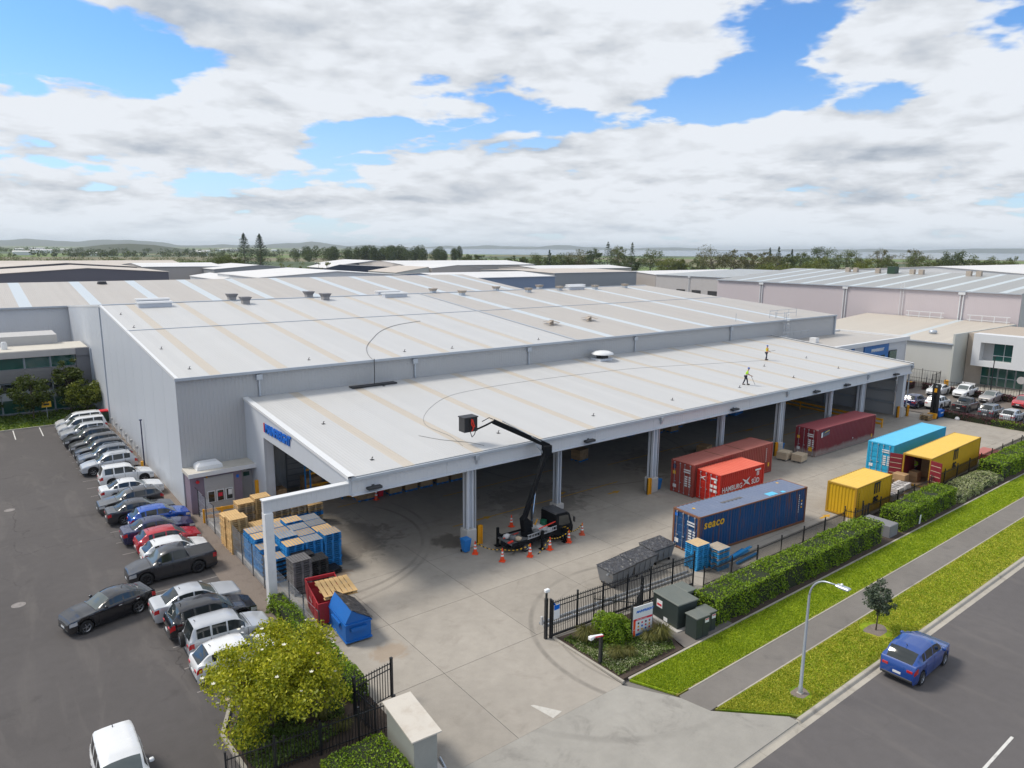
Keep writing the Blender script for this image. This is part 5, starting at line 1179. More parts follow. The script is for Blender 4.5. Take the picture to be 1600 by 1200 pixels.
for k, s_ in enumerate(('SEGU 451072 8', '45G1')): ctext(cb, s_, .15, 'print_white', 11.62, 0, 2.45, sx=1) if False else None
for k in range(9): cpatch(cb, [(11.2, 2.45-k*.17), (11.27, 2.45-k*.17), (11.27, 2.33-k*.17), (11.2, 2.33-k*.17)], 'print_white')
for k in range(3): cpatch(cb, [(11.5, 1.95-k*.25), (11.66, 1.95-k*.25), (11.66, 1.80-k*.25), (11.5, 1.80-k*.25)], 'print_yellow' if k != 1 else 'print_white')
def door_print(c, H, mat='print_white', logo=None):
    # unit number block and weights on the right hand leaf (towards -y), small plates left
    for k in range(2): cpatch(c, [(1.05, H-.55-k*.2), (.35, H-.55-k*.2), (.35, H-.66-k*.2), (1.05, H-.66-k*.2)], mat, 'door')
    for k in range(5): cpatch(c, [(.9, H-1.15-k*.2), (.62, H-1.15-k*.2), (.62, H-1.28-k*.2), (.9, H-1.28-k*.2)], mat, 'door'); cpatch(c, [(.5, H-1.15-k*.2), (.3, H-1.15-k*.2), (.3, H-1.28-k*.2), (.5, H-1.28-k*.2)], mat, 'door')
    cpatch(c, [(2.15, .75), (1.8, .75), (1.8, .45), (2.15, .45)], mat, 'door')
door_print(cb, 2.9); door_print(cr, 2.9); door_print(cm, 2.9); door_print(cc_, 2.9)
cpatch(cb, [(.95, .5), (.7, .5), (.7, .28), (.95, .28)], 'print_yellow', 'door'); cpatch(cb, [(2.22, 2.62), (1.95, 2.62), (1.95, 2.4), (2.22, 2.4)], 'sign_blue', 'door')
for c in (cr, cm): cpatch(c, [(2.2, 1.95), (1.9, 1.95), (1.9, 1.65), (2.2, 1.65)], 'print_yellow', 'door')
cpatch(cm, [(.85, .95), (.45, .95), (.45, .5), (.85, .5)], 'print_yellow', 'door'); cpatch(cr, [(2.2, 2.55), (1.9, 2.55), (1.9, 2.15), (2.2, 2.15)], 'p_navy', 'door')
# maroon: logo plate and numbers
cpatch(cm, [(.75, 2.5), (2.35, 2.68), (2.35, 2.1), (.75, 1.92)], 'p_navy'); 
o = MB().add([(.8, -.006, 1.95), (1.05, -.006, 1.95), (1.05, -.006, 2.5), (.8, -.006, 2.45)], [(0, 1, 2, 3)]).build('decal', 'print_white', cm); MB().add([(1.3, -.006, 2.42), (2.3, -.006, 2.62), (2.3, -.006, 2.5), (1.5, -.006, 2.4)], [(0, 1, 2, 3)]).build('decal', 'print_yellow', cm)
for k in range(9): cpatch(cm, [(11.5, 2.5-k*.17), (11.62, 2.5-k*.17), (11.62, 2.38-k*.17), (11.5, 2.38-k*.17)], 'c_rust')
cpatch(cm, [(11.45, .75), (11.72, .75), (11.72, .35), (11.45, .35)], 'print_yellow'); cpatch(cm, [(7.3, 1.0), (7.45, 1.0), (7.45, .86), (7.3, .86)], 'print_white')
for k in range(7): cpatch(cr, [(11.1, 2.5-k*.2), (11.17, 2.5-k*.2), (11.17, 2.36-k*.2), (11.1, 2.36-k*.2)], 'print_white')
cpatch(cr, [(11.5, 1.0), (11.75, 1.0), (11.75, .62), (11.5, .62)], 'print_yellow')
# short red: letters and the swoosh cross between the words
ctext(c2, 'HAMBURG', .62, 'print_white', .3, 0, 1.0, sx=.92, bold=.01); ctext(c2, 'SÜD', .62, 'print_white', 4.3, 0, 1.05, sx=.95, bold=.01)
q = MB()
for (a, b_, w) in (((3.0, 1.75), (4.2, 1.0), .14), ((3.1, 1.05), (4.1, 1.8), .11)):
    d = Vector((b_[0]-a[0], b_[1]-a[1])); nn = Vector((-d.y, d.x)).normalized()*w
    q.add([(a[0], -.003, a[1]), ((a[0]+b_[0])/2+nn.x, -.003, (a[1]+b_[1])/2+nn.y), (b_[0], -.003, b_[1]), ((a[0]+b_[0])/2-nn.x, -.003, (a[1]+b_[1])/2-nn.y)], [(0, 3, 2, 1)])
q.build('decal', 'print_white', c2)
for (x0, x1, z0, z1) in ((4.75, 5.55, 2.15, 2.30), (5.0, 5.1, 1.7, 2.1), (5.2, 5.3, 1.7, 2.1)): cpatch(c2, [(x0, z0), (x1, z0), (x1, z1), (x0, z1)], 'print_white')
for (y0, y1, z0, z1) in ((.3, .62, 1.35, 1.6), (.72, 1.0, 1.35, 1.6), (.3, .62, .95, 1.2), (.72, 1.0, .95, 1.2), (.3, .95, 2.05, 2.2), (.35, .6, 1.8, 2.0)): cpatch(c2, [(y1, z0), (y0, z0), (y0, z1), (y1, z1)], 'print_white', 'door')
q = MB().add([(-.034, 2.15, 2.2), (-.034, 1.75, 1.95), (-.034, 1.4, 1.75), (-.034, 1.75, 1.85)], [(0, 1, 2, 3)]); q.add([(-.034, 2.15, 1.8), (-.034, 1.8, 1.92), (-.034, 1.4, 2.2), (-.034, 1.8, 2.05)], [(0, 1, 2, 3)]); q.build('decal', 'print_white', c2)
# yellow ones: stacked letters
for (c, x, z, s_) in ((cy2, 2.95, .80, .95), (cy4, 5.25, 1.05, 1.0)):
    q = MB(); w = 1.05*s_; zz = z+.74*s_; hh = .82*s_; t_ = .2*s_
    for xx in (0, .42*s_, .85*s_): q.box(x+xx, x+xx+t_, -.006, -.001, zz, zz+hh)
    q.box(x, x+w, -.007, -.0005, zz+hh, zz+hh+t_*.8); q.add([(x+w, -.006, zz+hh), (x+w+.14*s_, -.006, zz+hh+t_*.8), (x+w, -.006, zz+hh+t_*.8)], [(0, 1, 2)])
    q.build('emblem', 'print_black', c); ctext(c, 'sc', 1.0*s_, 'print_black', x-.02, 0, z, bold=.045, sx=1.05)
for k in range(8): cpatch(cy2, [(.42, 2.1-k*.2), (.48, 2.1-k*.2), (.48, 1.95-k*.2), (.42, 1.95-k*.2)], 'print_black')
# roof patches on the blue one
for (x0, x1, y0, y1, mt) in ((7.9, 8.9, .25, .8, 'c_cyan'), (9.4, 9.8, .2, .5, 'c_cyan'), (3.6, 5.9, 1.1, 1.35, 'plastic_grey'), (10.9, 11.1, 1.8, 2.0, 'print_yellow'), (.95, 1.15, 1.4, 1.6, 'print_yellow')):
    MB().add([(x0, y0, 2.893), (x1, y0, 2.893), (x1, y1, 2.893), (x0, y1, 2.893)], [(0, 1, 2, 3)]).build('roof_patch', mt, cb)
for xx in (4.4, 7.6): MB().box(xx, xx+.1, .1, 2.3, 2.888, 2.896).build('roof_patch', 'rust_steel', cr)
# ------------------------------------------------------------------ pallets
def pallet_mesh(mat, boards=None, boardmat=None):
    q = MB()
    for yy in (0.03, .51, .99):
        for x in (.03, .53, 1.03): q.box(x, x+.14, yy, yy+.10, .02, .105)     # blocks
        q.box(0, 1.2, yy-.03, yy+.12, 0, .02); q.box(.01, 1.19, yy, yy+.10, .105, .122)
    for k in range(7): x = k*.1733; q.box(x, x+.145 if k < 6 else 1.2, 0, 1.12, .122, .144)
    return q.mesh('pallet', mat)
PM = {k: pallet_mesh(m) for k, m in dict(new='wood_new', old='wood_old', grey='wood_grey', blue='pallet_blue', sky='pallet_sky', black='plastic_black', dgrey='plastic_grey').items()}
ORD = ('bottom', 'second', 'third', 'fourth', 'fifth', 'sixth', 'seventh', 'eighth', 'ninth', 'tenth', 'eleventh', 'twelfth', 'thirteenth', 'fourteenth', 'fifteenth', 'sixteenth', 'seventeenth', 'eighteenth', 'nineteenth', 'twentieth')
def pallet(kind, x, y, z, rz, label, group, k=None):
    if k is not None: label += ', %s up' % ORD[k] if k else ', at the bottom'
    o = bpy.data.objects.new('pallet', PM[kind]); link(o); o.location = (x, y, z); o.rotation_euler = (0, 0, rz); return tag(o, label, 'pallet', group)
rnd = random.Random(5)
def stack(kinds, x, y, n, rz, label, group, h=.147, top=None):
    for k in range(n):
        kd = kinds[k % len(kinds)] if not callable(kinds) else kinds(k)
        if top and k == n-1: kd = top
        o = pallet(kd, x+rnd.uniform(-.025, .025), y+rnd.uniform(-.025, .025), .002+k*h, rz+rnd.uniform(-.015, .015), label, group, k)
        if kd in ('blue', 'sky') and k == n-1:
            bm_ = MB()
            for j in range(6):
                bm_.box(.01+j*.2, .01+j*.2+.165, .02, 1.10, .1445, .152)
            c = rnd.choice(['wood_grey', 'wood_grey', 'wood_new', 'wood_old']); bm_.build('deck_boards', c, o)
# big blue block X 13.4..18.6, Y 42.3..47.2
hid = MB()
for i in range(4):
    for j in range(4):
        x, y = 13.4+i*1.27, 42.25+j*1.19
        if i == 0 and j == 0: continue
        hgt = 15 + (1 if (i*3+j) in (4, 9) else 0) - (2 if i == 0 and j == 1 else 0)
        lab = 'blue pallet in the %s stack of the %s blue row' % (('fence side', 'second', 'third', 'yard side')[i], ('front', 'second', 'third', 'back')[j])
        lo = 0 if (i == 0 or j == 0) else hgt-2
        for k in range(lo): hid.box(x+.03, x+1.17, y+.03, y+1.09, .002+k*.147, .135+k*.147)
        for k in range(lo, hgt):
            top = k == hgt-1
            o = pallet('blue', x+rnd.uniform(-.03, .03), y+rnd.uniform(-.03, .03), .002+k*.147, rnd.uniform(-.02, .02), lab, 'blue pallets stacked behind the post', k)
            if top:
                bm_ = MB()
                for q_ in range(6): bm_.box(.01+q_*.2, .01+q_*.2+.165, .02, 1.10, .1445, .152)
                bm_.build('deck_boards', rnd.choice(['wood_grey', 'wood_grey', 'wood_new', 'wood_old']), o)
hid.build('pallet_pile', 'pallet_blue', label='blue pallets hidden in the middle of the big blue block', cat='pallet', kind='stuff')
stack(['blue', 'black'], 13.4, 42.15, 11, 0.02, 'blue or black pallet in the mixed stack at the fence corner', 'mixed stack by the fence')
# weathered and new timber stacks behind
for (x, y, n, kd, t) in ((12.95, 48.2, 17, 'new', 'tallest new timber stack against the fence'), (12.9, 49.5, 16, 'new', 'new timber stack behind the tallest one'), (14.25, 47.9, 12, 'old', 'weathered timber stack next to the blue block'),
                         (14.2, 50.6, 18, 'old', 'weathered stack in the middle of the back row'), (15.45, 50.7, 19, 'new', 'fresh topped stack in the back row'), (16.7, 50.4, 13, 'old', 'weathered stack beside the fresh topped one'),
                         (17.95, 50.2, 12, 'old', 'timber stack near the right end'), (19.2, 50.0, 11, 'old', 'rightmost timber stack of all'), (15.6, 48.2, 10, 'old', 'low stack between blue and timber rows')):
    stack(lambda k, kd=kd: ('blue' if kd == 'old' and x > 16 and k in (5, 6, 0) else (kd if k % 4 else 'new')), x, y, n, 0, 'timber pallet in the '+t, 'timber pallets behind the blue block', top='new')
# dark plastic stacks in front
stack(['dgrey'], 14.15, 39.75, 15, .03, 'grey plastic pallet in the tall stack behind the red skip', 'grey plastic pallets')
stack(['black'], 15.5, 40.5, 11, -.04, 'black plastic pallet in the stack right of the grey one', 'black plastic pallets')
stack(['black'], 14.9, 41.3, 12, .0, 'black plastic pallet in the stack before the blue block', 'black plastic pallets behind')
stack(['black'], 16.75, 41.1, 2, .1, 'black plastic pallet lying low at the corner of the blue block', 'low black pallets')
# right by the gate
stack(['sky'], 36.75, 27.2, 12, R(-4), 'sky blue pallet in the taller stack by the container doors', 'sky blue pallets by the gate')
stack(['sky', 'sky', 'grey'], 37.9, 26.35, 10, R(-2), 'sky blue pallet in the front stack beside the fence', 'sky blue pallets by the fence')
for k, (x, y, z, a) in enumerate(((39.6, 26.5, .15, .12), (39.8, 26.15, .05, .05), (39.7, 26.9, .05, .16), (39.9, 26.6, .32, .1))):
    q = MB(); q.box(0, 2.6, 0, .14, 0, .015); q.box(0, 2.6, 0, .015, .015, .12); q.box(0, 2.6, .125, .14, .015, .12)
    o = q.build('racking_beam', 'pallet_sky', loc=(x, y, z)); o.rotation_euler = (0, 0, a); tag(o, 'sky blue racking beam in the pile beside the fence pallets', 'beam', 'sky blue racking beams')
# ------------------------------------------------------------------ cartons, crates, boxes
def crate_stack(x, y, w, d, h, nx, nz, mat, label, group, rz=0, name='crate', z=.14, wrap=False, base='blue'):
    e = empty(name, (x, y, 0), rz, label, 'crate', group)
    b_ = bpy.data.objects.new('pallet_base', PM[base]); link(b_, e); b_.location = (-w/2, -d/2, 0); b_.scale = (w/1.2, d/1.12, 1)
    for i in range(nx):
        for k in range(nz):
            g = .012; MB().cbox(-w/2+i*w/nx+g, -w/2+(i+1)*w/nx-g, -d/2+g, d/2-g, z+k*h/nz+g, z+(k+1)*h/nz-g*.3, .012).build('box', mat, e)
    return e
for k, x in enumerate((28.0, 29.55, 31.1, 32.8, 34.3)):
    crate_stack(x, 53.0, 1.25, 1.2, 1.35, 1, 3, 'carton', 'brown crate number %s from the left in the row under the canopy' % ('one', 'two', 'three', 'four', 'five')[k], 'brown crates in a row under the canopy')
crate_stack(25.3, 53.0, 1.6, 1.1, .55, 2, 2, 'carton', 'low brown carton load at the left end of the crate row', 'loose loads')
crate_stack(22.2, 56.9, 1.5, 1.2, 1.5, 2, 3, 'carton', 'tall load of brown cartons seen through the canopy gable', 'loads behind the gable')
crate_stack(18.9, 55.8, 1.2, 1.1, 1.35, 3, 3, 'carton', 'stack of small cartons beside the gatehouse door', 'loads beside the gatehouse')
for (x, y, n_, t) in ((62.5, 53.2, 2, 'wrapped loose cartons behind the third downpipe column'), (47.9, 50.5, 2, 'small heap of cartons behind the second downpipe column'), (64.5, 52.6, 2, 'cartons in the middle of the heap deep under the canopy'), (66.7, 53.8, 3, 'cartons at the right of the heap deep under the canopy'), (73.5, 53.5, 2, 'carton pallet near the far wall'), (76, 54, 2, 'white wrapped cartons near the far wall'), (60.3, 44.6, 1, 'carton pallet behind the faded red container'), (59, 54.4, 2, 'dim carton pallet at the left of the heap')):
    crate_stack(x, y, 1.4, 1.2, .35+.35*n_, 3, n_+1, 'carton' if 'white' not in t else 'wrap', t, 'loads deep under the canopy', rz=rnd.uniform(-.3, .3))
for k in range(9):
    crate_stack(38.5+5.6*k+(k%3)*.6, 56.6-(k%2)*1.0, 1.3, 1.15, .6+.3*(k%4), 2, 2+k%3, 'carton' if k%3 else 'carton_pale', 'carton load against the dock doors, %s from the left' % ORD[k].replace('bottom', 'first'), 'loads against the dock doors', rz=rnd.uniform(-.15, .15))
for (x, y, t, hh) in ((65.0, 38.2, 'carton load at the foot of the column between red and maroon containers', .75), (65.6, 36.9, 'front carton load between the red and the maroon containers', .7)):
    crate_stack(x, y, 1.35, 1.1, hh, 3, 2, 'carton_pale', t, 'carton loads between the containers', rz=.1, base='grey')
# unloading at the open yellow container
for k, (x, y, w, h, nx, nz, mt, t) in enumerate(((61.4, 26.0, 1.3, .5, 3, 2, 'wrap', 'nearest white carton pallet in front of the open container'), (63.2, 26.4, 1.3, .6, 3, 2, 'wrap', 'middle white carton pallet in front of the open container'), (65.0, 26.6, 1.25, .55, 3, 2, 'wrap', 'white carton pallet closest to the open doors'), (62.5, 27.7, 1.2, .45, 2, 1, 'wrap', 'white carton pallet beside the blue container'), (66.0, 27.2, 1.0, 1.05, 2, 2, 'carton', 'tall brown cartons just outside the open doors'), (64.6, 27.8, .8, .75, 1, 1, 'carton', 'single brown carton left of the tall brown pair'))):
    e = crate_stack(x, y, w, 1.1, h, nx, nz, mt, t, 'cartons being unloaded', rz=.03, base='new')
    if mt == 'wrap':
        for i in range(nx): MB().box(-w/2+i*w/nx+.12, -w/2+i*w/nx+.2, -.3, .3, .14+h, .145+h).build('carton_print', 'print_black', e); MB().box(-w/2+i*w/nx+.24, -w/2+i*w/nx+.32, -.3, .3, .14+h, .145+h).build('carton_print', 'print_black', e)
crate_stack(70.9, 26.6, 1.9, 1.1, 1.9, 3, 4, 'carton', 'stowed cartons still inside the open yellow container', 'cartons being unloaded', base='new'); crate_stack(68.2, 26.9, .9, .8, .95, 1, 2, 'carton', 'brown cartons at the container sill', 'cartons being unloaded', base='new')
# ------------------------------------------------------------------ bins and skips
def wheelie(x, y, rz, mat, label, lid=None):
    e = empty('wheelie_bin', (x, y, 0), rz, label, 'bin', 'wheelie bins')
    q = MB(); q.add([(-.2, -.2, .08), (.2, -.2, .08), (.2, .2, .08), (-.2, .2, .08), (-.28, -.29, .95), (.28, -.29, .95), (.28, .29, .95), (-.28, .29, .95)], [(0, 3, 2, 1), (4, 5, 6, 7), (0, 1, 5, 4), (1, 2, 6, 5), (2, 3, 7, 6), (3, 0, 4, 7)]); q.build('body', mat, e)
    MB().cbox(-.31, .31, -.32, .32, .95, 1.03, .03).build('lid', lid or mat, e)
    for s_ in (-1, 1): MB().cyl((s_*.2, .22, .1), (s_*.26, .22, .1), .1, n=12).build('wheel', 'rubber', e)
    MB().cyl((-.25, .36, .98), (.25, .36, .98), .02, n=6).build('handle', mat, e)
wheelie(26.2, 38.95, 0, 'bin_blue', 'blue wheelie bin at the foot of the column left of the truck')
wheelie(47.3, 39.75, 0, 'bin_blue', 'blue wheelie bin behind the second downpipe column'); wheelie(67.0, 39.9, 0, 'bin_blue', 'blue wheelie bin behind the third downpipe column')
wheelie(26.6, 52.7, 0, 'bin_red', 'red wheelie bin standing under the canopy by the orange cone')
e = empty('skip_bin', (12.0, 96.3, 0), 0, 'dark green waste bin with red lid at the end of the parked row', 'bin')
MB().cbox(-.9, .9, -.5, .5, .1, 1.25, .04).build('body', 'bin_green', e); MB().cbox(-.95, .95, -.55, .55, 1.25, 1.42, .05).build('lid', 'bin_red', e)
def bins_grey(x, y, rz, label, L=2.2, W=1.35):
    e = empty('waste_bin', (x, y, 0), rz, label, 'bin', 'grey waste bins by the gate'); a, b_ = L/2, W/2
    q = MB(); q.add([(-a*.82, -b_*.8, .22), (a*.82, -b_*.8, .22), (a*.82, b_*.8, .22), (-a*.82, b_*.8, .22), (-a, -b_, 1.12), (a, -b_, 1.12), (a, b_, 1.22), (-a, b_, 1.22)], [(0, 3, 2, 1), (4, 5, 6, 7), (0, 1, 5, 4), (1, 2, 6, 5), (2, 3, 7, 6), (3, 0, 4, 7)]); q.build('body', 'bin_steel', e)
    for k in range(2):
        l = MB(); x0 = -a-.05+k*(a+.03); w = a+.02
        nx, ny = 12, 12; vs = []
        for i in range(nx+1):
            for j in range(ny+1): vs.append((x0+w*i/nx, -b_-.06+(W+.1)*j/ny, 1.17+.11*j/ny+.07*rnd.random()*(1 if 0 < i < nx and 0 < j < ny else .2)))
        l.add(vs, [(i*(ny+1)+j, (i+1)*(ny+1)+j, (i+1)*(ny+1)+j+1, i*(ny+1)+j+1) for i in range(nx) for j in range(ny)])
        l.box(x0, x0+w, -b_-.07, -b_-.05, 1.08, 1.18); l.build('lid', 'lid_rubber', e)
    for s_ in (-1, 1): MB().cyl((s_*(a-.04), -.3, .98), (s_*(a+.12), -.3, .98), .06, n=8).build('lifting_pin', 'galv', e)
    for xx in (-a*.5, 0, a*.5): MB().box(xx-.03, xx+.03, -b_*.95-.03, -b_*.9, .35, 1.05).build('rib', 'bin_steel', e)
    for (p_, r_) in ((-.7, -.5), (.7, -.5), (-.7, .5), (.7, .5)): MB().cyl((p_-.03, r_, .1), (p_+.03, r_, .1), .1, n=10).build('castor', 'rubber', e)
simple('bin_steel', (0.22, 0.23, 0.245), 0.55, 0.2, var=0.2, dirt_or_glint=0.4, dirt_or_glint_col=(0.3, 0.25, 0.2), dscale=3); simple('lid_rubber', (0.045, 0.045, 0.05), 0.35, var=0.5, scale=5, dirt_or_glint=0.8, dirt_or_glint_col=(0.20, 0.20, 0.205), dscale=4, bump=0.8, bscale=7)  # pale wrinkle highlights are painted into the lid colour
bins_grey(31.35, 29.4, R(4), 'grey waste bin with crumpled lids nearest the gate'); bins_grey(33.65, 29.6, R(3), 'grey waste bin second from the gate'); bins_grey(36.05, 30.05, R(0), 'grey waste bin against the blue container doors')
# red skip with a pallet across
contmat('skip_red', (0.40, 0.025, 0.035), 0.2, 0.25); contmat('skip_blue', (0.008, 0.13, 0.46), 0.04, 0.05)
e = empty('skip_bin', (15.0, 36.8, 0), R(-8), 'red open skip with a pale pallet laid across its top', 'skip')
q = MB(); a, b_, h = .85, 1.45, 1.4
q.extrude_x([(-b_, .15), (b_-.5, .15), (b_, 1.0), (b_, h), (b_-.06, h), (b_-.06, 1.02), (b_-.54, .21), (-b_+.06, .21), (-b_+.06, h), (-b_, h)], -a, a)
q.extrude_x([(-b_, .15), (b_-.5, .15), (b_, 1.0), (b_, h+.25), (-b_, h)], -a-.04, -a); q.extrude_x([(-b_, .15), (b_-.5, .15), (b_, 1.0), (b_, h+.25), (-b_, h)], a, a+.04); q.build('body', 'skip_red', e)
for s_ in (-1, 1):
    for yy in (-1.2, -.3, .6): MB().box(s_*(a+.04)-.03, s_*(a+.04)+.03, yy, yy+.1, .2, h).build('rib', 'skip_red', e)
MB().box(-a-.05, a+.05, b_-.02, b_+.06, h+.1, h+.3).build('rim', 'skip_red', e)
text_mb('Wastech', .26, 'print_white', 'lettering', e, frame((-a-.046, .55, .85), (0, -1, 0), (0, 0, 1)), .002, sx=.9)
o = pallet('new', 14.35, 35.55, 1.48, R(-8), 'pale timber pallet lying across the red skip', 'pallet on the skip'); o.scale = (1.6, 2.0, 1.3)
# blue gabled bin
e = empty('skip_bin', (15.15, 34.1, 0), R(-4), 'blue steel waste bin with gabled top and black lid', 'skip')
MB().extrude_y([(-.72, .12), (.72, .12), (.72, 1.2), (-.34, 1.92), (-.72, 1.25)], -1.3, 1.3).build('body', 'skip_blue', e)
nx, ny = 8, 12; vs = []
for i in range(nx+1):
    for j in range(ny+1):
        t = i/nx; vs.append((-.40+t*1.24, -1.36+2.72*j/ny, 1.97-t*.78+.05*rnd.random()))
MB().add(vs, [(i*(ny+1)+j, (i+1)*(ny+1)+j, (i+1)*(ny+1)+j+1, i*(ny+1)+j+1) for i in range(nx) for j in range(ny)]).build('lid', 'lid_rubber', e)
for z_ in (.12, 1.12): MB().box(-.76, .76, -1.39, 1.39, z_, z_+.07).build('band', 'skip_blue', e)
MB().box(-.45, .45, -1.47, -1.35, .75, .95).build('lifting_pocket', 'skip_blue', e); MB().box(-.84, -.72, -.6, .6, .8, 1.0).build('lifting_pocket', 'skip_blue', e)
# rust stains under the skips
simple('stain_rust', (0.30, 0.185, 0.09), 0.85, var=0.35, scale=3, dirt_or_glint=0.8, dirt_or_glint_col=(0.36, 0.31, 0.26), dscale=1.5)
# ------------------------------------------------------------------ cones
def cone(x, y, label, faded=False, z=0.004):
    e = empty('traffic_cone', (x, y, z), rnd.uniform(0, 1), label, 'cone', 'cones round the lift truck')
    m_ = 'cone_faded' if faded else 'cone_orange'
    MB().cbox(-.21, .21, -.21, .21, 0, .05, .02).build('base', m_, e)
    f = lambda z_: .155-.12*(z_-.05)/.9
    for (z0, z1, mt, nm) in ((.05, .38, m_, 'cone_body'), (.38, .50, 'sign_white', 'reflective_band'), (.50, .60, m_, 'cone_body'), (.60, .72, 'sign_white', 'reflective_band'), (.72, .95, m_, 'cone_tip')):
        MB().lathe([(f(z0), z0), (f(z1), z1)]+([(0, .95)] if z1 > .9 else []), 14).build(nm, mt, e, smooth=True, ang=40)
CP = [(26.55, 38.3, 'orange cone beside the blue wheelie bin'), (27.35, 36.2, 'orange cone at the rear corner of the truck'), (29.35, 35.65, 'orange cone in front of the truck rear wheel'), (31.2, 35.7, 'orange cone below the ladder on the truck'), (33.15, 35.85, 'orange cone by the cab door'), (34.9, 36.3, 'faded cone ahead of the truck cab'), (31.6, 40.7, 'orange cone behind the truck deck'), (26.0, 52.2, 'orange cone under the canopy by the red bin')]
for k, (x, y, t) in enumerate(CP): cone(x, y, t, faded='faded' in t)
simple('chain_yellow', (0.72, 0.42, 0.02), 0.5, var=0.2)
for k in (0, 1, 3, 4):
    a, b_ = CP[k][:2], CP[k+1][:2] if k != 4 else (34.9, 36.3)
    if k == 1: pass
    e = empty('barrier_chain', (*a, 0), 0, 'yellow and black barrier chain '+('between the two leftmost cones', 'between the rear cones of the truck', '', 'between the ladder cone and the cab cone', 'from the cab cone to the faded cone')[k], 'chain', 'barrier chains')
    n_ = 14
    for i in range(n_):
        t0, t1 = i/n_, (i+.8)/n_; zf = lambda t: .88-.9*t*(1-t)
        MB().beam(((b_[0]-a[0])*t0, (b_[1]-a[1])*t0, zf(t0)), ((b_[0]-a[0])*t1, (b_[1]-a[1])*t1, zf(t1)), .05, .045).build('link', 'chain_yellow' if i % 2 else 'print_black', e)
e = empty('barrier_chain', (31.2, 35.7, 0), 0, 'yellow and black chain hanging loose to the ground', 'chain', 'barrier chains')
for i in range(9):
    t0, t1 = i/9, (i+.8)/9; MB().beam((-1.2*t0, -.1*t0, .88*(1-t0)**1.3+.02), (-1.2*t1, -.1*t1, .88*(1-t1)**1.3+.02), .05, .045).build('link', 'chain_yellow' if i % 2 else 'print_black', e)
# ------------------------------------------------------------------ the lift truck
TR = empty('lift_truck', (31.0, 37.25, 0), R(-1), 'black lift truck with raised boom and flat deck inside the ring of cones', 'truck')
simple('truck_black', (0.010, 0.011, 0.013), 0.7, var=0.2, spec=0.12); simple('truck_roof', (0.06, 0.062, 0.068), 0.35, var=0.15); simple('deck_plate', (0.15, 0.155, 0.16), 0.6, 0.2, var=0.25, dirt_or_glint=0.3)
simple('strap_red', (0.75, 0.04, 0.02), 0.6, var=0.1); simple('sack_white', (0.55, 0.54, 0.53), 0.8, var=0.25, scale=5); simple('drum_green', (0.01, 0.12, 0.06), 0.5, var=0.15)
def tp(mb, name, mat, par=None, **k): return mb.build(name, mat, par or TR, **k)
tp(MB().box(-2.6, 1.4, -.85, .85, .72, .82), 'deck', 'deck_plate'); tp(MB().box(-2.7, 2.3, -.4, .4, .45, .72), 'chassis', 'truck_black')
for s_ in (-1, 1): tp(MB().box(-2.6, 1.3, s_*.9-.05, s_*.9+.05, .66, .92), 'side_rail', 'truck_black')
# cab: sloping windscreen forward (+x)
prof = [(1.35, .45), (2.95, .45), (3.0, .95), (2.93, 1.15), (2.62, 2.02), (2.45, 2.12), (1.5, 2.16), (1.35, 2.05)]
cab = tp(MB().extrude_y(prof, -.86, .86), 'cab', 'truck_black')
q = MB().extrude_y([(1.32, 2.13), (2.5, 2.09), (2.46, 2.17), (1.42, 2.22)], -.82, .82); tp(q, 'cab_roof', 'truck_roof')
for s_ in (-1, 1):
    y0, y1 = (.862, .868) if s_ > 0 else (-.868, -.862)
    tp(MB().extrude_y([(1.62, 1.22), (2.72, 1.20), (2.50, 1.92), (1.62, 1.98)], y0, y1), 'side_window', 'car_glass')
    tp(MB().cbox(2.85, 2.95, s_*1.08-.1, s_*1.08+.1, 1.35, 1.75, .03), 'mirror', 'plastic_dark')
    tp(MB().box(1.7, 1.9, y0-.01, y1+.01, 1.05, 1.09), 'door_handle', 'chrome')
q = MB(); q.add([(2.955, -.72, 1.14), (2.955, .72, 1.14), (2.655, .66, 2.0), (2.655, -.66, 2.0)], [(0, 1, 2, 3)]); tp(q, 'windscreen', 'car_glass_light')
text_mb('HIRE', .17, 'print_yellow', 'lettering', TR, frame((1.95, -.868, .95), (1, 0, 0), (0, 0, 1)), .002, .2)
tp(MB().box(2.0, 2.55, -.872, -.868, .83, .9), 'decal', 'print_yellow')
for (x, tw) in ((2.25, 1), (-1.35, 2)):
    for s_ in (-1, 1):
        w = bpy.data.objects.new('wheel', wheel_mesh(.37, 'rim')[0]); link(w, TR); w.location = (x, s_*.76, .37); r1 = bpy.data.objects.new('rim', wheel_mesh(.37, 'rim')[2]); link(r1, w)
# turret, boom
tp(MB().cyl((-.7, 0, .82), (-.7, 0, 1.15), .42, n=16), 'turntable', 'truck_black', smooth=True, ang=40)
q = MB(); q.extrude_y([(-1.0, 1.1), (-.35, 1.1), (-.5, 1.9), (-.9, 2.3), (-1.15, 2.1)], -.25, .25); tp(q, 'turret', 'truck_black')
EL = Vector((1.9, 1.0, 6.5)); BS = Vector((-.95, 0, 2.0))
b1 = tp(MB().beam(BS, EL, .26, .36), 'lower_boom', 'truck_black'); tp(MB().beam(BS+Vector((.1, .0, .35)), EL+Vector((-.25, 0, -.5)), .14, .16), 'boom_link', 'truck_black', b1)
tp(MB().cyl(BS+Vector((.75, 0, -.2)), BS+(EL-BS)*.45+Vector((.12, 0, -.1)), .06, n=8), 'lift_ram', 'chrome', b1); tp(MB().cyl(BS+Vector((.75, 0, -.7)), BS+Vector((.8, .1, .8)), .09, n=8), 'ram_body', 'plastic_dark', b1)
TIP = Vector((-1.6, 2.9, 8.75))
tp(MB().cbox(EL.x-.35, EL.x+.35, EL.y-.25, EL.y+.25, EL.z-.45, EL.z+.35, .06), 'elbow', 'truck_black')
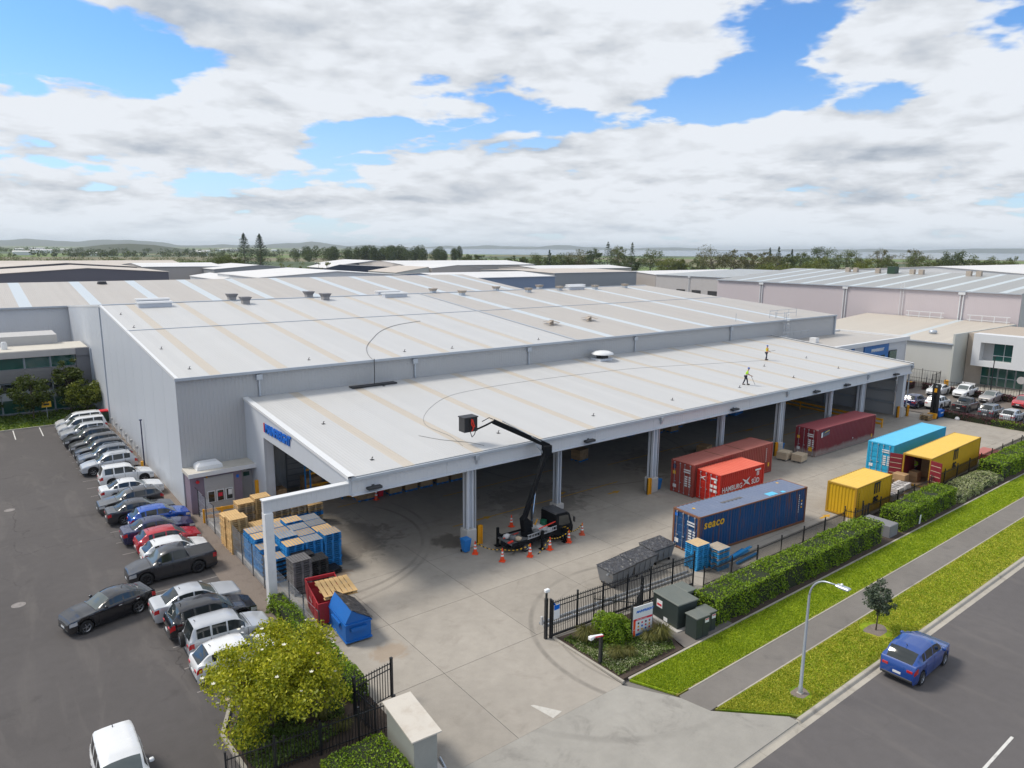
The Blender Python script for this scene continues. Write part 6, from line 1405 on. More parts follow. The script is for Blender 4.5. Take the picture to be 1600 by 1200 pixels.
b2 = tp(MB().beam(EL+Vector((.2, 0, .25)), TIP, .24, .34), 'upper_boom', 'truck_black'); tp(MB().beam(EL+Vector((-.4, .2, .66)), TIP+Vector((.6, -.3, .0)), .10, .06), 'boom_top_plate', 'galv', b2)
tp(MB().cyl(EL+Vector((-.1, 0, -.5)), EL+Vector((-.75, .3, .45)), .07, n=8), 'elbow_ram', 'galv', b2)
tp(MB().cbox(EL.x-.42, EL.x-.30, EL.y-.05, EL.y+.07, EL.z-.55, EL.z-.43, .02), 'warning_lamp', 'lamp_amber', b2)
BK = Vector((-3.2, 3.75, 8.1))
tp(MB().tube([TIP, TIP+Vector((-.5, .25, -.28)), BK+Vector((.55, -.3, .1))], .07, 8), 'jib', 'truck_black', b2); tp(MB().tube([TIP+Vector((0, 0, .15)), TIP+Vector((-.25, .15, .28)), TIP+Vector((-.7, .4, .0))], .03, 6), 'jib_link', 'truck_black', b2)
bk = MB(); c = BK
bk.box(c.x-.55, c.x+.55, c.y-.38, c.y+.38, c.z, c.z+.05)
for (x0, x1, y0, y1) in ((-.55, .55, -.38, -.34), (-.55, .55, .34, .38), (-.55, -.51, -.34, .34), (.51, .55, -.34, .34)): bk.box(c.x+x0, c.x+x1, c.y+y0, c.y+y1, c.z+.05, c.z+1.05)
bkt = tp(bk, 'bucket', 'plastic_black'); tp(MB().box(c.x-.6, c.x+.6, c.y-.43, c.y+.43, c.z+1.03, c.z+1.1), 'bucket_rim', 'plastic_dark', bkt)
tp(MB().tube([(c.x+.05, c.y-.4, c.z+.95), (c.x+.0, c.y-.46, c.z+.6), (c.x+.15, c.y-.47, c.z+.3), (c.x+.05, c.y-.42, c.z+.05)], .05, 6), 'harness', 'strap_red', bkt); tp(MB().tube([(c.x-.1, c.y-.4, c.z+1.0), (c.x-.2, c.y-.5, c.z+.2), (c.x-.0, c.y-.5, c.z-.35), (c.x+.35, c.y-.3, c.z-.25), (c.x+.55, c.y-.2, c.z+.1)], .03, 6), 'hose', 'rubber', bkt)
tp(MB().beam((c.x+.1, c.y-.4, c.z+.9), (c.x+.25, c.y-.45, c.z+.35), .12, .08), 'harness', 'strap_red', bkt)
# outriggers
for (x, s_) in ((-.15, -1), (-.15, 1), (2.0, -1), (-2.4, 1)):
    q = MB().beam((x, s_*.6, .95), (x, s_*1.15, .95), .14, .14); q.box(x-.08, x+.08, s_*1.15-.08, s_*1.15+.08, .06, 1.4 if x < 1 else 1.1); q.cbox(x-.2, x+.2, s_*1.15-.2, s_*1.15+.2, .0, .06, .02); tp(q, 'outrigger', 'truck_black')
# deck load: ladder, sacks, drum, red straps
lad = MB()
for z_ in (.95, 1.22): lad.beam((-1.3, -.93, z_), (1.35, -.93, z_+.12), .04, .06)
for k in range(11): lad.beam((-1.2+k*.25, -.93, .96+.011*k), (-1.2+k*.25, -.93, 1.23+.011*k), .03, .03)
tp(lad, 'ladder', 'galv')
tp(MB().beam((-.2, -.8, 1.42), (1.35, -.8, 1.62), .04, .07), 'red_rail', 'strap_red'); tp(MB().beam((-2.6, .2, .95), (-1.2, .3, 1.0), .05, .05), 'red_rail', 'strap_red'); tp(MB().beam((-2.7, -.5, .86), (-2.3, -.55, .95), .2, .05), 'red_rail', 'strap_red')
def sack(x, y, z_, r, mat, nm):
    q = MB(); rr = random.Random(int(x*100)); q.lathe([(0.01, 0), (r*.8, .02), (r, r*.45), (r*.85, r*1.0), (r*.35, r*1.25), (0.01, r*1.3)], 10, (x, y, z_)); q.v = [(a+rr.uniform(-.05, .05), b_+rr.uniform(-.05, .05), c_+rr.uniform(-.03, .03)) for a, b_, c_ in q.v]; tp(q, nm, mat, smooth=True)
for (x, y, r, mt) in ((.1, .4, .34, 'sack_white'), (.5, .1, .36, 'sack_white'), (.75, .5, .33, 'sack_white'), (-.05, -.25, .28, 'deck_plate'), (1.0, -.55, .26, 'sack_white'), (.55, .65, .30, 'carton'), (.9, -.1, .28, 'sack_white'), (-2.0, -.2, .3, 'deck_plate'), (-1.8, -.5, .26, 'carton_pale'), (-2.2, .3, .28, 'sack_white')): sack(x, y, .82, r, mt, 'sack')
tp(MB().cyl((1.0, .15, .82), (1.0, .15, 1.5), .26, n=14), 'drum', 'drum_green', smooth=True, ang=40); tp(MB().cyl((.45, .45, 1.15), (.75, .55, 1.5), .05, n=6), 'tool', 'safety_yellow')
# ------------------------------------------------------------------ forklift, guard rails, racks
FK = empty('forklift', (97.6, 37.0, 0), R(180), 'blue reach truck carrying a timber load beside the far column', 'forklift')
contmat('fork_blue', (0.006, 0.12, 0.50), 0.02, 0.02)
q = MB(); q.extrude_y([(-1.5, .15), (.0, .15), (.0, 1.0), (-.9, 1.15), (-1.5, .95)], -.55, .55); q.build('chassis', 'fork_blue', FK)
for s_ in (-.3, .3): MB().box(.2, .42, s_-.14, s_+.14, .1, 4.4).build('mast', 'plastic_black', FK)
MB().box(.2, .36, -.45, .45, 4.3, 4.5).build('mast_head', 'plastic_black', FK); MB().box(-.02, .2, -.3, .3, .6, 4.0).build('mast_chain', 'rubber', FK); MB().box(.42, .46, -.18, .12, 3.4, 3.9).build('mast_marker', 'safety_yellow', FK)
MB().box(.45, 1.0, -.5, .5, .1, .7).build('carriage', 'safety_yellow', FK); 
for s_ in (-.3, .3): MB().box(.9, 2.1, s_-.06, s_+.06, .1, .16).build('fork', 'safety_yellow', FK)
for (x, y) in ((-1.1, -.45), (-1.1, .45), (.4, -.5), (.4, .5)): MB().cyl((x, y-.08, .18), (x, y+.08, .18), .18, n=12).build('wheel', 'rubber', FK)
text_mb('HYUNDAI', .22, 'print_white', 'lettering', FK, frame((-.3, .553, .55), (-1, 0, 0), (0, 0, 1)), .002) if False else MB().box(-1.2, -.4, .551, .556, .6, .75).build('decal', 'print_white', FK)
stack(['old', 'new'], 94.95, 36.6, 5, 0, 'timber pallet carried by the reach truck', 'pallets on the forks', h=.14)
def guard(pts, label, h=1.1):
    e = empty('guard_rail', (*pts[0], 0), 0, label, 'rail', 'yellow guard rails under the canopy'); o0 = Vector((*pts[0], 0))
    for a, b_ in zip(pts[:-1], pts[1:]):
        for z_ in (.45, .95): MB().beam(Vector((*a, z_))-o0, Vector((*b_, z_))-o0, .06, .26).build('rail', 'safety_yellow', e)
    for p_ in pts: MB().box(p_[0]-o0.x-.07, p_[0]-o0.x+.07, p_[1]-o0.y-.07, p_[1]-o0.y+.07, 0, h).build('post', 'safety_yellow', e)
guard([(86.8, 38.6), (87.2, 42.0), (87.6, 46.0), (88.0, 50.0), (88.4, 54)], 'yellow double guard rail behind the maroon container'); guard([(89.5, 54.5), (91.5, 55.5), (93.5, 56.5)], 'short yellow guard rail against the far wall')
guard([(17.8, 56.2), (17.9, 53.6), (18.4, 51.6)], 'yellow guard rail beside the gatehouse door'); guard([(13.0, 55.4), (14.3, 55.2), (15.6, 55.1)], 'yellow guard rail in front of the gatehouse'); guard([(21.9, 57.5), (23.2, 54.8), (24.6, 52.9)], 'yellow guard rail leading to the crate row')
MB().box(-.15, .15, -.12, .12, 0, 2.1).build('bollard', 'safety_yellow', loc=(17.65, 57.0, 0), label='tall square yellow post beside the gatehouse door', cat='bollard')
sheet('floor_wall_bumper', rect(22.6, 25.0, 52.4, 52.5), .02, 'line_yellow')
e = empty('storage_rack', (21.0, 54.0, 0), 0, 'blue steel rack upright seen through the canopy gable', 'rack')
for (x, y) in ((0, 0), (0, 1.1), (2.7, 0), (2.7, 1.1)): MB().box(x, x+.1, y, y+.1, 0, 3.6).build('upright', 'pallet_blue', e)
for z_ in (1.3, 2.7):
    for y in (0, 1.1): MB().box(.1, 2.7, y, y+.06, z_, z_+.14).build('beam', 'safety_yellow', e)
e = empty('storage_rack', (67.5, 56.4, 0), 0, 'dark blue rack in the shade by the far dock door', 'rack')
for x in (0, 2.7, 5.4):
    for y in (0, 1.1): MB().box(x, x+.12, y, y+.12, 0, 4.2).build('upright', 'pallet_blue', e)
for z_ in (1.3, 2.7): MB().box(0, 5.4, 0, .06, z_, z_+.14).build('beam', 'safety_yellow', e)
e = empty('waste_bin', (78.0, 53.5, 0), .2, 'large blue bin deep under the canopy at the far end', 'bin'); MB().cbox(-1.2, 1.2, -.8, .8, .1, 1.7, .05).build('body', 'bin_blue', e); MB().cbox(-1.25, 1.25, -.85, .85, 1.7, 1.85, .05).build('lid', 'plastic_dark', e)
# red ramp behind the hedge at the right
e = empty('loading_ramp', (76.5, 24.6, 0), 0, 'salmon red steel ramp lying behind the hedge past the yellow container', 'ramp')
MB().extrude_y([(5.0, .05), (7.6, .05), (7.6, .75), (5.0, .6)], .5, 2.2).build('deck', 'c_rust', e); MB().box(5.0, 7.6, .35, .5, .1, .85).build('kerb_rail', 'c_rust', e)
# hoses and cables left on the roofs
simple('hose_grey', (0.22, 0.22, 0.22), 0.6, var=0.2)
def hose(pts, zfun, r, label, mat='hose_grey'):
    n_ = 60; P_ = [Vector((*p, 0)) for p in pts]; out = []
    for i in range(n_+1):
        t = i/n_*(len(P_)-1); k = min(int(t), len(P_)-2); u = t-k
        p0, p1, p2, p3 = P_[max(k-1, 0)], P_[k], P_[k+1], P_[min(k+2, len(P_)-1)]
        v = .5*((2*p1)+(-p0+p2)*u+(2*p0-5*p1+4*p2-p3)*u*u+(-p0+3*p1-3*p2+p3)*u**3); out.append((v.x, v.y, zfun(v.x, v.y)+r))
    tag(MB().tube(out, r, 5).build('roof_hose', mat), label, 'hose', 'hoses on the roof')
hose([(27.2, 40.8), (27.6, 43.0), (27.4, 46.2), (29.3, 49.2), (33.3, 52.3), (38, 53.3), (44, 53.6), (52, 53.4), (59, 52.8), (69, 50.7), (77.2, 49.0)], zc, .012, 'thin dark hose running along the canopy roof to the standing worker')
hose([(28.6, 40.1), (28.0, 41.2), (26.6, 42.6), (25.6, 44.2)], zc, .018, 'short end of hose on the canopy roof below the bucket')
hose([(29.6, 59.3), (30.2, 61.5), (31.6, 64.5), (33.8, 67.6), (36.6, 71.0), (39.8, 73.4), (43.8, 74.8)], zm, .028, 'grey hose curving up the big white roof')
tag(MB().tube([(29.6, 59.0, 10.9), (29.5, 58.8, 9.6), (29.3, 58.5, 8.6)], .04, 5).build('roof_hose', 'plastic_dark'), 'dark hose hanging down the front wall onto the canopy', 'hose', 'hoses on the roof')
tag(MB().box(27.0, 31.5, 58.2, 59.0, zc(0, 58.6)+.01, zc(0, 58.6)+.12).build('tool_tray', 'plastic_dark'), 'dark tray of tools on the canopy roof at the wall', 'tray')
# ------------------------------------------------------------------ fences and gates (every picket its own piece)
PK = {}
def picket_mesh(h, w=.025, point=True):
    k = (h, w)
    if k not in PK:
        q = MB().box(-w/2, w/2, -w/2, w/2, 0, h-.06); a = w/2
        q.add([(-a, -a, h-.06), (a, -a, h-.06), (a, a, h-.06), (-a, a, h-.06), (0, 0, h)], [(0, 1, 4), (1, 2, 4), (2, 3, 4), (3, 0, 4)]); PK[k] = q.mesh('picket', 'black_steel')
    return PK[k]
def palisade(pts, h, label, name='fence', post=2.9, step=.13, z0=.06, rails=(.18, .88), group='black steel fences', cat='fence', phead=.12, pw=.07, pk=.025, wheels=False):
    o0 = Vector((*pts[0], 0)); e = empty(name, o0, 0, label, cat, group)
    for a, b_ in zip(pts[:-1], pts[1:]):
        a, b_ = Vector((*a, 0))-o0, Vector((*b_, 0))-o0; d = b_-a; L = d.length; ang = math.atan2(d.y, d.x); n = max(1, int(L/step))
        for rz in rails: MB().beam(a+Vector((0, 0, z0+h*rz)), b_+Vector((0, 0, z0+h*rz)), .035, .045).build('rail', 'black_steel', e)
        for i in range(n):
            o = bpy.data.objects.new('picket', picket_mesh(h, pk)); link(o, e); p_ = a+d*((i+.5)/n); o.location = (p_.x, p_.y, z0); o.rotation_euler = (0, 0, ang)
        m_ = max(1, int(round(L/post)))
        for i in range(m_+1):
            p_ = a+d*(i/m_); q = MB().box(-pw/2, pw/2, -pw/2, pw/2, -.05, h+z0+phead); q.box(-pw/2-.012, pw/2+.012, -pw/2-.012, pw/2+.012, h+z0+phead, h+z0+phead+.03)
            o = q.build('post', 'black_steel', e); o.location = p_; o.rotation_euler = (0, 0, ang)
    return e
gt = palisade([(23.6, 26.85), (34.95, 26.1)], 2.05, 'tall black sliding gate standing open along the yard edge', name='sliding_gate', post=1.9, step=.125, z0=.14, rails=(.0, .80, .93), cat='gate', pw=.08, pk=.028)
MB().box(0, 11.35, -.04, .04, .06, .18).build('bottom_beam', 'black_steel', gt).rotation_euler = (0, 0, -.066)
e = empty('gate_post', (23.38, 26.95, 0), 0, 'pair of thick black gate posts with camera at the drive edge', 'post')
for (x, y, h) in ((0, 0, 2.4), (.3, -.12, 2.25)): MB().cbox(x-.08, x+.08, y-.08, y+.08, 0, h, .01).build('post', 'black_steel', e)
MB().cbox(-.05, .05, -.05, .05, 2.4, 2.75, .01).build('camera_arm', 'black_steel', e); MB().cbox(-.12, .18, -.1, .1, 2.75, 2.93, .03).build('camera', 'sign_white', e)
MB().box(.42, .44, -.28, .02, 1.75, 2.05).build('notice', 'sign_blue', e); o = MB().box(.36, .78, -.24, -.22, 1.1, 1.95).build('notice_board', 'sign_white', e); MB().box(.37, .77, -.246, -.241, 1.66, 1.93).build('notice_print', 'sign_blue', o)
MB().cbox(-.22, -.08, .1, .25, .8, 1.3, .02).build('reader', 'panel_grey', e)
# gate track on the yard side
e = empty('gate_track', (29, 27.2, 0), R(-3.8), 'galvanised gate track lying behind the sliding gate', 'track')
for y in (.35, .75): MB().box(-5, 7.2, y, y+.06, .02, .14).build('rail', 'galv', e)
for k in range(7): MB().box(-4.6+k*1.9, -4.5+k*1.9, .35, .81, .0, .02).build('sleeper', 'galv', e)
palisade([(35.2, 25.45), (52.3, 25.3)], 1.25, 'black picket fence behind the first clipped hedge', post=2.9, step=.115, z0=.05, rails=(.14, .86))
palisade([(54.6, 25.05), (66.0, 24.75)], 1.25, 'black picket fence between the short yellow container and the second hedge', post=2.9, step=.125, z0=.05, rails=(.14, .86))
palisade([(66.2, 24.7), (97.5, 24.9)], 1.5, 'black fence along the long yellow container to the far right', post=2.9, step=.16, z0=.05, rails=(.14, .86))
palisade([(52.3, 25.3), (52.5, 24.6), (54.4, 24.5), (54.6, 25.05)], 1.5, 'short black fence recess behind the concrete plinth', post=1.9, step=.16, z0=.05, rails=(.14, .86))
palisade([(26.6, 26.55), (28.2, 24.75)], 1.7, 'short black fence panel behind the round shrub', post=1.3, step=.13, rails=(.1, .86)); palisade([(28.25, 24.7), (30.0, 25.9), (30.2, 26.2)], 1.85, 'short black gate panel behind the sign board', post=1.1, step=.13, rails=(.1, .86))
palisade([(12.13, 27.1), (14.2, 27.45)], 1.8, 'black swing gate leaf left of the drive', name='swing_gate', post=1.4, step=.14, z0=.1, rails=(.0, .78, .93), cat='gate', pw=.11, pk=.03)
palisade([(6.2, 26.05), (9.9, 25.65), (13.2, 25.3)], 1.5, 'black picket fence in front of the flowering tree', post=1.65, step=.14, z0=.05, rails=(.14, .86))
palisade([(12.15, 27.05), (12.3, 25.4)], 1.5, 'short black fence return beside the grey cabinet', post=.9, step=.14, z0=.05, rails=(.14, .86))
# chain-link boundary of the car park
e = empty('chain_link_fence', (13.05, 57.0, 0), 0, 'wire mesh fence with dark posts between parked cars and yard', 'fence')
for k in range(12):
    o = MB().cyl((0, 0, 0), (0, 0, 2.2), .042, n=8); o.cyl((0, 0, 2.2), (-.2, 0, 2.45), .02, n=6); w = o.build('post', 'black_steel', e); w.location = (0.005*k, -k*2.15, 0)
q = MB()
for z_ in (.1, .75, 1.45, 2.15): q.beam((0, 0, z_), (.05, -23.6, z_), .012, .012)
q.build('line_wire', 'galv', e)
q = MB(); n_ = 235
for i in range(n_):
    y = -i*.1
    for s_ in (1, -1):
        y1 = y-s_*2.0
        za, zb = .12, 2.12
        if y1 < -23.6: zb = za+(zb-za)*(y+23.6)/(y-y1); y1 = -23.6
        if y1 > 0: zb = za+(zb-za)*(-y)/(y1-y) if y1 != y else zb; y1 = 0
        q.beam((0, y, za), (0, y1, zb), .0035, .0035)
tag(q.build('wire_mesh', 'galv', e), kind='stuff')
MB().box(13.2, 13.34, 33.2, 57.2, -.02, .24).build('fence_plinth', 'concrete_base', kind='structure')
palisade([(117.6, 33.0), (117.6, 49.0)], 1.7, 'black fence behind the purple hedge of the right car park', post=2.6, step=.35, z0=.05, rails=(.1, .9), pk=.03); palisade([(100.6, 27.0), (100.9, 37.2)], 1.5, 'black fence behind the low front hedge of the right car park', post=2.5, step=.22, z0=.05, rails=(.1, .9))
palisade([(118.8, 46), (123.0, 46.5), (123.1, 52)], 2.1, 'grey wire fence at the foot of the cream lean-to', post=2.5, step=.4, z0=.05, rails=(.05, .95), pk=.02)
# ------------------------------------------------------------------ cabinets, signs, lamps
simple('cabinet_green', (0.035, 0.048, 0.045), 0.5, var=0.12, dirt_or_glint=0.2, dirt_or_glint_col=(0.09, 0.09, 0.08)); simple('cabinet_top', (0.125, 0.14, 0.125), 0.6, var=0.15, dirt_or_glint=0.25, dirt_or_glint_col=(0.2, 0.19, 0.16)); simple('cabinet_grey', (0.30, 0.31, 0.29), 0.5, var=0.08, dirt_or_glint=0.2, dirt_or_glint_col=(0.2, 0.19, 0.17)); simple('cabinet_roof', (0.56, 0.52, 0.46), 0.6, var=0.1, dirt_or_glint=0.4, dirt_or_glint_col=(0.40, 0.33, 0.26), dscale=1.2)
e = empty('transformer', (30.9, 24.0, 0.03), R(-6), 'large dark green transformer cabinet behind the sign board', 'cabinet')
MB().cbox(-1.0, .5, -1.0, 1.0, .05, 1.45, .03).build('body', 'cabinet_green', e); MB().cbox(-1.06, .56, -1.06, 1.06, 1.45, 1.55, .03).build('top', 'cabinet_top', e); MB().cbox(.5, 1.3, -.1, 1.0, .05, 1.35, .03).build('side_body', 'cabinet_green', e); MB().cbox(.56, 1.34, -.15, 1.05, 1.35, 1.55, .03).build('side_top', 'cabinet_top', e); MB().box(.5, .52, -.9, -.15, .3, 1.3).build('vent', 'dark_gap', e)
o = MB().box(-1.012, -1.002, .25, .7, .75, 1.2).build('warning_label', 'sign_white', e); MB().box(-1.018, -1.012, .3, .65, .85, .98).build('label_print', 'sign_red', o); MB().box(-.5, -.2, -1.012, -1.002, .6, .8).build('handle', 'black_steel', e)
MB().box(-1.012, -1.002, -.2, .1, .12, .35).build('warning_label', 'sign_white', e)
MB().box(-1.2, 1.5, -1.2, 1.2, 0, .05).build('plinth', 'concrete_base', e)
for (x, y, w, h, t) in ((30.35, 22.2, 1.0, 1.2, 'dark green service cabinet at the lawn edge, front one'), (31.3, 22.35, .75, 1.1, 'dark green service cabinet close behind the front one')):
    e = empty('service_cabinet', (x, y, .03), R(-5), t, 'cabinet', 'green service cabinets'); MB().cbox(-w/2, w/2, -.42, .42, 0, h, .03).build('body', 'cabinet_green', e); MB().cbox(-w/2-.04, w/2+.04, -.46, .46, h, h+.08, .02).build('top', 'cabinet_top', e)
    o = MB().box(w/2-.36, w/2-.06, -.432, -.422, h-.34, h-.1).build('warning_label', 'sign_white', e); MB().box(w/2-.33, w/2-.09, -.436, -.432, h-.18, h-.12).build('label_print', 'sign_red', o); MB().box(-.02, .0, -.43, -.42, .1, h-.1).build('door_gap', 'dark_gap', e)
e = empty('service_cabinet', (12.85, 23.2, 0), R(-4), 'big grey meter cabinet with flat beige roof at the bottom edge', 'cabinet')
MB().cbox(-.52, .52, -1.32, 1.32, .08, 1.9, .02).build('body', 'cabinet_grey', e); q = MB(); q.add([(-.66, -1.45, 1.92), (.66, -1.45, 1.92), (.66, 1.45, 2.02), (-.66, 1.45, 2.02), (-.66, -1.45, 1.98), (.66, -1.45, 1.98), (.66, 1.45, 2.08), (-.66, 1.45, 2.08)], [(0,3,2,1),(4,5,6,7),(0,1,5,4),(1,2,6,5),(2,3,7,6),(3,0,4,7)]); q.build('roof', 'cabinet_roof', e)
for y in (-.66, .0, .66): MB().box(.521, .527, y-.004, y+.004, .12, 1.85).build('door_gap', 'dark_gap', e)
for y in (-.1, .5): MB().box(.527, .55, y, y+.06, .9, 1.1).build('handle', 'black_steel', e)
MB().box(-.8, .8, -1.6, 1.6, 0, .08).build('plinth', 'concrete_base', e)
q = MB().tube([(.6, -1.2, .05), (.9, -1.3, .05), (1.0, -.6, .05)], .05, 6); q.build('conduit', 'galv', e)
# site sign
SG = empty('sign_board', (27.7, 23.85, 0), R(-8), 'white site safety sign with red band and blue name by the cabinets', 'sign')
for x in (-.72, .72): MB().cyl((x, .06, 0), (x, .06, 2.05), .05, n=8).build('post', 'black_steel', SG)
MB().box(-.68, .68, -.02, .02, .2, 1.95).build('panel', 'sign_white', SG)
def sp(x0, x1, z0, z1, mt, d=.024): MB().box(x0, x1, -d, -d+.004, z0, z1).build('panel_print', mt, SG)
sp(-.66, .66, 1.12, 1.24, 'sign_red'); sp(-.66, -.50, .62, 1.12, 'cone_orange'); sp(-.66, -.5, .22, .6, 'cone_orange'); sp(-.45, .66, .22, .36, 'sign_blue')
text_mb('MAINFREIGHT', .19, 'sign_blue', 'lettering', SG, frame((-.48, -.026, 1.58), (1, 0, 0), (0, 0, 1)), .003, .25, .008)
text_mb('SITE SAFETY RULES', .085, 'sign_white', 'lettering', SG, frame((-.45, -.03, 1.145), (1, 0, 0), (0, 0, 1)), .003)
for i in range(4):
    for j in range(3):
        q = MB().cyl((-.3+i*.26, -.022, .95-j*.2), (-.3+i*.26, -.028, .95-j*.2), .062, n=12); q.build('pictogram', ('sign_blue', 'sign_red', 'print_yellow')[(i+2*j) % 3] if j else ('sign_red' if i % 2 else 'print_black'), SG)
# intercom post
e = empty('intercom_post', (24.05, 23.4, .05), 0, 'black intercom post with red and white arm in the front garden', 'post')
MB().cbox(-.08, .08, -.08, .08, 0, 1.55, .01).build('post', 'black_steel', e); q = MB().beam((0.1, 0, 1.55), (-.55, .12, 1.62), .14, .1); q.build('arm', 'sign_white', e); MB().beam((.1, -.08, 1.56), (-.4, .0, 1.61), .02, .06).build('arm_stripe', 'sign_red', e); MB().cbox(-.72, -.5, .0, .22, 1.5, 1.68, .02).build('head', 'sign_white', e)
# street lamp
e = empty('street_lamp', (30.08, 15.82, 0), 0, 'tall galvanised street lamp with curved arm on the verge', 'lamp')
MB().lathe([(.11, 0), (.11, .35), (.085, .4), (.055, 5.1), (0.05, 5.15)], 12).build('pole', 'galv', e, smooth=True, ang=40)
pts = [(0, 0, 5.1)]+[(0.02, -.85*(1-math.cos(t)), 5.1+1.0*math.sin(t)) for t in [math.pi/2*k/8 for k in range(1, 9)]]+[(.03, -1.25, 6.12)]
MB().tube(pts, .05, 8, .036).build('arm', 'galv', e, smooth=True)
h_ = MB(); h_.cbox(-.13, .17, -1.85, -1.2, 6.08, 6.18, .04); o = h_.build('lamp_head', 'galv', e); MB().cbox(-.02, .08, -1.5, -1.4, 6.18, 6.28, .02).build('photo_cell', 'sign_white', o); MB().box(-.1, .14, -1.8, -1.35, 6.06, 6.08).build('lens', 'lamp_clear', o)
MB().cbox(-.13, .13, -.13, .13, -.02, .06, .02).build('base_plate', 'kerb_concrete', e)
sheet('worn_patch', [(30.08+.55*math.cos(t)*(1+.2*math.sin(3*t)), 15.82+.5*math.sin(t)*(1+.25*math.cos(2*t))) for t in [2*math.pi*k/24 for k in range(24)]], .017, 'dry_patch') if False else None
# posts along the left wall
e = MB().cyl((0, 0, 0), (0, 0, 4.5), .07, .06, 10); e.cbox(-.12, .12, -.12, .12, 4.5, 4.62, .03); e = e.build('wall_lamp_post', 'p_navy', loc=(12.35, 74.1, 0)); tag(e, 'slim dark blue lamp post in front of the pale side wall', 'lamp')
for k, y in enumerate((77.3, 80.2, 83.1, 86.0, 89.0, 92.0)):
    e = empty('hose_post', (12.35, y, 0), 0, 'white tap post along the side wall, number %s from the lamp post' % ('one', 'two', 'three', 'four', 'five', 'six')[k], 'post', 'white posts along the side wall')
    MB().cyl((0, 0, 0), (0, 0, 1.05), .05, n=8).build('post', 'sign_white', e); MB().cbox(-.12, .12, -.1, .1, 1.0, 1.25, .03).build('box', 'panel_grey', e)
bollard(11.9, 72.6, .9, .12, 'yellow bollard beside the white four wheel drive')
e = empty('sign_board', (6.8, 101.3, 0), 0, 'small yellow sign on the office lawn between the trees', 'sign'); MB().box(-.5, .5, -.02, .02, 1.55, 2.25).build('panel', 'print_yellow', e); MB().box(-.3, .3, -.03, -.021, 1.78, 2.0).build('panel_print', 'print_black', e); MB().cyl((0, .05, 0), (0, .05, 1.6), .04, n=8).build('post', 'galv', e)
e = empty('concrete_plinth', (53.35, 23.3, 0), 0, 'grey concrete block plinth between the two clipped hedges', 'plinth'); MB().cbox(-.55, .75, -1.25, 1.0, 0, .95, .04).build('block', 'precast_dark', e)
e = empty('marker_board', (57.7, 22.0, 0), 0, 'small white leaning marker in the hedge bed', 'sign'); MB().beam((0, 0, 0), (.1, 0, .75), .02, .25).build('panel', 'sign_white', e)
e = empty('street_lamp', (120.9, 38.6, 0), 0, 'thin dark lamp post in front of the white office', 'lamp'); MB().cyl((0, 0, 0), (0, 0, 5.8), .09, .06, 8).build('pole', 'black_steel', e); MB().cbox(-.4, .1, -.15, .15, 5.7, 5.82, .03).build('lamp_head', 'black_steel', e)
e = empty('road_sign', (120.6, 34.8, 0), 0, 'round pale sign on a post at the right edge', 'sign'); MB().cyl((0, 0, 0), (0, 0, 2.6), .05, n=8).build('post', 'black_steel', e); MB().cyl((-.06, 0, 2.75), (-.02, 0, 2.75), .55, n=20).build('disc', 'precast', e)
bollard(119.5, 44.2, 1.5, .3, 'yellow drum marker at the back of the right car park')
e = empty('sign_board', (121.4, 41.8, 0), 0, 'low white sign with orange strip before the neighbour office', 'sign'); MB().box(-.04, .04, -.9, .9, .3, 1.3).build('panel', 'sign_white', e); MB().box(-.046, -.04, -.4, .3, .8, 1.0).build('panel_print', 'cone_orange', e)
for k, (x, y, m_) in enumerate(((116.0, 49.0, 'plastic_dark'), (116.3, 48.2, 'bin_green'))): wheelie(x, y, 0, m_, ('black wheelie bin', 'green wheelie bin with yellow lid')[k]+' by the purple hedge', None if k == 0 else 'safety_yellow')
e = MB().lathe([(0, .4), (.2, .35), (.3, .15), (.25, 0)], 12).build('hose_reel', 'sign_white', loc=(98.9, 34.8, 0)); tag(e, 'round white drum on the ground by the blue reach truck', 'drum')
# ------------------------------------------------------------------ foliage
leafmat('leaf_hedge', (0.095, 0.185, 0.009), (0.27, 0.385, 0.022), 0.5, 1.6); leafmat('leaf_magnolia', (0.17, 0.215, 0.008), (0.53, 0.51, 0.03), 0.5, 0.9); leafmat('leaf_dark', (0.035, 0.058, 0.012), (0.105, 0.135, 0.022), 0.5, 0.7)
leafmat('leaf_olive', (0.075, 0.105, 0.015), (0.20, 0.225, 0.03), 0.5, 0.7); leafmat('leaf_grey', (0.05, 0.075, 0.05), (0.14, 0.175, 0.12), 0.55, 1.5); leafmat('leaf_variegated', (0.15, 0.22, 0.045), (0.55, 0.55, 0.36), 0.55, 4.0)
leafmat('leaf_purple', (0.055, 0.018, 0.03), (0.14, 0.045, 0.06), 0.5, 1.0); leafmat('leaf_ground', (0.05, 0.10, 0.016), (0.155, 0.22, 0.04), 0.5, 2.0); leafmat('tussock', (0.075, 0.085, 0.018), (0.20, 0.19, 0.05), 0.6, 3.0)
leafmat('leaf_far_a', (0.036, 0.060, 0.022), (0.10, 0.13, 0.035), 0.7, 0.06); leafmat('leaf_far_b', (0.055, 0.080, 0.022), (0.15, 0.175, 0.04), 0.7, 0.06); leafmat('leaf_far_c', (0.07, 0.072, 0.028), (0.165, 0.15, 0.05), 0.7, 0.06); leafmat('leaf_far_d', (0.025, 0.045, 0.026), (0.06, 0.09, 0.045), 0.7, 0.06); leafmat('leaf_far_y', (0.085, 0.115, 0.02), (0.20, 0.215, 0.04), 0.7, 0.06)
simple('bark', (0.13, 0.10, 0.075), 0.9, var=0.3, scale=6, bump=0.5, bscale=18); simple('hedge_core', (0.018, 0.026, 0.008), 0.95, var=0.3, scale=4); simple('petal', (0.72, 0.70, 0.58), 0.6, var=0.1)
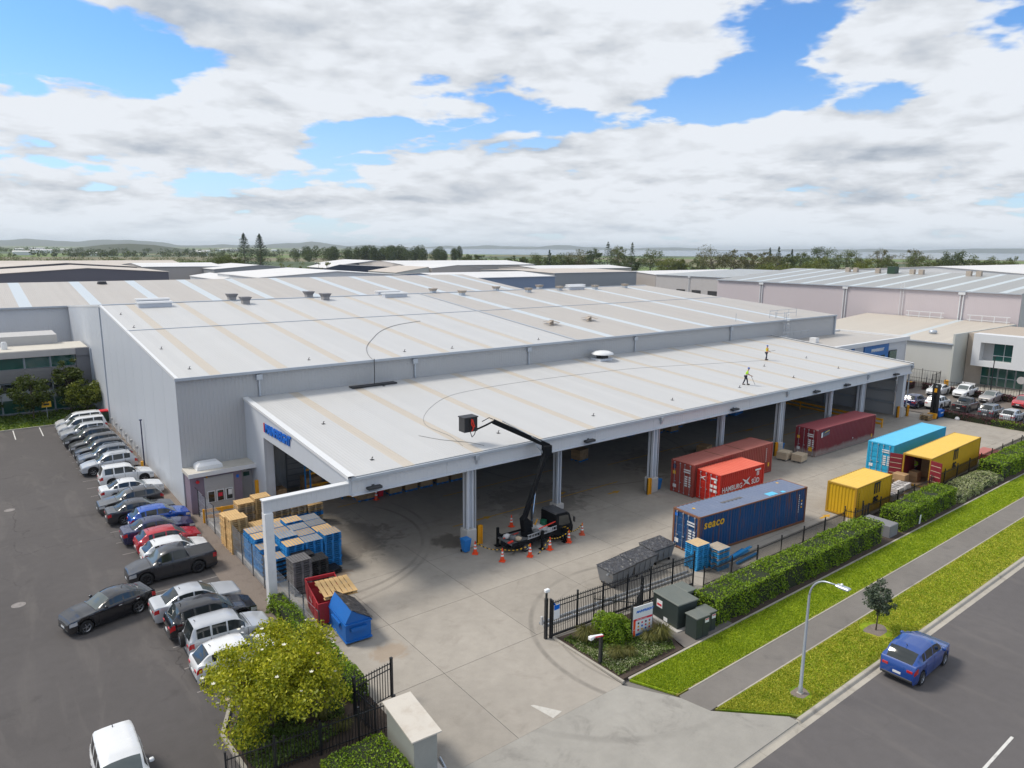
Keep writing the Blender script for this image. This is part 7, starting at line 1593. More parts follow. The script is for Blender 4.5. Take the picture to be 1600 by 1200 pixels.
def leaves_mesh(name, pts, size, mat, rng, up=0.0, aspect=0.55, droop=None):
    """one leaf (a bent diamond of two triangles) per point"""
    n = len(pts); pts = np.asarray(pts, float)
    a = rng.normal(size=(n, 3)); a[:, 2] *= (1-up); a /= np.linalg.norm(a, axis=1)[:, None]+1e-9
    b = rng.normal(size=(n, 3)); b -= (b*a).sum(1)[:, None]*a; b /= np.linalg.norm(b, axis=1)[:, None]+1e-9
    s = (size if np.ndim(size) else np.full(n, size))*rng.uniform(.65, 1.3, n)
    A = a*(s*.5)[:, None]; B = b*(s*.5*aspect)[:, None]; c = np.cross(a, b)*(s*.12)[:, None]
    V = np.stack([pts-A, pts+B+c, pts+A, pts-B+c], 1).reshape(-1, 3)
    me = bpy.data.meshes.new(name); me.vertices.add(4*n); me.vertices.foreach_set('co', V.ravel())
    me.loops.add(4*n); me.loops.foreach_set('vertex_index', np.arange(4*n)); me.polygons.add(n)
    me.polygons.foreach_set('loop_start', np.arange(0, 4*n, 4)); me.materials.append(MAT(mat)); me.update(calc_edges=True); return me
def clump_points(rng, c, rad, nclump, nleaf, csize, shell=.55):
    d = rng.normal(size=(nclump, 3)); d /= np.linalg.norm(d, axis=1)[:, None]
    r = shell+(1-shell)*rng.random(nclump)**.6
    cc = d*r[:, None]*np.array(rad)*(1+.14*rng.normal(size=(nclump, 1)))+np.array(c)
    cs = csize*rng.uniform(.6, 1.3, nclump)
    k = rng.integers(0, nclump, nleaf); e = rng.normal(size=(nleaf, 3)); e /= np.linalg.norm(e, axis=1)[:, None]; e *= (rng.random(nleaf)**.45)[:, None]
    e[:, 2] *= .75
    return cc[k]+e*cs[k][:, None], cc
def trunk(e, base, top, r, limbs, rng, mat='bark'):
    q = MB(); b, t = Vector(base), Vector(top); m_ = (b+t)/2+Vector((rng.normal()*.06, rng.normal()*.06, 0))*(t-b).length
    q.tube([b, m_, t], r, 8, r*.55)
    for l in limbs:
        l = Vector(l); s_ = b+(t-b)*rng.uniform(.45, .95); q.tube([s_, (s_+l)/2+Vector((0, 0, .08*(l-s_).length)), l], r*.45, 5, r*.12)
    q.build('trunk', mat, e, smooth=True)
def tree(name, x, y, z0, ctr, rad, mat, label, nclump, nleaf, csize, lsize, seed, tr=.12, group=None, cat='tree', shell=.45, core=True):
    rng = np.random.default_rng(seed); e = empty(name, (x, y, z0), 0, label, cat, group)
    P_, cc = clump_points(rng, ctr, rad, nclump, nleaf, csize, shell)
    o = bpy.data.objects.new('crown', leaves_mesh('crown', P_, lsize, mat, rng)); link(o, e)
    trunk(e, (0, 0, -.1), (ctr[0]*.6, ctr[1]*.6, ctr[2]), tr, [tuple(p_) for p_ in cc[::max(1, len(cc)//14)]], rng)
    return e
mg = tree('magnolia_tree', 8.75, 28.4, .05, (.35, .25, 2.6), (2.8, 2.5, 1.85), 'leaf_magnolia', 'broad yellow green flowering tree at the lower left of the drive', 85, 30000, .76, .145, 11, .13, shell=.35)
rng0 = np.random.default_rng(3)
for k in range(22):
    d = rng0.normal(size=3); d[2] = abs(d[2])*.8-.15; d[1] -= .5; d /= np.linalg.norm(d); p_ = Vector((.35+d[0]*2.95, .25+d[1]*2.65, 2.75+d[2]*2.05))
    q = MB(); rr = .07+.05*rng0.random()
    for i in range(6):
        t = i*math.pi/3; a = Vector((math.cos(t), math.sin(t), .35))*rr; b_ = Vector((math.cos(t+.5), math.sin(t+.5), .1))*rr*.6; c_ = Vector((math.cos(t-.5), math.sin(t-.5), .1))*rr*.6
        q.add([p_, p_+b_, p_+a, p_+c_], [(0, 1, 2, 3)])
    q.build('flower', 'petal' if k % 4 else 'carton_pale', mg)
for (x, y, cz, rx, rz, m_, t, sd) in ((5.4, 102.0, 3.5, 2.1, 2.2, 'leaf_dark', 'dark leafy tree in front of the office, leftmost of three', 21), (9.5, 103.2, 4.1, 1.7, 2.7, 'leaf_dark', 'tall narrow dark tree in front of the office, middle of three', 22), (11.0, 101.2, 2.7, 1.8, 1.6, 'leaf_olive', 'low olive green tree beside the warehouse wall, rightmost of three', 23), (1.0, 103.2, 2.9, 1.6, 1.7, 'leaf_dark', 'dark tree at the left edge of the office lawn', 24)):
    tree('office_tree', x, y, 0, (0, 0, cz), (rx, rx, rz), m_, t, 70, 4200, .6, .30, sd, .1, group='trees on the office lawn')
tree('young_tree', 38.9, 16.4, 0, (0, 0, 1.95), (.72, .72, .85), 'leaf_grey', 'small grey green young tree on the road verge', 60, 3600, .24, .13, 31, .045)
for (r_, mt) in ((.75, 'mulch'),):
    sheet('tree_pit', [(38.9+r_*math.cos(t)*(1+.2*math.sin(3*t+1)), 16.4+r_*.8*math.sin(t)*(1+.2*math.cos(2*t))) for t in [2*math.pi*k/20 for k in range(20)]], .016, 'gravel')
sheet('worn_patch', [(30.08+.5*math.cos(t)*(1+.2*math.sin(3*t)), 15.82+.45*math.sin(t)*(1+.25*math.cos(2*t))) for t in [2*math.pi*k/24 for k in range(24)]], .016, 'gravel')
# ---- clipped hedges
def hedge(name, x0, x1, y0, y1, h, mat, label, dens, lsize, seed, group='clipped hedges', rough=.06, cat='hedge', core='hedge_core', round_=.0):
    rng = np.random.default_rng(seed); e = empty(name, ((x0+x1)/2, (y0+y1)/2, 0), 0, label, cat, group)
    L, W = x1-x0, y1-y0; A = [L*W, L*h, L*h, W*h, W*h]; n = int(sum(A)*dens); f = rng.choice(5, n, p=np.array(A)/sum(A)); u, v = rng.random(n), rng.random(n)
    X = np.where(f == 0, u*L, np.where(f < 3, u*L, np.where(f == 3, 0, L)))-L/2
    Y = np.where(f == 0, v*W, np.where(f == 1, 0, np.where(f == 2, W, u*W)))-W/2
    Z = np.where(f == 0, h, v*h)
    # uneven surface: slow waves plus jitter
    wv = rough*(np.sin(X*1.7+seed)+np.sin(X*.61+Y*2.3+seed*2)+.7*np.sin(X*4.1+Z*3))
    nx = np.where(f == 3, -1, np.where(f == 4, 1, 0)); ny = np.where(f == 1, -1, np.where(f == 2, 1, 0)); nz = (f == 0)*1.0
    j = rng.normal(size=n)*.045+wv-.05-np.abs(rng.normal(size=n))*.05
    X, Y, Z = X+nx*j, Y+ny*j, Z+nz*j
    if round_: Z = Z*(1-round_*(np.abs(2*Y/W)**3)*.5-round_*(np.abs(2*X/L)**6)*.6)
    Z = np.maximum(Z, .03)
    P_ = np.stack([X, Y, Z], 1)
    o = bpy.data.objects.new('foliage', leaves_mesh('foliage', P_, lsize, mat, rng)); link(o, e)
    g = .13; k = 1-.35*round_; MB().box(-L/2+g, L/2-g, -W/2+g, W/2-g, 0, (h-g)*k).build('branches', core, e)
    return e
hedge('hedge', 31.9, 51.6, 21.98, 23.75, 1.65, 'leaf_hedge', 'longest clipped green hedge in front of the blue container', 210, .13, 1)
hedge('hedge', 54.7, 64.7, 21.98, 23.75, 1.62, 'leaf_hedge', 'clipped green hedge in front of the short yellow container', 190, .14, 2)
hedge('ground_shrub', 65.2, 75.4, 21.98, 24.2, .95, 'leaf_variegated', 'low pale variegated shrub mass between two hedges', 170, .13, 3, round_=.7, rough=.08, cat='shrub')
hedge('hedge', 75.2, 99.5, 22.1, 24.2, 1.6, 'leaf_hedge', 'clipped green hedge at the far right along the path', 110, .18, 4)
hedge('hedge', 98.9, 100.2, 26.7, 37.4, .85, 'leaf_purple', 'low purple red hedge along the edge of the yard concrete', 110, .17, 5); hedge('hedge', 98.7, 100.0, 25.4, 31.0, .8, 'leaf_hedge', 'low green hedge end at the right edge of the yard', 90, .17, 6)
hedge('hedge', 116.6, 117.4, 29.5, 46.5, .95, 'leaf_purple', 'purple hedge behind the parked cars on the right', 80, .2, 7); hedge('hedge', 107.5, 117, 47.6, 48.6, .95, 'leaf_purple', 'purple hedge at the back corner by the wheelie bins', 80, .2, 8)
hedge('hedge', 12.35, 13.35, 28.0, 33.5, 1.15, 'leaf_hedge', 'green hedge along the left edge of the drive', 230, .12, 9, rough=.10, round_=.3); hedge('hedge', 12.25, 13.3, 33.6, 39.0, 1.25, 'leaf_hedge', 'loose green hedge behind the skips at the fence', 190, .13, 10, rough=.14, round_=.4)
hedge('hedge', 9.3, 12.1, 21.9, 24.4, 1.15, 'leaf_hedge', 'clipped green hedge at the bottom edge beside the grey cabinet', 260, .11, 11, round_=.25, rough=.05)
def mound(name, x, y, r, h, mat, label, n, lsize, seed, cat='shrub', group='garden shrubs', z=.05):
    rng = np.random.default_rng(seed); e = empty(name, (x, y, z), 0, label, cat, group)
    d = rng.normal(size=(n, 3)); d[:, 2] = np.abs(d[:, 2]); d /= np.linalg.norm(d, axis=1)[:, None]
    rr = (1-.35*rng.random(n)**2)*(1+.12*np.sin(d[:, 0]*5+seed)+.1*np.sin(d[:, 1]*7+seed))
    P_ = d*rr[:, None]*np.array([r, r, h]); o = bpy.data.objects.new('foliage', leaves_mesh('foliage', P_, lsize, mat, rng)); link(o, e)
    q = MB().lathe([(r*.7, 0), (r*.68, h*.35), (r*.4, h*.65), (0.01, h*.75)], 10); q.build('branches', 'hedge_core', e)
mound('shrub', 26.3, 24.9, 1.0, 1.45, 'leaf_hedge', 'bright green rounded shrub behind the intercom post', 4200, .12, 41); mound('shrub', 27.1, 24.4, .65, .9, 'leaf_hedge', 'smaller green shrub left of the sign board', 1800, .12, 42)
def tussocks(x, y, r, h, label, seed, n=420):
    rng = np.random.default_rng(seed); e = empty('tussock_grass', (x, y, .06), 0, label, 'grass', 'tussock grasses in the garden'); q = MB()
    for i in range(n):
        t = rng.uniform(0, 2*np.pi); b = rng.random()*r*.35; sp_ = rng.uniform(.3, 1.0)*r; hh = h*rng.uniform(.5, 1.1); w = .012
        c, s_ = math.cos(t), math.sin(t); p0 = (b*c, b*s_, 0); p1 = ((b+sp_*.4)*c, (b+sp_*.4)*s_, hh); p2 = ((b+sp_)*c, (b+sp_)*s_, hh*.75)
        q.add([(p0[0]-s_*w, p0[1]+c*w, 0), (p0[0]+s_*w, p0[1]-c*w, 0), (p1[0]+s_*w, p1[1]-c*w, p1[2]), (p1[0]-s_*w, p1[1]+c*w, p1[2]), p2], [(0, 1, 2, 3), (3, 2, 4)])
    q.build('blades', 'tussock', e)
for (x, y, r, h, t, sd) in ((24.9, 25.4, .75, .8, 'olive tussock by the gate post', 51), (25.0, 23.2, .6, .6, 'olive tussock beside the intercom post', 52), (25.7, 22.9, .5, .5, 'small olive tussock in the white ground cover', 53), (28.3, 23.0, .8, .85, 'large olive tussock right of the sign board', 54), (27.6, 23.2, .6, .6, 'olive tussock below the sign board', 55), (10.9, 27.9, .55, .55, 'olive tussock by the swing gate', 56), (11.3, 26.6, .5, .5, 'olive tussock in the mulch by the fence', 57), (10.6, 29.0, .5, .55, 'olive tussock under the flowering tree edge', 58)): tussocks(x, y, r, h, t, sd)
def cover(name, poly, n, mat, label, seed, hmax=.28, lsize=.10, flowers=0, z=.07):
    rng = np.random.default_rng(seed); xs_ = [p_[0] for p_ in poly]; ys_ = [p_[1] for p_ in poly]
    X = rng.uniform(min(xs_), max(xs_), n); Y = rng.uniform(min(ys_), max(ys_), n); ins = np.zeros(n, bool); m_ = len(poly)
    for i in range(m_):
        (x1, y1), (x2, y2) = poly[i], poly[(i+1) % m_]; c = ((y1 > Y) != (y2 > Y)) & (X < (x2-x1)*(Y-y1)/((y2-y1) or 1e-9)+x1); ins ^= c
    X, Y = X[ins], Y[ins]; hz = hmax*(.55+.25*np.sin(X*3.1+seed)+.2*np.sin(Y*4.3+X))
    Z = z+hz*rng.random(len(X))**.5
    o = bpy.data.objects.new(name, leaves_mesh(name, np.stack([X, Y, Z], 1), lsize, mat, rng, aspect=.7)); link(o); tag(o, label, 'plants', kind='stuff')
cover('ground_cover', [(23.95, 26.2), (24.0, 22.0), (28.2, 21.95), (28.7, 22.6), (27.6, 23.9), (25.5, 24.2), (24.6, 26.3)], 9000, 'leaf_ground', 'leafy ground cover filling the front garden', 61)
cover('ground_cover_flowers', [(23.95, 25.4), (24.0, 22.05), (28.1, 22.0), (28.3, 22.7), (27.0, 23.2), (24.9, 23.3), (24.4, 25.4)], 5200, 'leaf_variegated', 'white flecked flowering ground cover along the garden edge', 62, .34, .075)
cover('ground_cover', [(7.2, 29.0), (7.4, 25.9), (9.5, 25.8), (11.2, 26.4), (10.0, 27.6), (11.0, 30), (12.3, 33), (10.2, 33), (8.4, 31)], 15000, 'leaf_ground', 'leafy ground cover around the flowering tree', 63, .5, .12)
cover('ground_cover', [(-30, 97.7), (11.8, 97.7), (12.4, 105.4), (-30, 105.4)], 9000, 'leaf_ground', 'low planting on the office lawn', 64, .4, .3, z=.02)
mound('shrub', 11.4, 27.9, .5, .6, 'leaf_ground', 'small dark shrub beside the swing gate', 900, .11, 43)
cover('leaf_litter', [(10.2, 27.9), (12.0, 25.6), (13.2, 25.5), (12.1, 29), (11.2, 30)], 900, 'leaf_litter', 'fallen brown leaves on the mulch by the swing gate', 65, .03, .09) if 'leaf_litter' in MATS else None
# ------------------------------------------------------------------ trees on the skyline
FT = [('g', 132, 461, 15.5, 6.0), ('g', 136, 450, 15.2, 4.2), ('p', 167, 535, 29.6, 8.4), ('p', 177, 531, 29.3, 8.4), ('c', 112, 310, 14.8, 1.8), ('c', 116, 309, 14.6, 2.0), ('c', 120, 308, 14.6, 2.0), ('c', 123, 306, 14.6, 2.0), ('c', 127, 305, 14.6, 1.8), ('c', 130, 303, 14.3, 1.8), ('g', 350, 512, 14.5, 6.6), ('g', 368, 524, 14.9, 5.1), ('g', 380, 515, 12.2, 7.9), ('g', 379, 491, 13.1, 6.6), ('n', 391, 455, 18.9, 3.7), ('g', 384, 461, 16.2, 8.5), ('g', 387, 484, 14.3, 4.9), ('g', 400, 448, 16.9, 10.6), ('e', 409, 439, 18.6, 11.7), ('d', 411, 423, 21.3, 7.3), ('n', 426, 422, 26.0, 6.4), ('g', 440, 423, 22.5, 8.6), ('u', 461, 444, 24.8, 7.9), ('n', 440, 408, 25.7, 4.8), ('d', 410, 382, 14.7, 7.9), ('g', 450, 396, 19.1, 10.6), ('y', 429, 360, 14.6, 9.9), ('y', 434, 354, 14.2, 6.0), ('e', 448, 336, 22.0, 12.9), ('e', 458, 322, 20.7, 10.9), ('e', 466, 311, 18.5, 8.9), ('e', 481, 306, 18.1, 9.1), ('u', 503, 327, 20.4, 6.9), ('n', 514, 329, 22.4, 3.2), ('n', 509, 318, 23.4, 3.7), ('g', 487, 296, 17.8, 6.1), ('n', 531, 320, 21.1, 3.3), ('g', 509, 299, 18.7, 7.3), ('d', 489, 273, 23.5, 11.9), ('y', 454, 253, 16.6, 6.4), ('g', 497, 257, 21.4, 10.9), ('u', 520, 256, 18.3, 6.2), ('u', 533, 252, 22.1, 10.5), ('g', 527, 243, 17.6, 7.2), ('u', 552, 235, 22.7, 10.6), ('g', 535, 224, 18.7, 10.3), ('g', 559, 219, 17.0, 6.4), ('d', 524, 198, 22.0, 9.4), ('g', 565, 202, 17.7, 8.5), ('g', 569, 191, 16.5, 8.5), ('g', 572, 181, 17.1, 7.4), ('y', 449, 221, 14.8, 8.9), ('y', 406, 256, 13.1, 11.1), ('y', 416, 240, 12.6, 8.5), ('g', 409, 466, 11.8, 12.1), ('g', 425, 451, 11.5, 16.5), ('g', 474, 368, 13.3, 8.5)]
KD = {'g': ('leaf_far_b', 'mid green broad tree'), 'e': ('leaf_far_c', 'broad olive brown gum tree'), 'd': ('leaf_far_a', 'dark rounded tree'), 'y': ('leaf_far_y', 'pale green bushy tree'), 'u': ('leaf_far_c', 'open crowned gum tree'), 'n': ('leaf_far_d', 'tall dark conifer'), 'p': ('leaf_far_d', 'very tall pine with tiered branches'), 'c': ('leaf_far_y', 'small upright green tree')}
def far_tree(i, k, x, y, top, r):
    rng = np.random.default_rng(500+i); m_, t = KD[k]
    seq = FT_ORD[i]
    e = empty('skyline_tree', (x, y, 0), 0, '%s on the skyline, %s' % (t, seq), 'tree', 'trees on the skyline')
    if k in 'np':
        lv = 26 if k == 'p' else 16; P_ = []
        for j in range(lv):
            f = j/(lv-1); z = top*(.22+.78*f); rr = r*(1-f)**.75*rng.uniform(.75, 1.1)+.25
            if k == 'p':
                for a in range(6):
                    th = a*math.pi/3+j*.5+rng.uniform(-.2, .2)
                    for u in np.linspace(.15, 1, 12): P_.append((rr*u*math.cos(th), rr*u*math.sin(th), z+.1*u*rr+rng.normal()*.15))
            else:
                n = 22; th = rng.uniform(0, 2*np.pi, n); u = rng.random(n)**.5
                P_ += [(rr*uu*math.cos(a), rr*uu*math.sin(a), z+rng.normal()*.3) for a, uu in zip(th, u)]
        ls = .95 if k == 'p' else 1.2
        me = leaves_mesh('crown', P_, ls, m_, rng, up=.5); MB().tube([(0, 0, 0), (0, 0, top*.98)], .45, 6, .06).build('trunk', 'bark', e)
    else:
        h = top; cz = h*.58; rz = h*.42
        if k == 'u': P_, cc = clump_points(rng, (0, 0, h*.72), (r, r, h*.26), 16, 1100, r*.28, .5); ls = .8
        elif k == 'c': P_, cc = clump_points(rng, (0, 0, cz), (r, r, rz), 14, 500, r*.5, .3); ls = .5
        else: P_, cc = clump_points(rng, (0, 0, cz), (r, r, rz), 60, 3600, r*.30, .45); ls = .85
        me = leaves_mesh('crown', P_, ls, m_, rng)
        trunk(e, (0, 0, 0), (0, 0, h*.7), max(.25, r*.05), [tuple(p_) for p_ in cc[::max(1, len(cc)//9)]], rng)
    o = bpy.data.objects.new('crown', me); link(o, e)
NUMW = 'first second third fourth fifth sixth seventh eighth ninth tenth eleventh twelfth thirteenth fourteenth fifteenth sixteenth seventeenth eighteenth nineteenth twentieth'.split()
FT_ORD = {}
for kk in 'gedyunpc':
    ids = sorted([i for i, t in enumerate(FT) if t[0] == kk], key=lambda i: -math.atan2(FT[i][2], FT[i][1]))
    for n_, i in enumerate(ids):
        FT_ORD[i] = '%s of its kind from the left' % (NUMW[n_] if n_ < 20 else ('twenty first', 'twenty second', 'twenty third', 'twenty fourth', 'twenty fifth')[n_-20])
for i, t in enumerate(FT): far_tree(i, *t)
# ---- woods and belts too far to count
def wood(name, segs, n, hmin, hmax, ls, mat, label, seed):
    rng = np.random.default_rng(seed); P_ = []
    for (x0, y0, x1, y1, w, share, hs) in segs:
        k = int(n*share); t = rng.random(k); dx, dy = x1-x0, y1-y0; L = math.hypot(dx, dy); off = rng.normal(size=k)*w
        # crowns bunch into rounded heads
        nh = max(3, int(L/5.5)); hc = np.sort(rng.uniform(0, L, nh)); ho = rng.normal(size=nh)*w; hr = rng.uniform(4, 9, nh); hhh = hmin+(hmax-hmin)*hs*rng.uniform(.25, 1, nh)
        hd_ = rng.integers(0, nh, k); dd = rng.normal(size=(k, 3)); dd /= np.linalg.norm(dd, axis=1)[:, None]; dd *= (rng.random(k)**.4)[:, None]
        t = np.clip((hc[hd_]+dd[:, 0]*hr[hd_])/L, -.05, 1.05); off = ho[hd_]+dd[:, 1]*hr[hd_]; z = np.maximum(.3, hhh[hd_]*(.58+.42*dd[:, 2]))
        P_.append(np.stack([x0+dx*t-dy/L*off, y0+dy*t+dx/L*off, z], 1))
    o = bpy.data.objects.new(name, leaves_mesh(name, np.concatenate(P_), ls, mat, rng)); link(o); tag(o, label, 'trees', kind='stuff')
wood('woodland', [(318, 850, 420, 800, 22, .28, .75), (400, 805, 500, 745, 25, .40, 1.0), (360, 830, 470, 770, 18, .32, .85)], 60000, 15, 25.5, 1.3, 'leaf_far_a', 'dark wood on the skyline left of centre', 71)
wood('tree_belt', [(-60, 690, 190, 672, 12, .3, .6), (-40, 850, 240, 830, 16, .2, .7), (240, 900, 330, 850, 14, .1, .8), (500, 745, 560, 700, 16, .12, .35)], 34000, 4, 15, 1.2, 'leaf_far_b', 'belts of trees between the fields on the skyline', 72)
wood('tree_belt', [(-100, 1400, 520, 1300, 25, .3, .8), (-150, 2100, 800, 1950, 30, .35, 1.0)], 14000, 5, 15, 3.5, 'leaf_far_a', 'distant tree belts below the hills', 73)
# ---- distant hills
def hills(name, a0, a1, d, h0, seed, mat, depth=1600):
    rng = np.random.default_rng(seed); n = 120; q = MB(); ph = rng.uniform(0, 6, 6); fr = [1.5, 3.1, 5.7, 9.3, 17, 29]; am = [.5, .35, .25, .14, .07, .04]
    for j, (dd, f) in enumerate(((0, 0), (.35, .55), (.7, .9), (1, 1), (1.5, 0))):
        for i in range(n+1):
            t = i/n; a = a0+(a1-a0)*t; hh = h0*max(0.25, .75+.6*sum(m_*math.sin(f_*t*6.28+p_) for m_, f_, p_ in zip(am, fr, ph)))*min(1, 6*t, 6*(1-t)) ; r = d+depth*dd
            q.v.append((r*math.cos(a), r*math.sin(a), hh*f-.1))
    for j in range(4):
        for i in range(n): a = j*(n+1)+i; q.f.append((a, a+1, a+n+2, a+n+1))
    q.build(name, mat, kind='structure', smooth=True)
simple('hill_green', (0.06, 0.075, 0.045), 0.9, var=0.3, scale=0.004)
hills('hills', R(97), R(62), 9000, 75, 5, 'hill_green'); hills('hills', R(68), R(40), 12000, 62, 8, 'hill_green'); hills('hills', R(46), R(8), 13000, 62, 12, 'hill_green')
q = MB().lathe([(0.1, 24), (60, 21), (130, 11), (210, 0)], 28, (2200*math.cos(R(80.2)), 2200*math.sin(R(80.2)), -.1)); q.build('knoll', 'hill_green', kind='structure', smooth=True)
# pale far town across the fields
rng0 = np.random.default_rng(9)
for k in range(26):
    a = R(rng0.uniform(68, 88)); d = rng0.uniform(1500, 3200); w = rng0.uniform(15, 60); x, y = d*math.cos(a), d*math.sin(a); h = rng0.uniform(4, 8)
    e = thing('far_shed', (x, y, 0), 'tiny pale shed out on the plain among the far tree belts', 'building', 'sheds on the plain')
    P(e, MB().box(x-w/2, x+w/2, y, y+15, 0, h), 'wall', 'flash_white'); P(e, MB().extrude_x([(y-.3, h), (y+15.3, h), (y+7.5, h+1.8)], x-w/2-.3, x+w/2+.3), 'roof', 'roof_plain_white')
# ------------------------------------------------------------------ people
simple('hi_vis_yellow', (0.42, 0.72, 0.02), 0.6, var=0.1); simple('hi_vis_orange', (0.85, 0.16, 0.01), 0.6, var=0.1); simple('trousers_navy', (0.02, 0.025, 0.05), 0.8, var=0.2); simple('skin', (0.42, 0.25, 0.17), 0.6, var=0.08); simple('hair_dark', (0.02, 0.015, 0.012), 0.7, var=0.2); simple('helmet_blue', (0.02, 0.10, 0.42), 0.4, var=0.05); simple('boots', (0.03, 0.022, 0.016), 0.7, var=0.2)
def skin_mesh(joints, edges, mat, name, parent, sub=2, root=0):
    me = bpy.data.meshes.new(name); me.from_pydata([j[0] for j in joints], edges, []); o = bpy.data.objects.new(name, me); COL.objects.link(o)
    md = o.modifiers.new('s', 'SKIN'); md.use_smooth_shade = True
    for i, j in enumerate(joints): me.skin_vertices[0].data[i].radius = (j[1], j[1] if len(j) < 3 else j[2]); 
    me.skin_vertices[0].data[root].use_root = True
    s_ = o.modifiers.new('u', 'SUBSURF'); s_.levels = sub; s_.render_levels = sub
    dg = bpy.context.evaluated_depsgraph_get(); dg.update(); m2 = bpy.data.meshes.new_from_object(o.evaluated_get(dg)); bpy.data.objects.remove(o)
    m2.materials.clear(); m2.materials.append(MAT(mat)); m2.polygons.foreach_set('use_smooth', [True]*len(m2.polygons))
    o2 = bpy.data.objects.new(name, m2); link(o2, parent); return o2
def person(loc, rz, label, J, vest, hat, extra=None):
    """J: joint positions. body is one mesh; clothes are close-fitting shells of the same limbs"""
    e = empty('person', loc, rz, label, 'person')
    g = lambda k: Vector(J[k])
    pel, ch, nk, hd = g('pelvis'), g('chest'), g('neck'), g('head')
    joints = [(pel, .135, .10), (ch, .155, .11), (nk, .058), (hd-Vector((0, 0, .06)), .082), (hd+Vector((.02, 0, .05)), .088)]; edges = [(0, 1), (1, 2), (2, 3), (3, 4)]
    for s_ in 'LR':
        b = len(joints); joints += [(g('sh'+s_), .062), (g('el'+s_), .045), (g('wr'+s_), .032), (g('wr'+s_)+(g('wr'+s_)-g('el'+s_)).normalized()*.08, .036)]; edges += [(1, b), (b, b+1), (b+1, b+2), (b+2, b+3)]
        b = len(joints); joints += [(g('hip'+s_), .088), (g('kn'+s_), .062), (g('an'+s_), .045), (g('toe'+s_), .04)]; edges += [(0, b), (b, b+1), (b+1, b+2), (b+2, b+3)]
    skin_mesh([(tuple(j[0]),)+tuple(j[1:]) for j in joints], edges, 'skin', 'body', e)
    # trousers
    jt = [(tuple(pel+Vector((0, 0, .02))), .155, .118)]; et = []
    for s_ in 'LR':
        b = len(jt); jt += [(tuple(g('hip'+s_)), .100), (tuple(g('kn'+s_)), .078), (tuple(g('an'+s_)+Vector((0, 0, .03))), .066)]; et += [(0, b), (b, b+1), (b+1, b+2)]
    skin_mesh(jt, et, 'trousers_navy', 'trousers', e)
    jv = [(tuple(pel+(ch-pel)*.1), .16, .122), (tuple(ch), .178, .128), (tuple(ch+(nk-ch)*.72), .105, .09)]; ev = [(0, 1), (1, 2)]
    for s_ in 'LR':
        b = len(jv); jv += [(tuple(g('sh'+s_)), .076), (tuple(g('sh'+s_)+(g('el'+s_)-g('sh'+s_))*.9), .062)]; ev += [(1, b), (b, b+1)]
    v = skin_mesh(jv, ev, vest, 'hi_vis_shirt', e)
    up = (ch-pel).normalized()
    for t in (.35,): q = MB().cyl(pel+(ch-pel)*(t-.05), pel+(ch-pel)*(t+.07), .17, .172, 14, False); q.build('reflective_band', 'sign_white', v)
    for s_ in 'LR':
        q = MB(); a = g('an'+s_); t = g('toe'+s_); d = (t-a); d.z = 0; d.normalize(); q.beam(Vector((a.x, a.y, a.z-.03))-d*.07, Vector((t.x, t.y, a.z-.05))+d*.06, .1, .1); q.build('boot', 'boots', e)
    q = MB().lathe([(.118, 0), (.125, .01), (.115, .06), (.085, .12), (.0, .145)], 14, tuple(hd+Vector((0, 0, .05)))); q.build('hard_hat' if hat else 'hair', hat or 'hair_dark', e, smooth=True)
    for s_ in (-1, 1): MB().cyl(hd+Vector((.088, s_*.032, .015)), hd+Vector((.098, s_*.032, .015)), .012, n=8).build('eye', 'print_black', e)
    MB().lathe([(0.001, .03), (.014, .01), (.016, -.01), (.001, -.02)], 8, tuple(hd+Vector((.1, 0, -.015)))).build('nose', 'skin', e)
    # fingers
    for s_ in 'LR':
        w = g('wr'+s_); d = (w-g('el'+s_)).normalized(); u = d.orthogonal().normalized(); q = MB()
        for k, l_ in enumerate((.06, .075, .08, .068)):
            p0 = w+d*.085+u*(-.03+.02*k); q.tube([p0, p0+d*l_*.5, p0+d*l_*.85+Vector((0, 0, -.025))], .0095, 5, .007)
        p0 = w+d*.03+u*.035; q.tube([p0, p0+d*.03+u*.03, p0+d*.06+u*.028], .011, 5, .008); q.build('fingers', 'skin', e, smooth=True)
    return e
def pose(lean=0.0, stride=0.0, armf=(.25, .25), armz=(1.05, 1.05), side=.24):
    J = dict(pelvis=(0, 0, .95), chest=(lean*.45, 0, 1.32), neck=(lean*.62, 0, 1.52), head=(lean*.75+.02, 0, 1.66))
    for s_, sg in (('L', 1), ('R', -1)):
        k = 0 if s_ == 'L' else 1; sx = lean*.5
        J['sh'+s_] = (sx, sg*.19, 1.42-.05*abs(lean)); J['wr'+s_] = (sx+armf[k], sg*side*.8, armz[k]); J['el'+s_] = (sx+armf[k]*.35-.06, sg*(side+.03), (1.42+armz[k])/2-.08)
        st_ = stride*sg; J['hip'+s_] = (0, sg*.1, .90); J['kn'+s_] = (st_*.5+.05, sg*.105, .5); J['an'+s_] = (st_, sg*.11, .09); J['toe'+s_] = (st_+.16, sg*.12, .05)
    return J
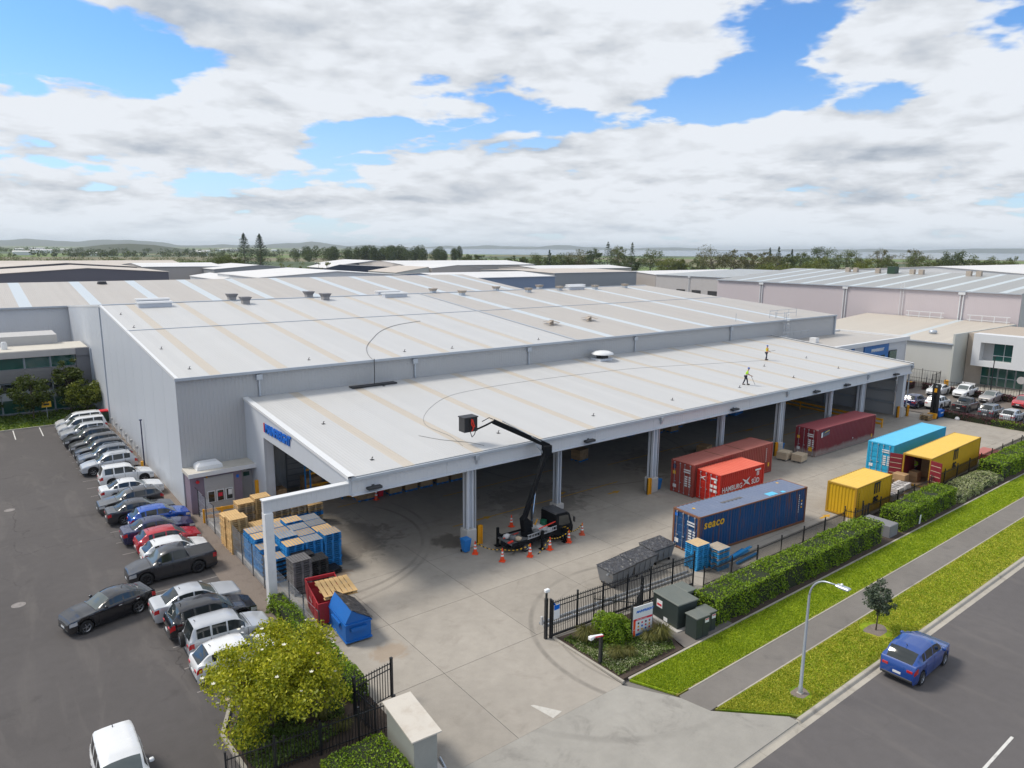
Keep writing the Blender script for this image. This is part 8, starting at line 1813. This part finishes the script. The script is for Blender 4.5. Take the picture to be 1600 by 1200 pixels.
p1 = person((63.7, 42.5, zc(0, 42.5)+.0), R(-60), 'worker in yellow green vest and blue helmet stooping to wash the canopy roof', pose(.30, .22, (.35, .42), (.95, 1.0)), 'hi_vis_yellow', 'helmet_blue')
p2 = person((77.6, 49.1, zc(0, 49.1)+.0), R(-35), 'worker standing upright on the canopy roof in orange and yellow vest', pose(.05, .1, (.32, .30), (1.1, 1.05)), 'hi_vis_yellow', 'helmet_blue')
MB().box(-.08, .145, -.20, -.02, 1.08, 1.48).build('vest_panel', 'hi_vis_orange', p2)
p3 = person((69.6, 27.5, .17), R(180), 'worker in yellow vest lifting cartons inside the open yellow container', pose(.25, .1, (.45, .45), (1.0, 1.0)), 'hi_vis_yellow', None)
p4 = person((98.6, 37.4, .35), R(180), 'driver in green vest standing on the reach truck', pose(.1, .05, (.35, .35), (1.1, 1.1)), 'hi_vis_yellow', None)
for (p_, a, b_, t) in ((p1, (.55, -.12, .95), (1.0, -.45, .12), 'thin wash lance held by the stooping roof worker'), (p2, (.40, -.1, 1.1), (.95, -.3, 1.25), 'thin wash lance held by the upright roof worker')):
    M_ = Matrix.Translation(p_.location) @ p_.rotation_euler.to_matrix().to_4x4(); tag(MB().tube([M_ @ Vector(a), M_ @ Vector(b_)], .018, 5).build('wash_lance', 'plastic_dark'), t, 'lance', 'wash lances')
# ------------------------------------------------------------------ haze: even thin air round the whole place
def haze():
    m = bpy.data.materials.new('air'); m.use_nodes = True; t = m.node_tree; t.nodes.clear()
    v = t.nodes.new('ShaderNodeVolumePrincipled'); v.inputs['Color'].default_value = (0.84, 0.93, 1.0, 1); v.inputs['Density'].default_value = HAZE_D; v.inputs['Anisotropy'].default_value = 0.2
    o = t.nodes.new('ShaderNodeOutputMaterial'); t.links.new(v.outputs[0], o.inputs['Volume']); MATS['air'] = m
    MB().box(-17000, 21000, -17000, 21000, -1.2, 110).build('haze', 'air', kind='stuff', label='thin pale haze over the plain and the far hills', cat='haze')
HAZE_D = 0.00007
haze()
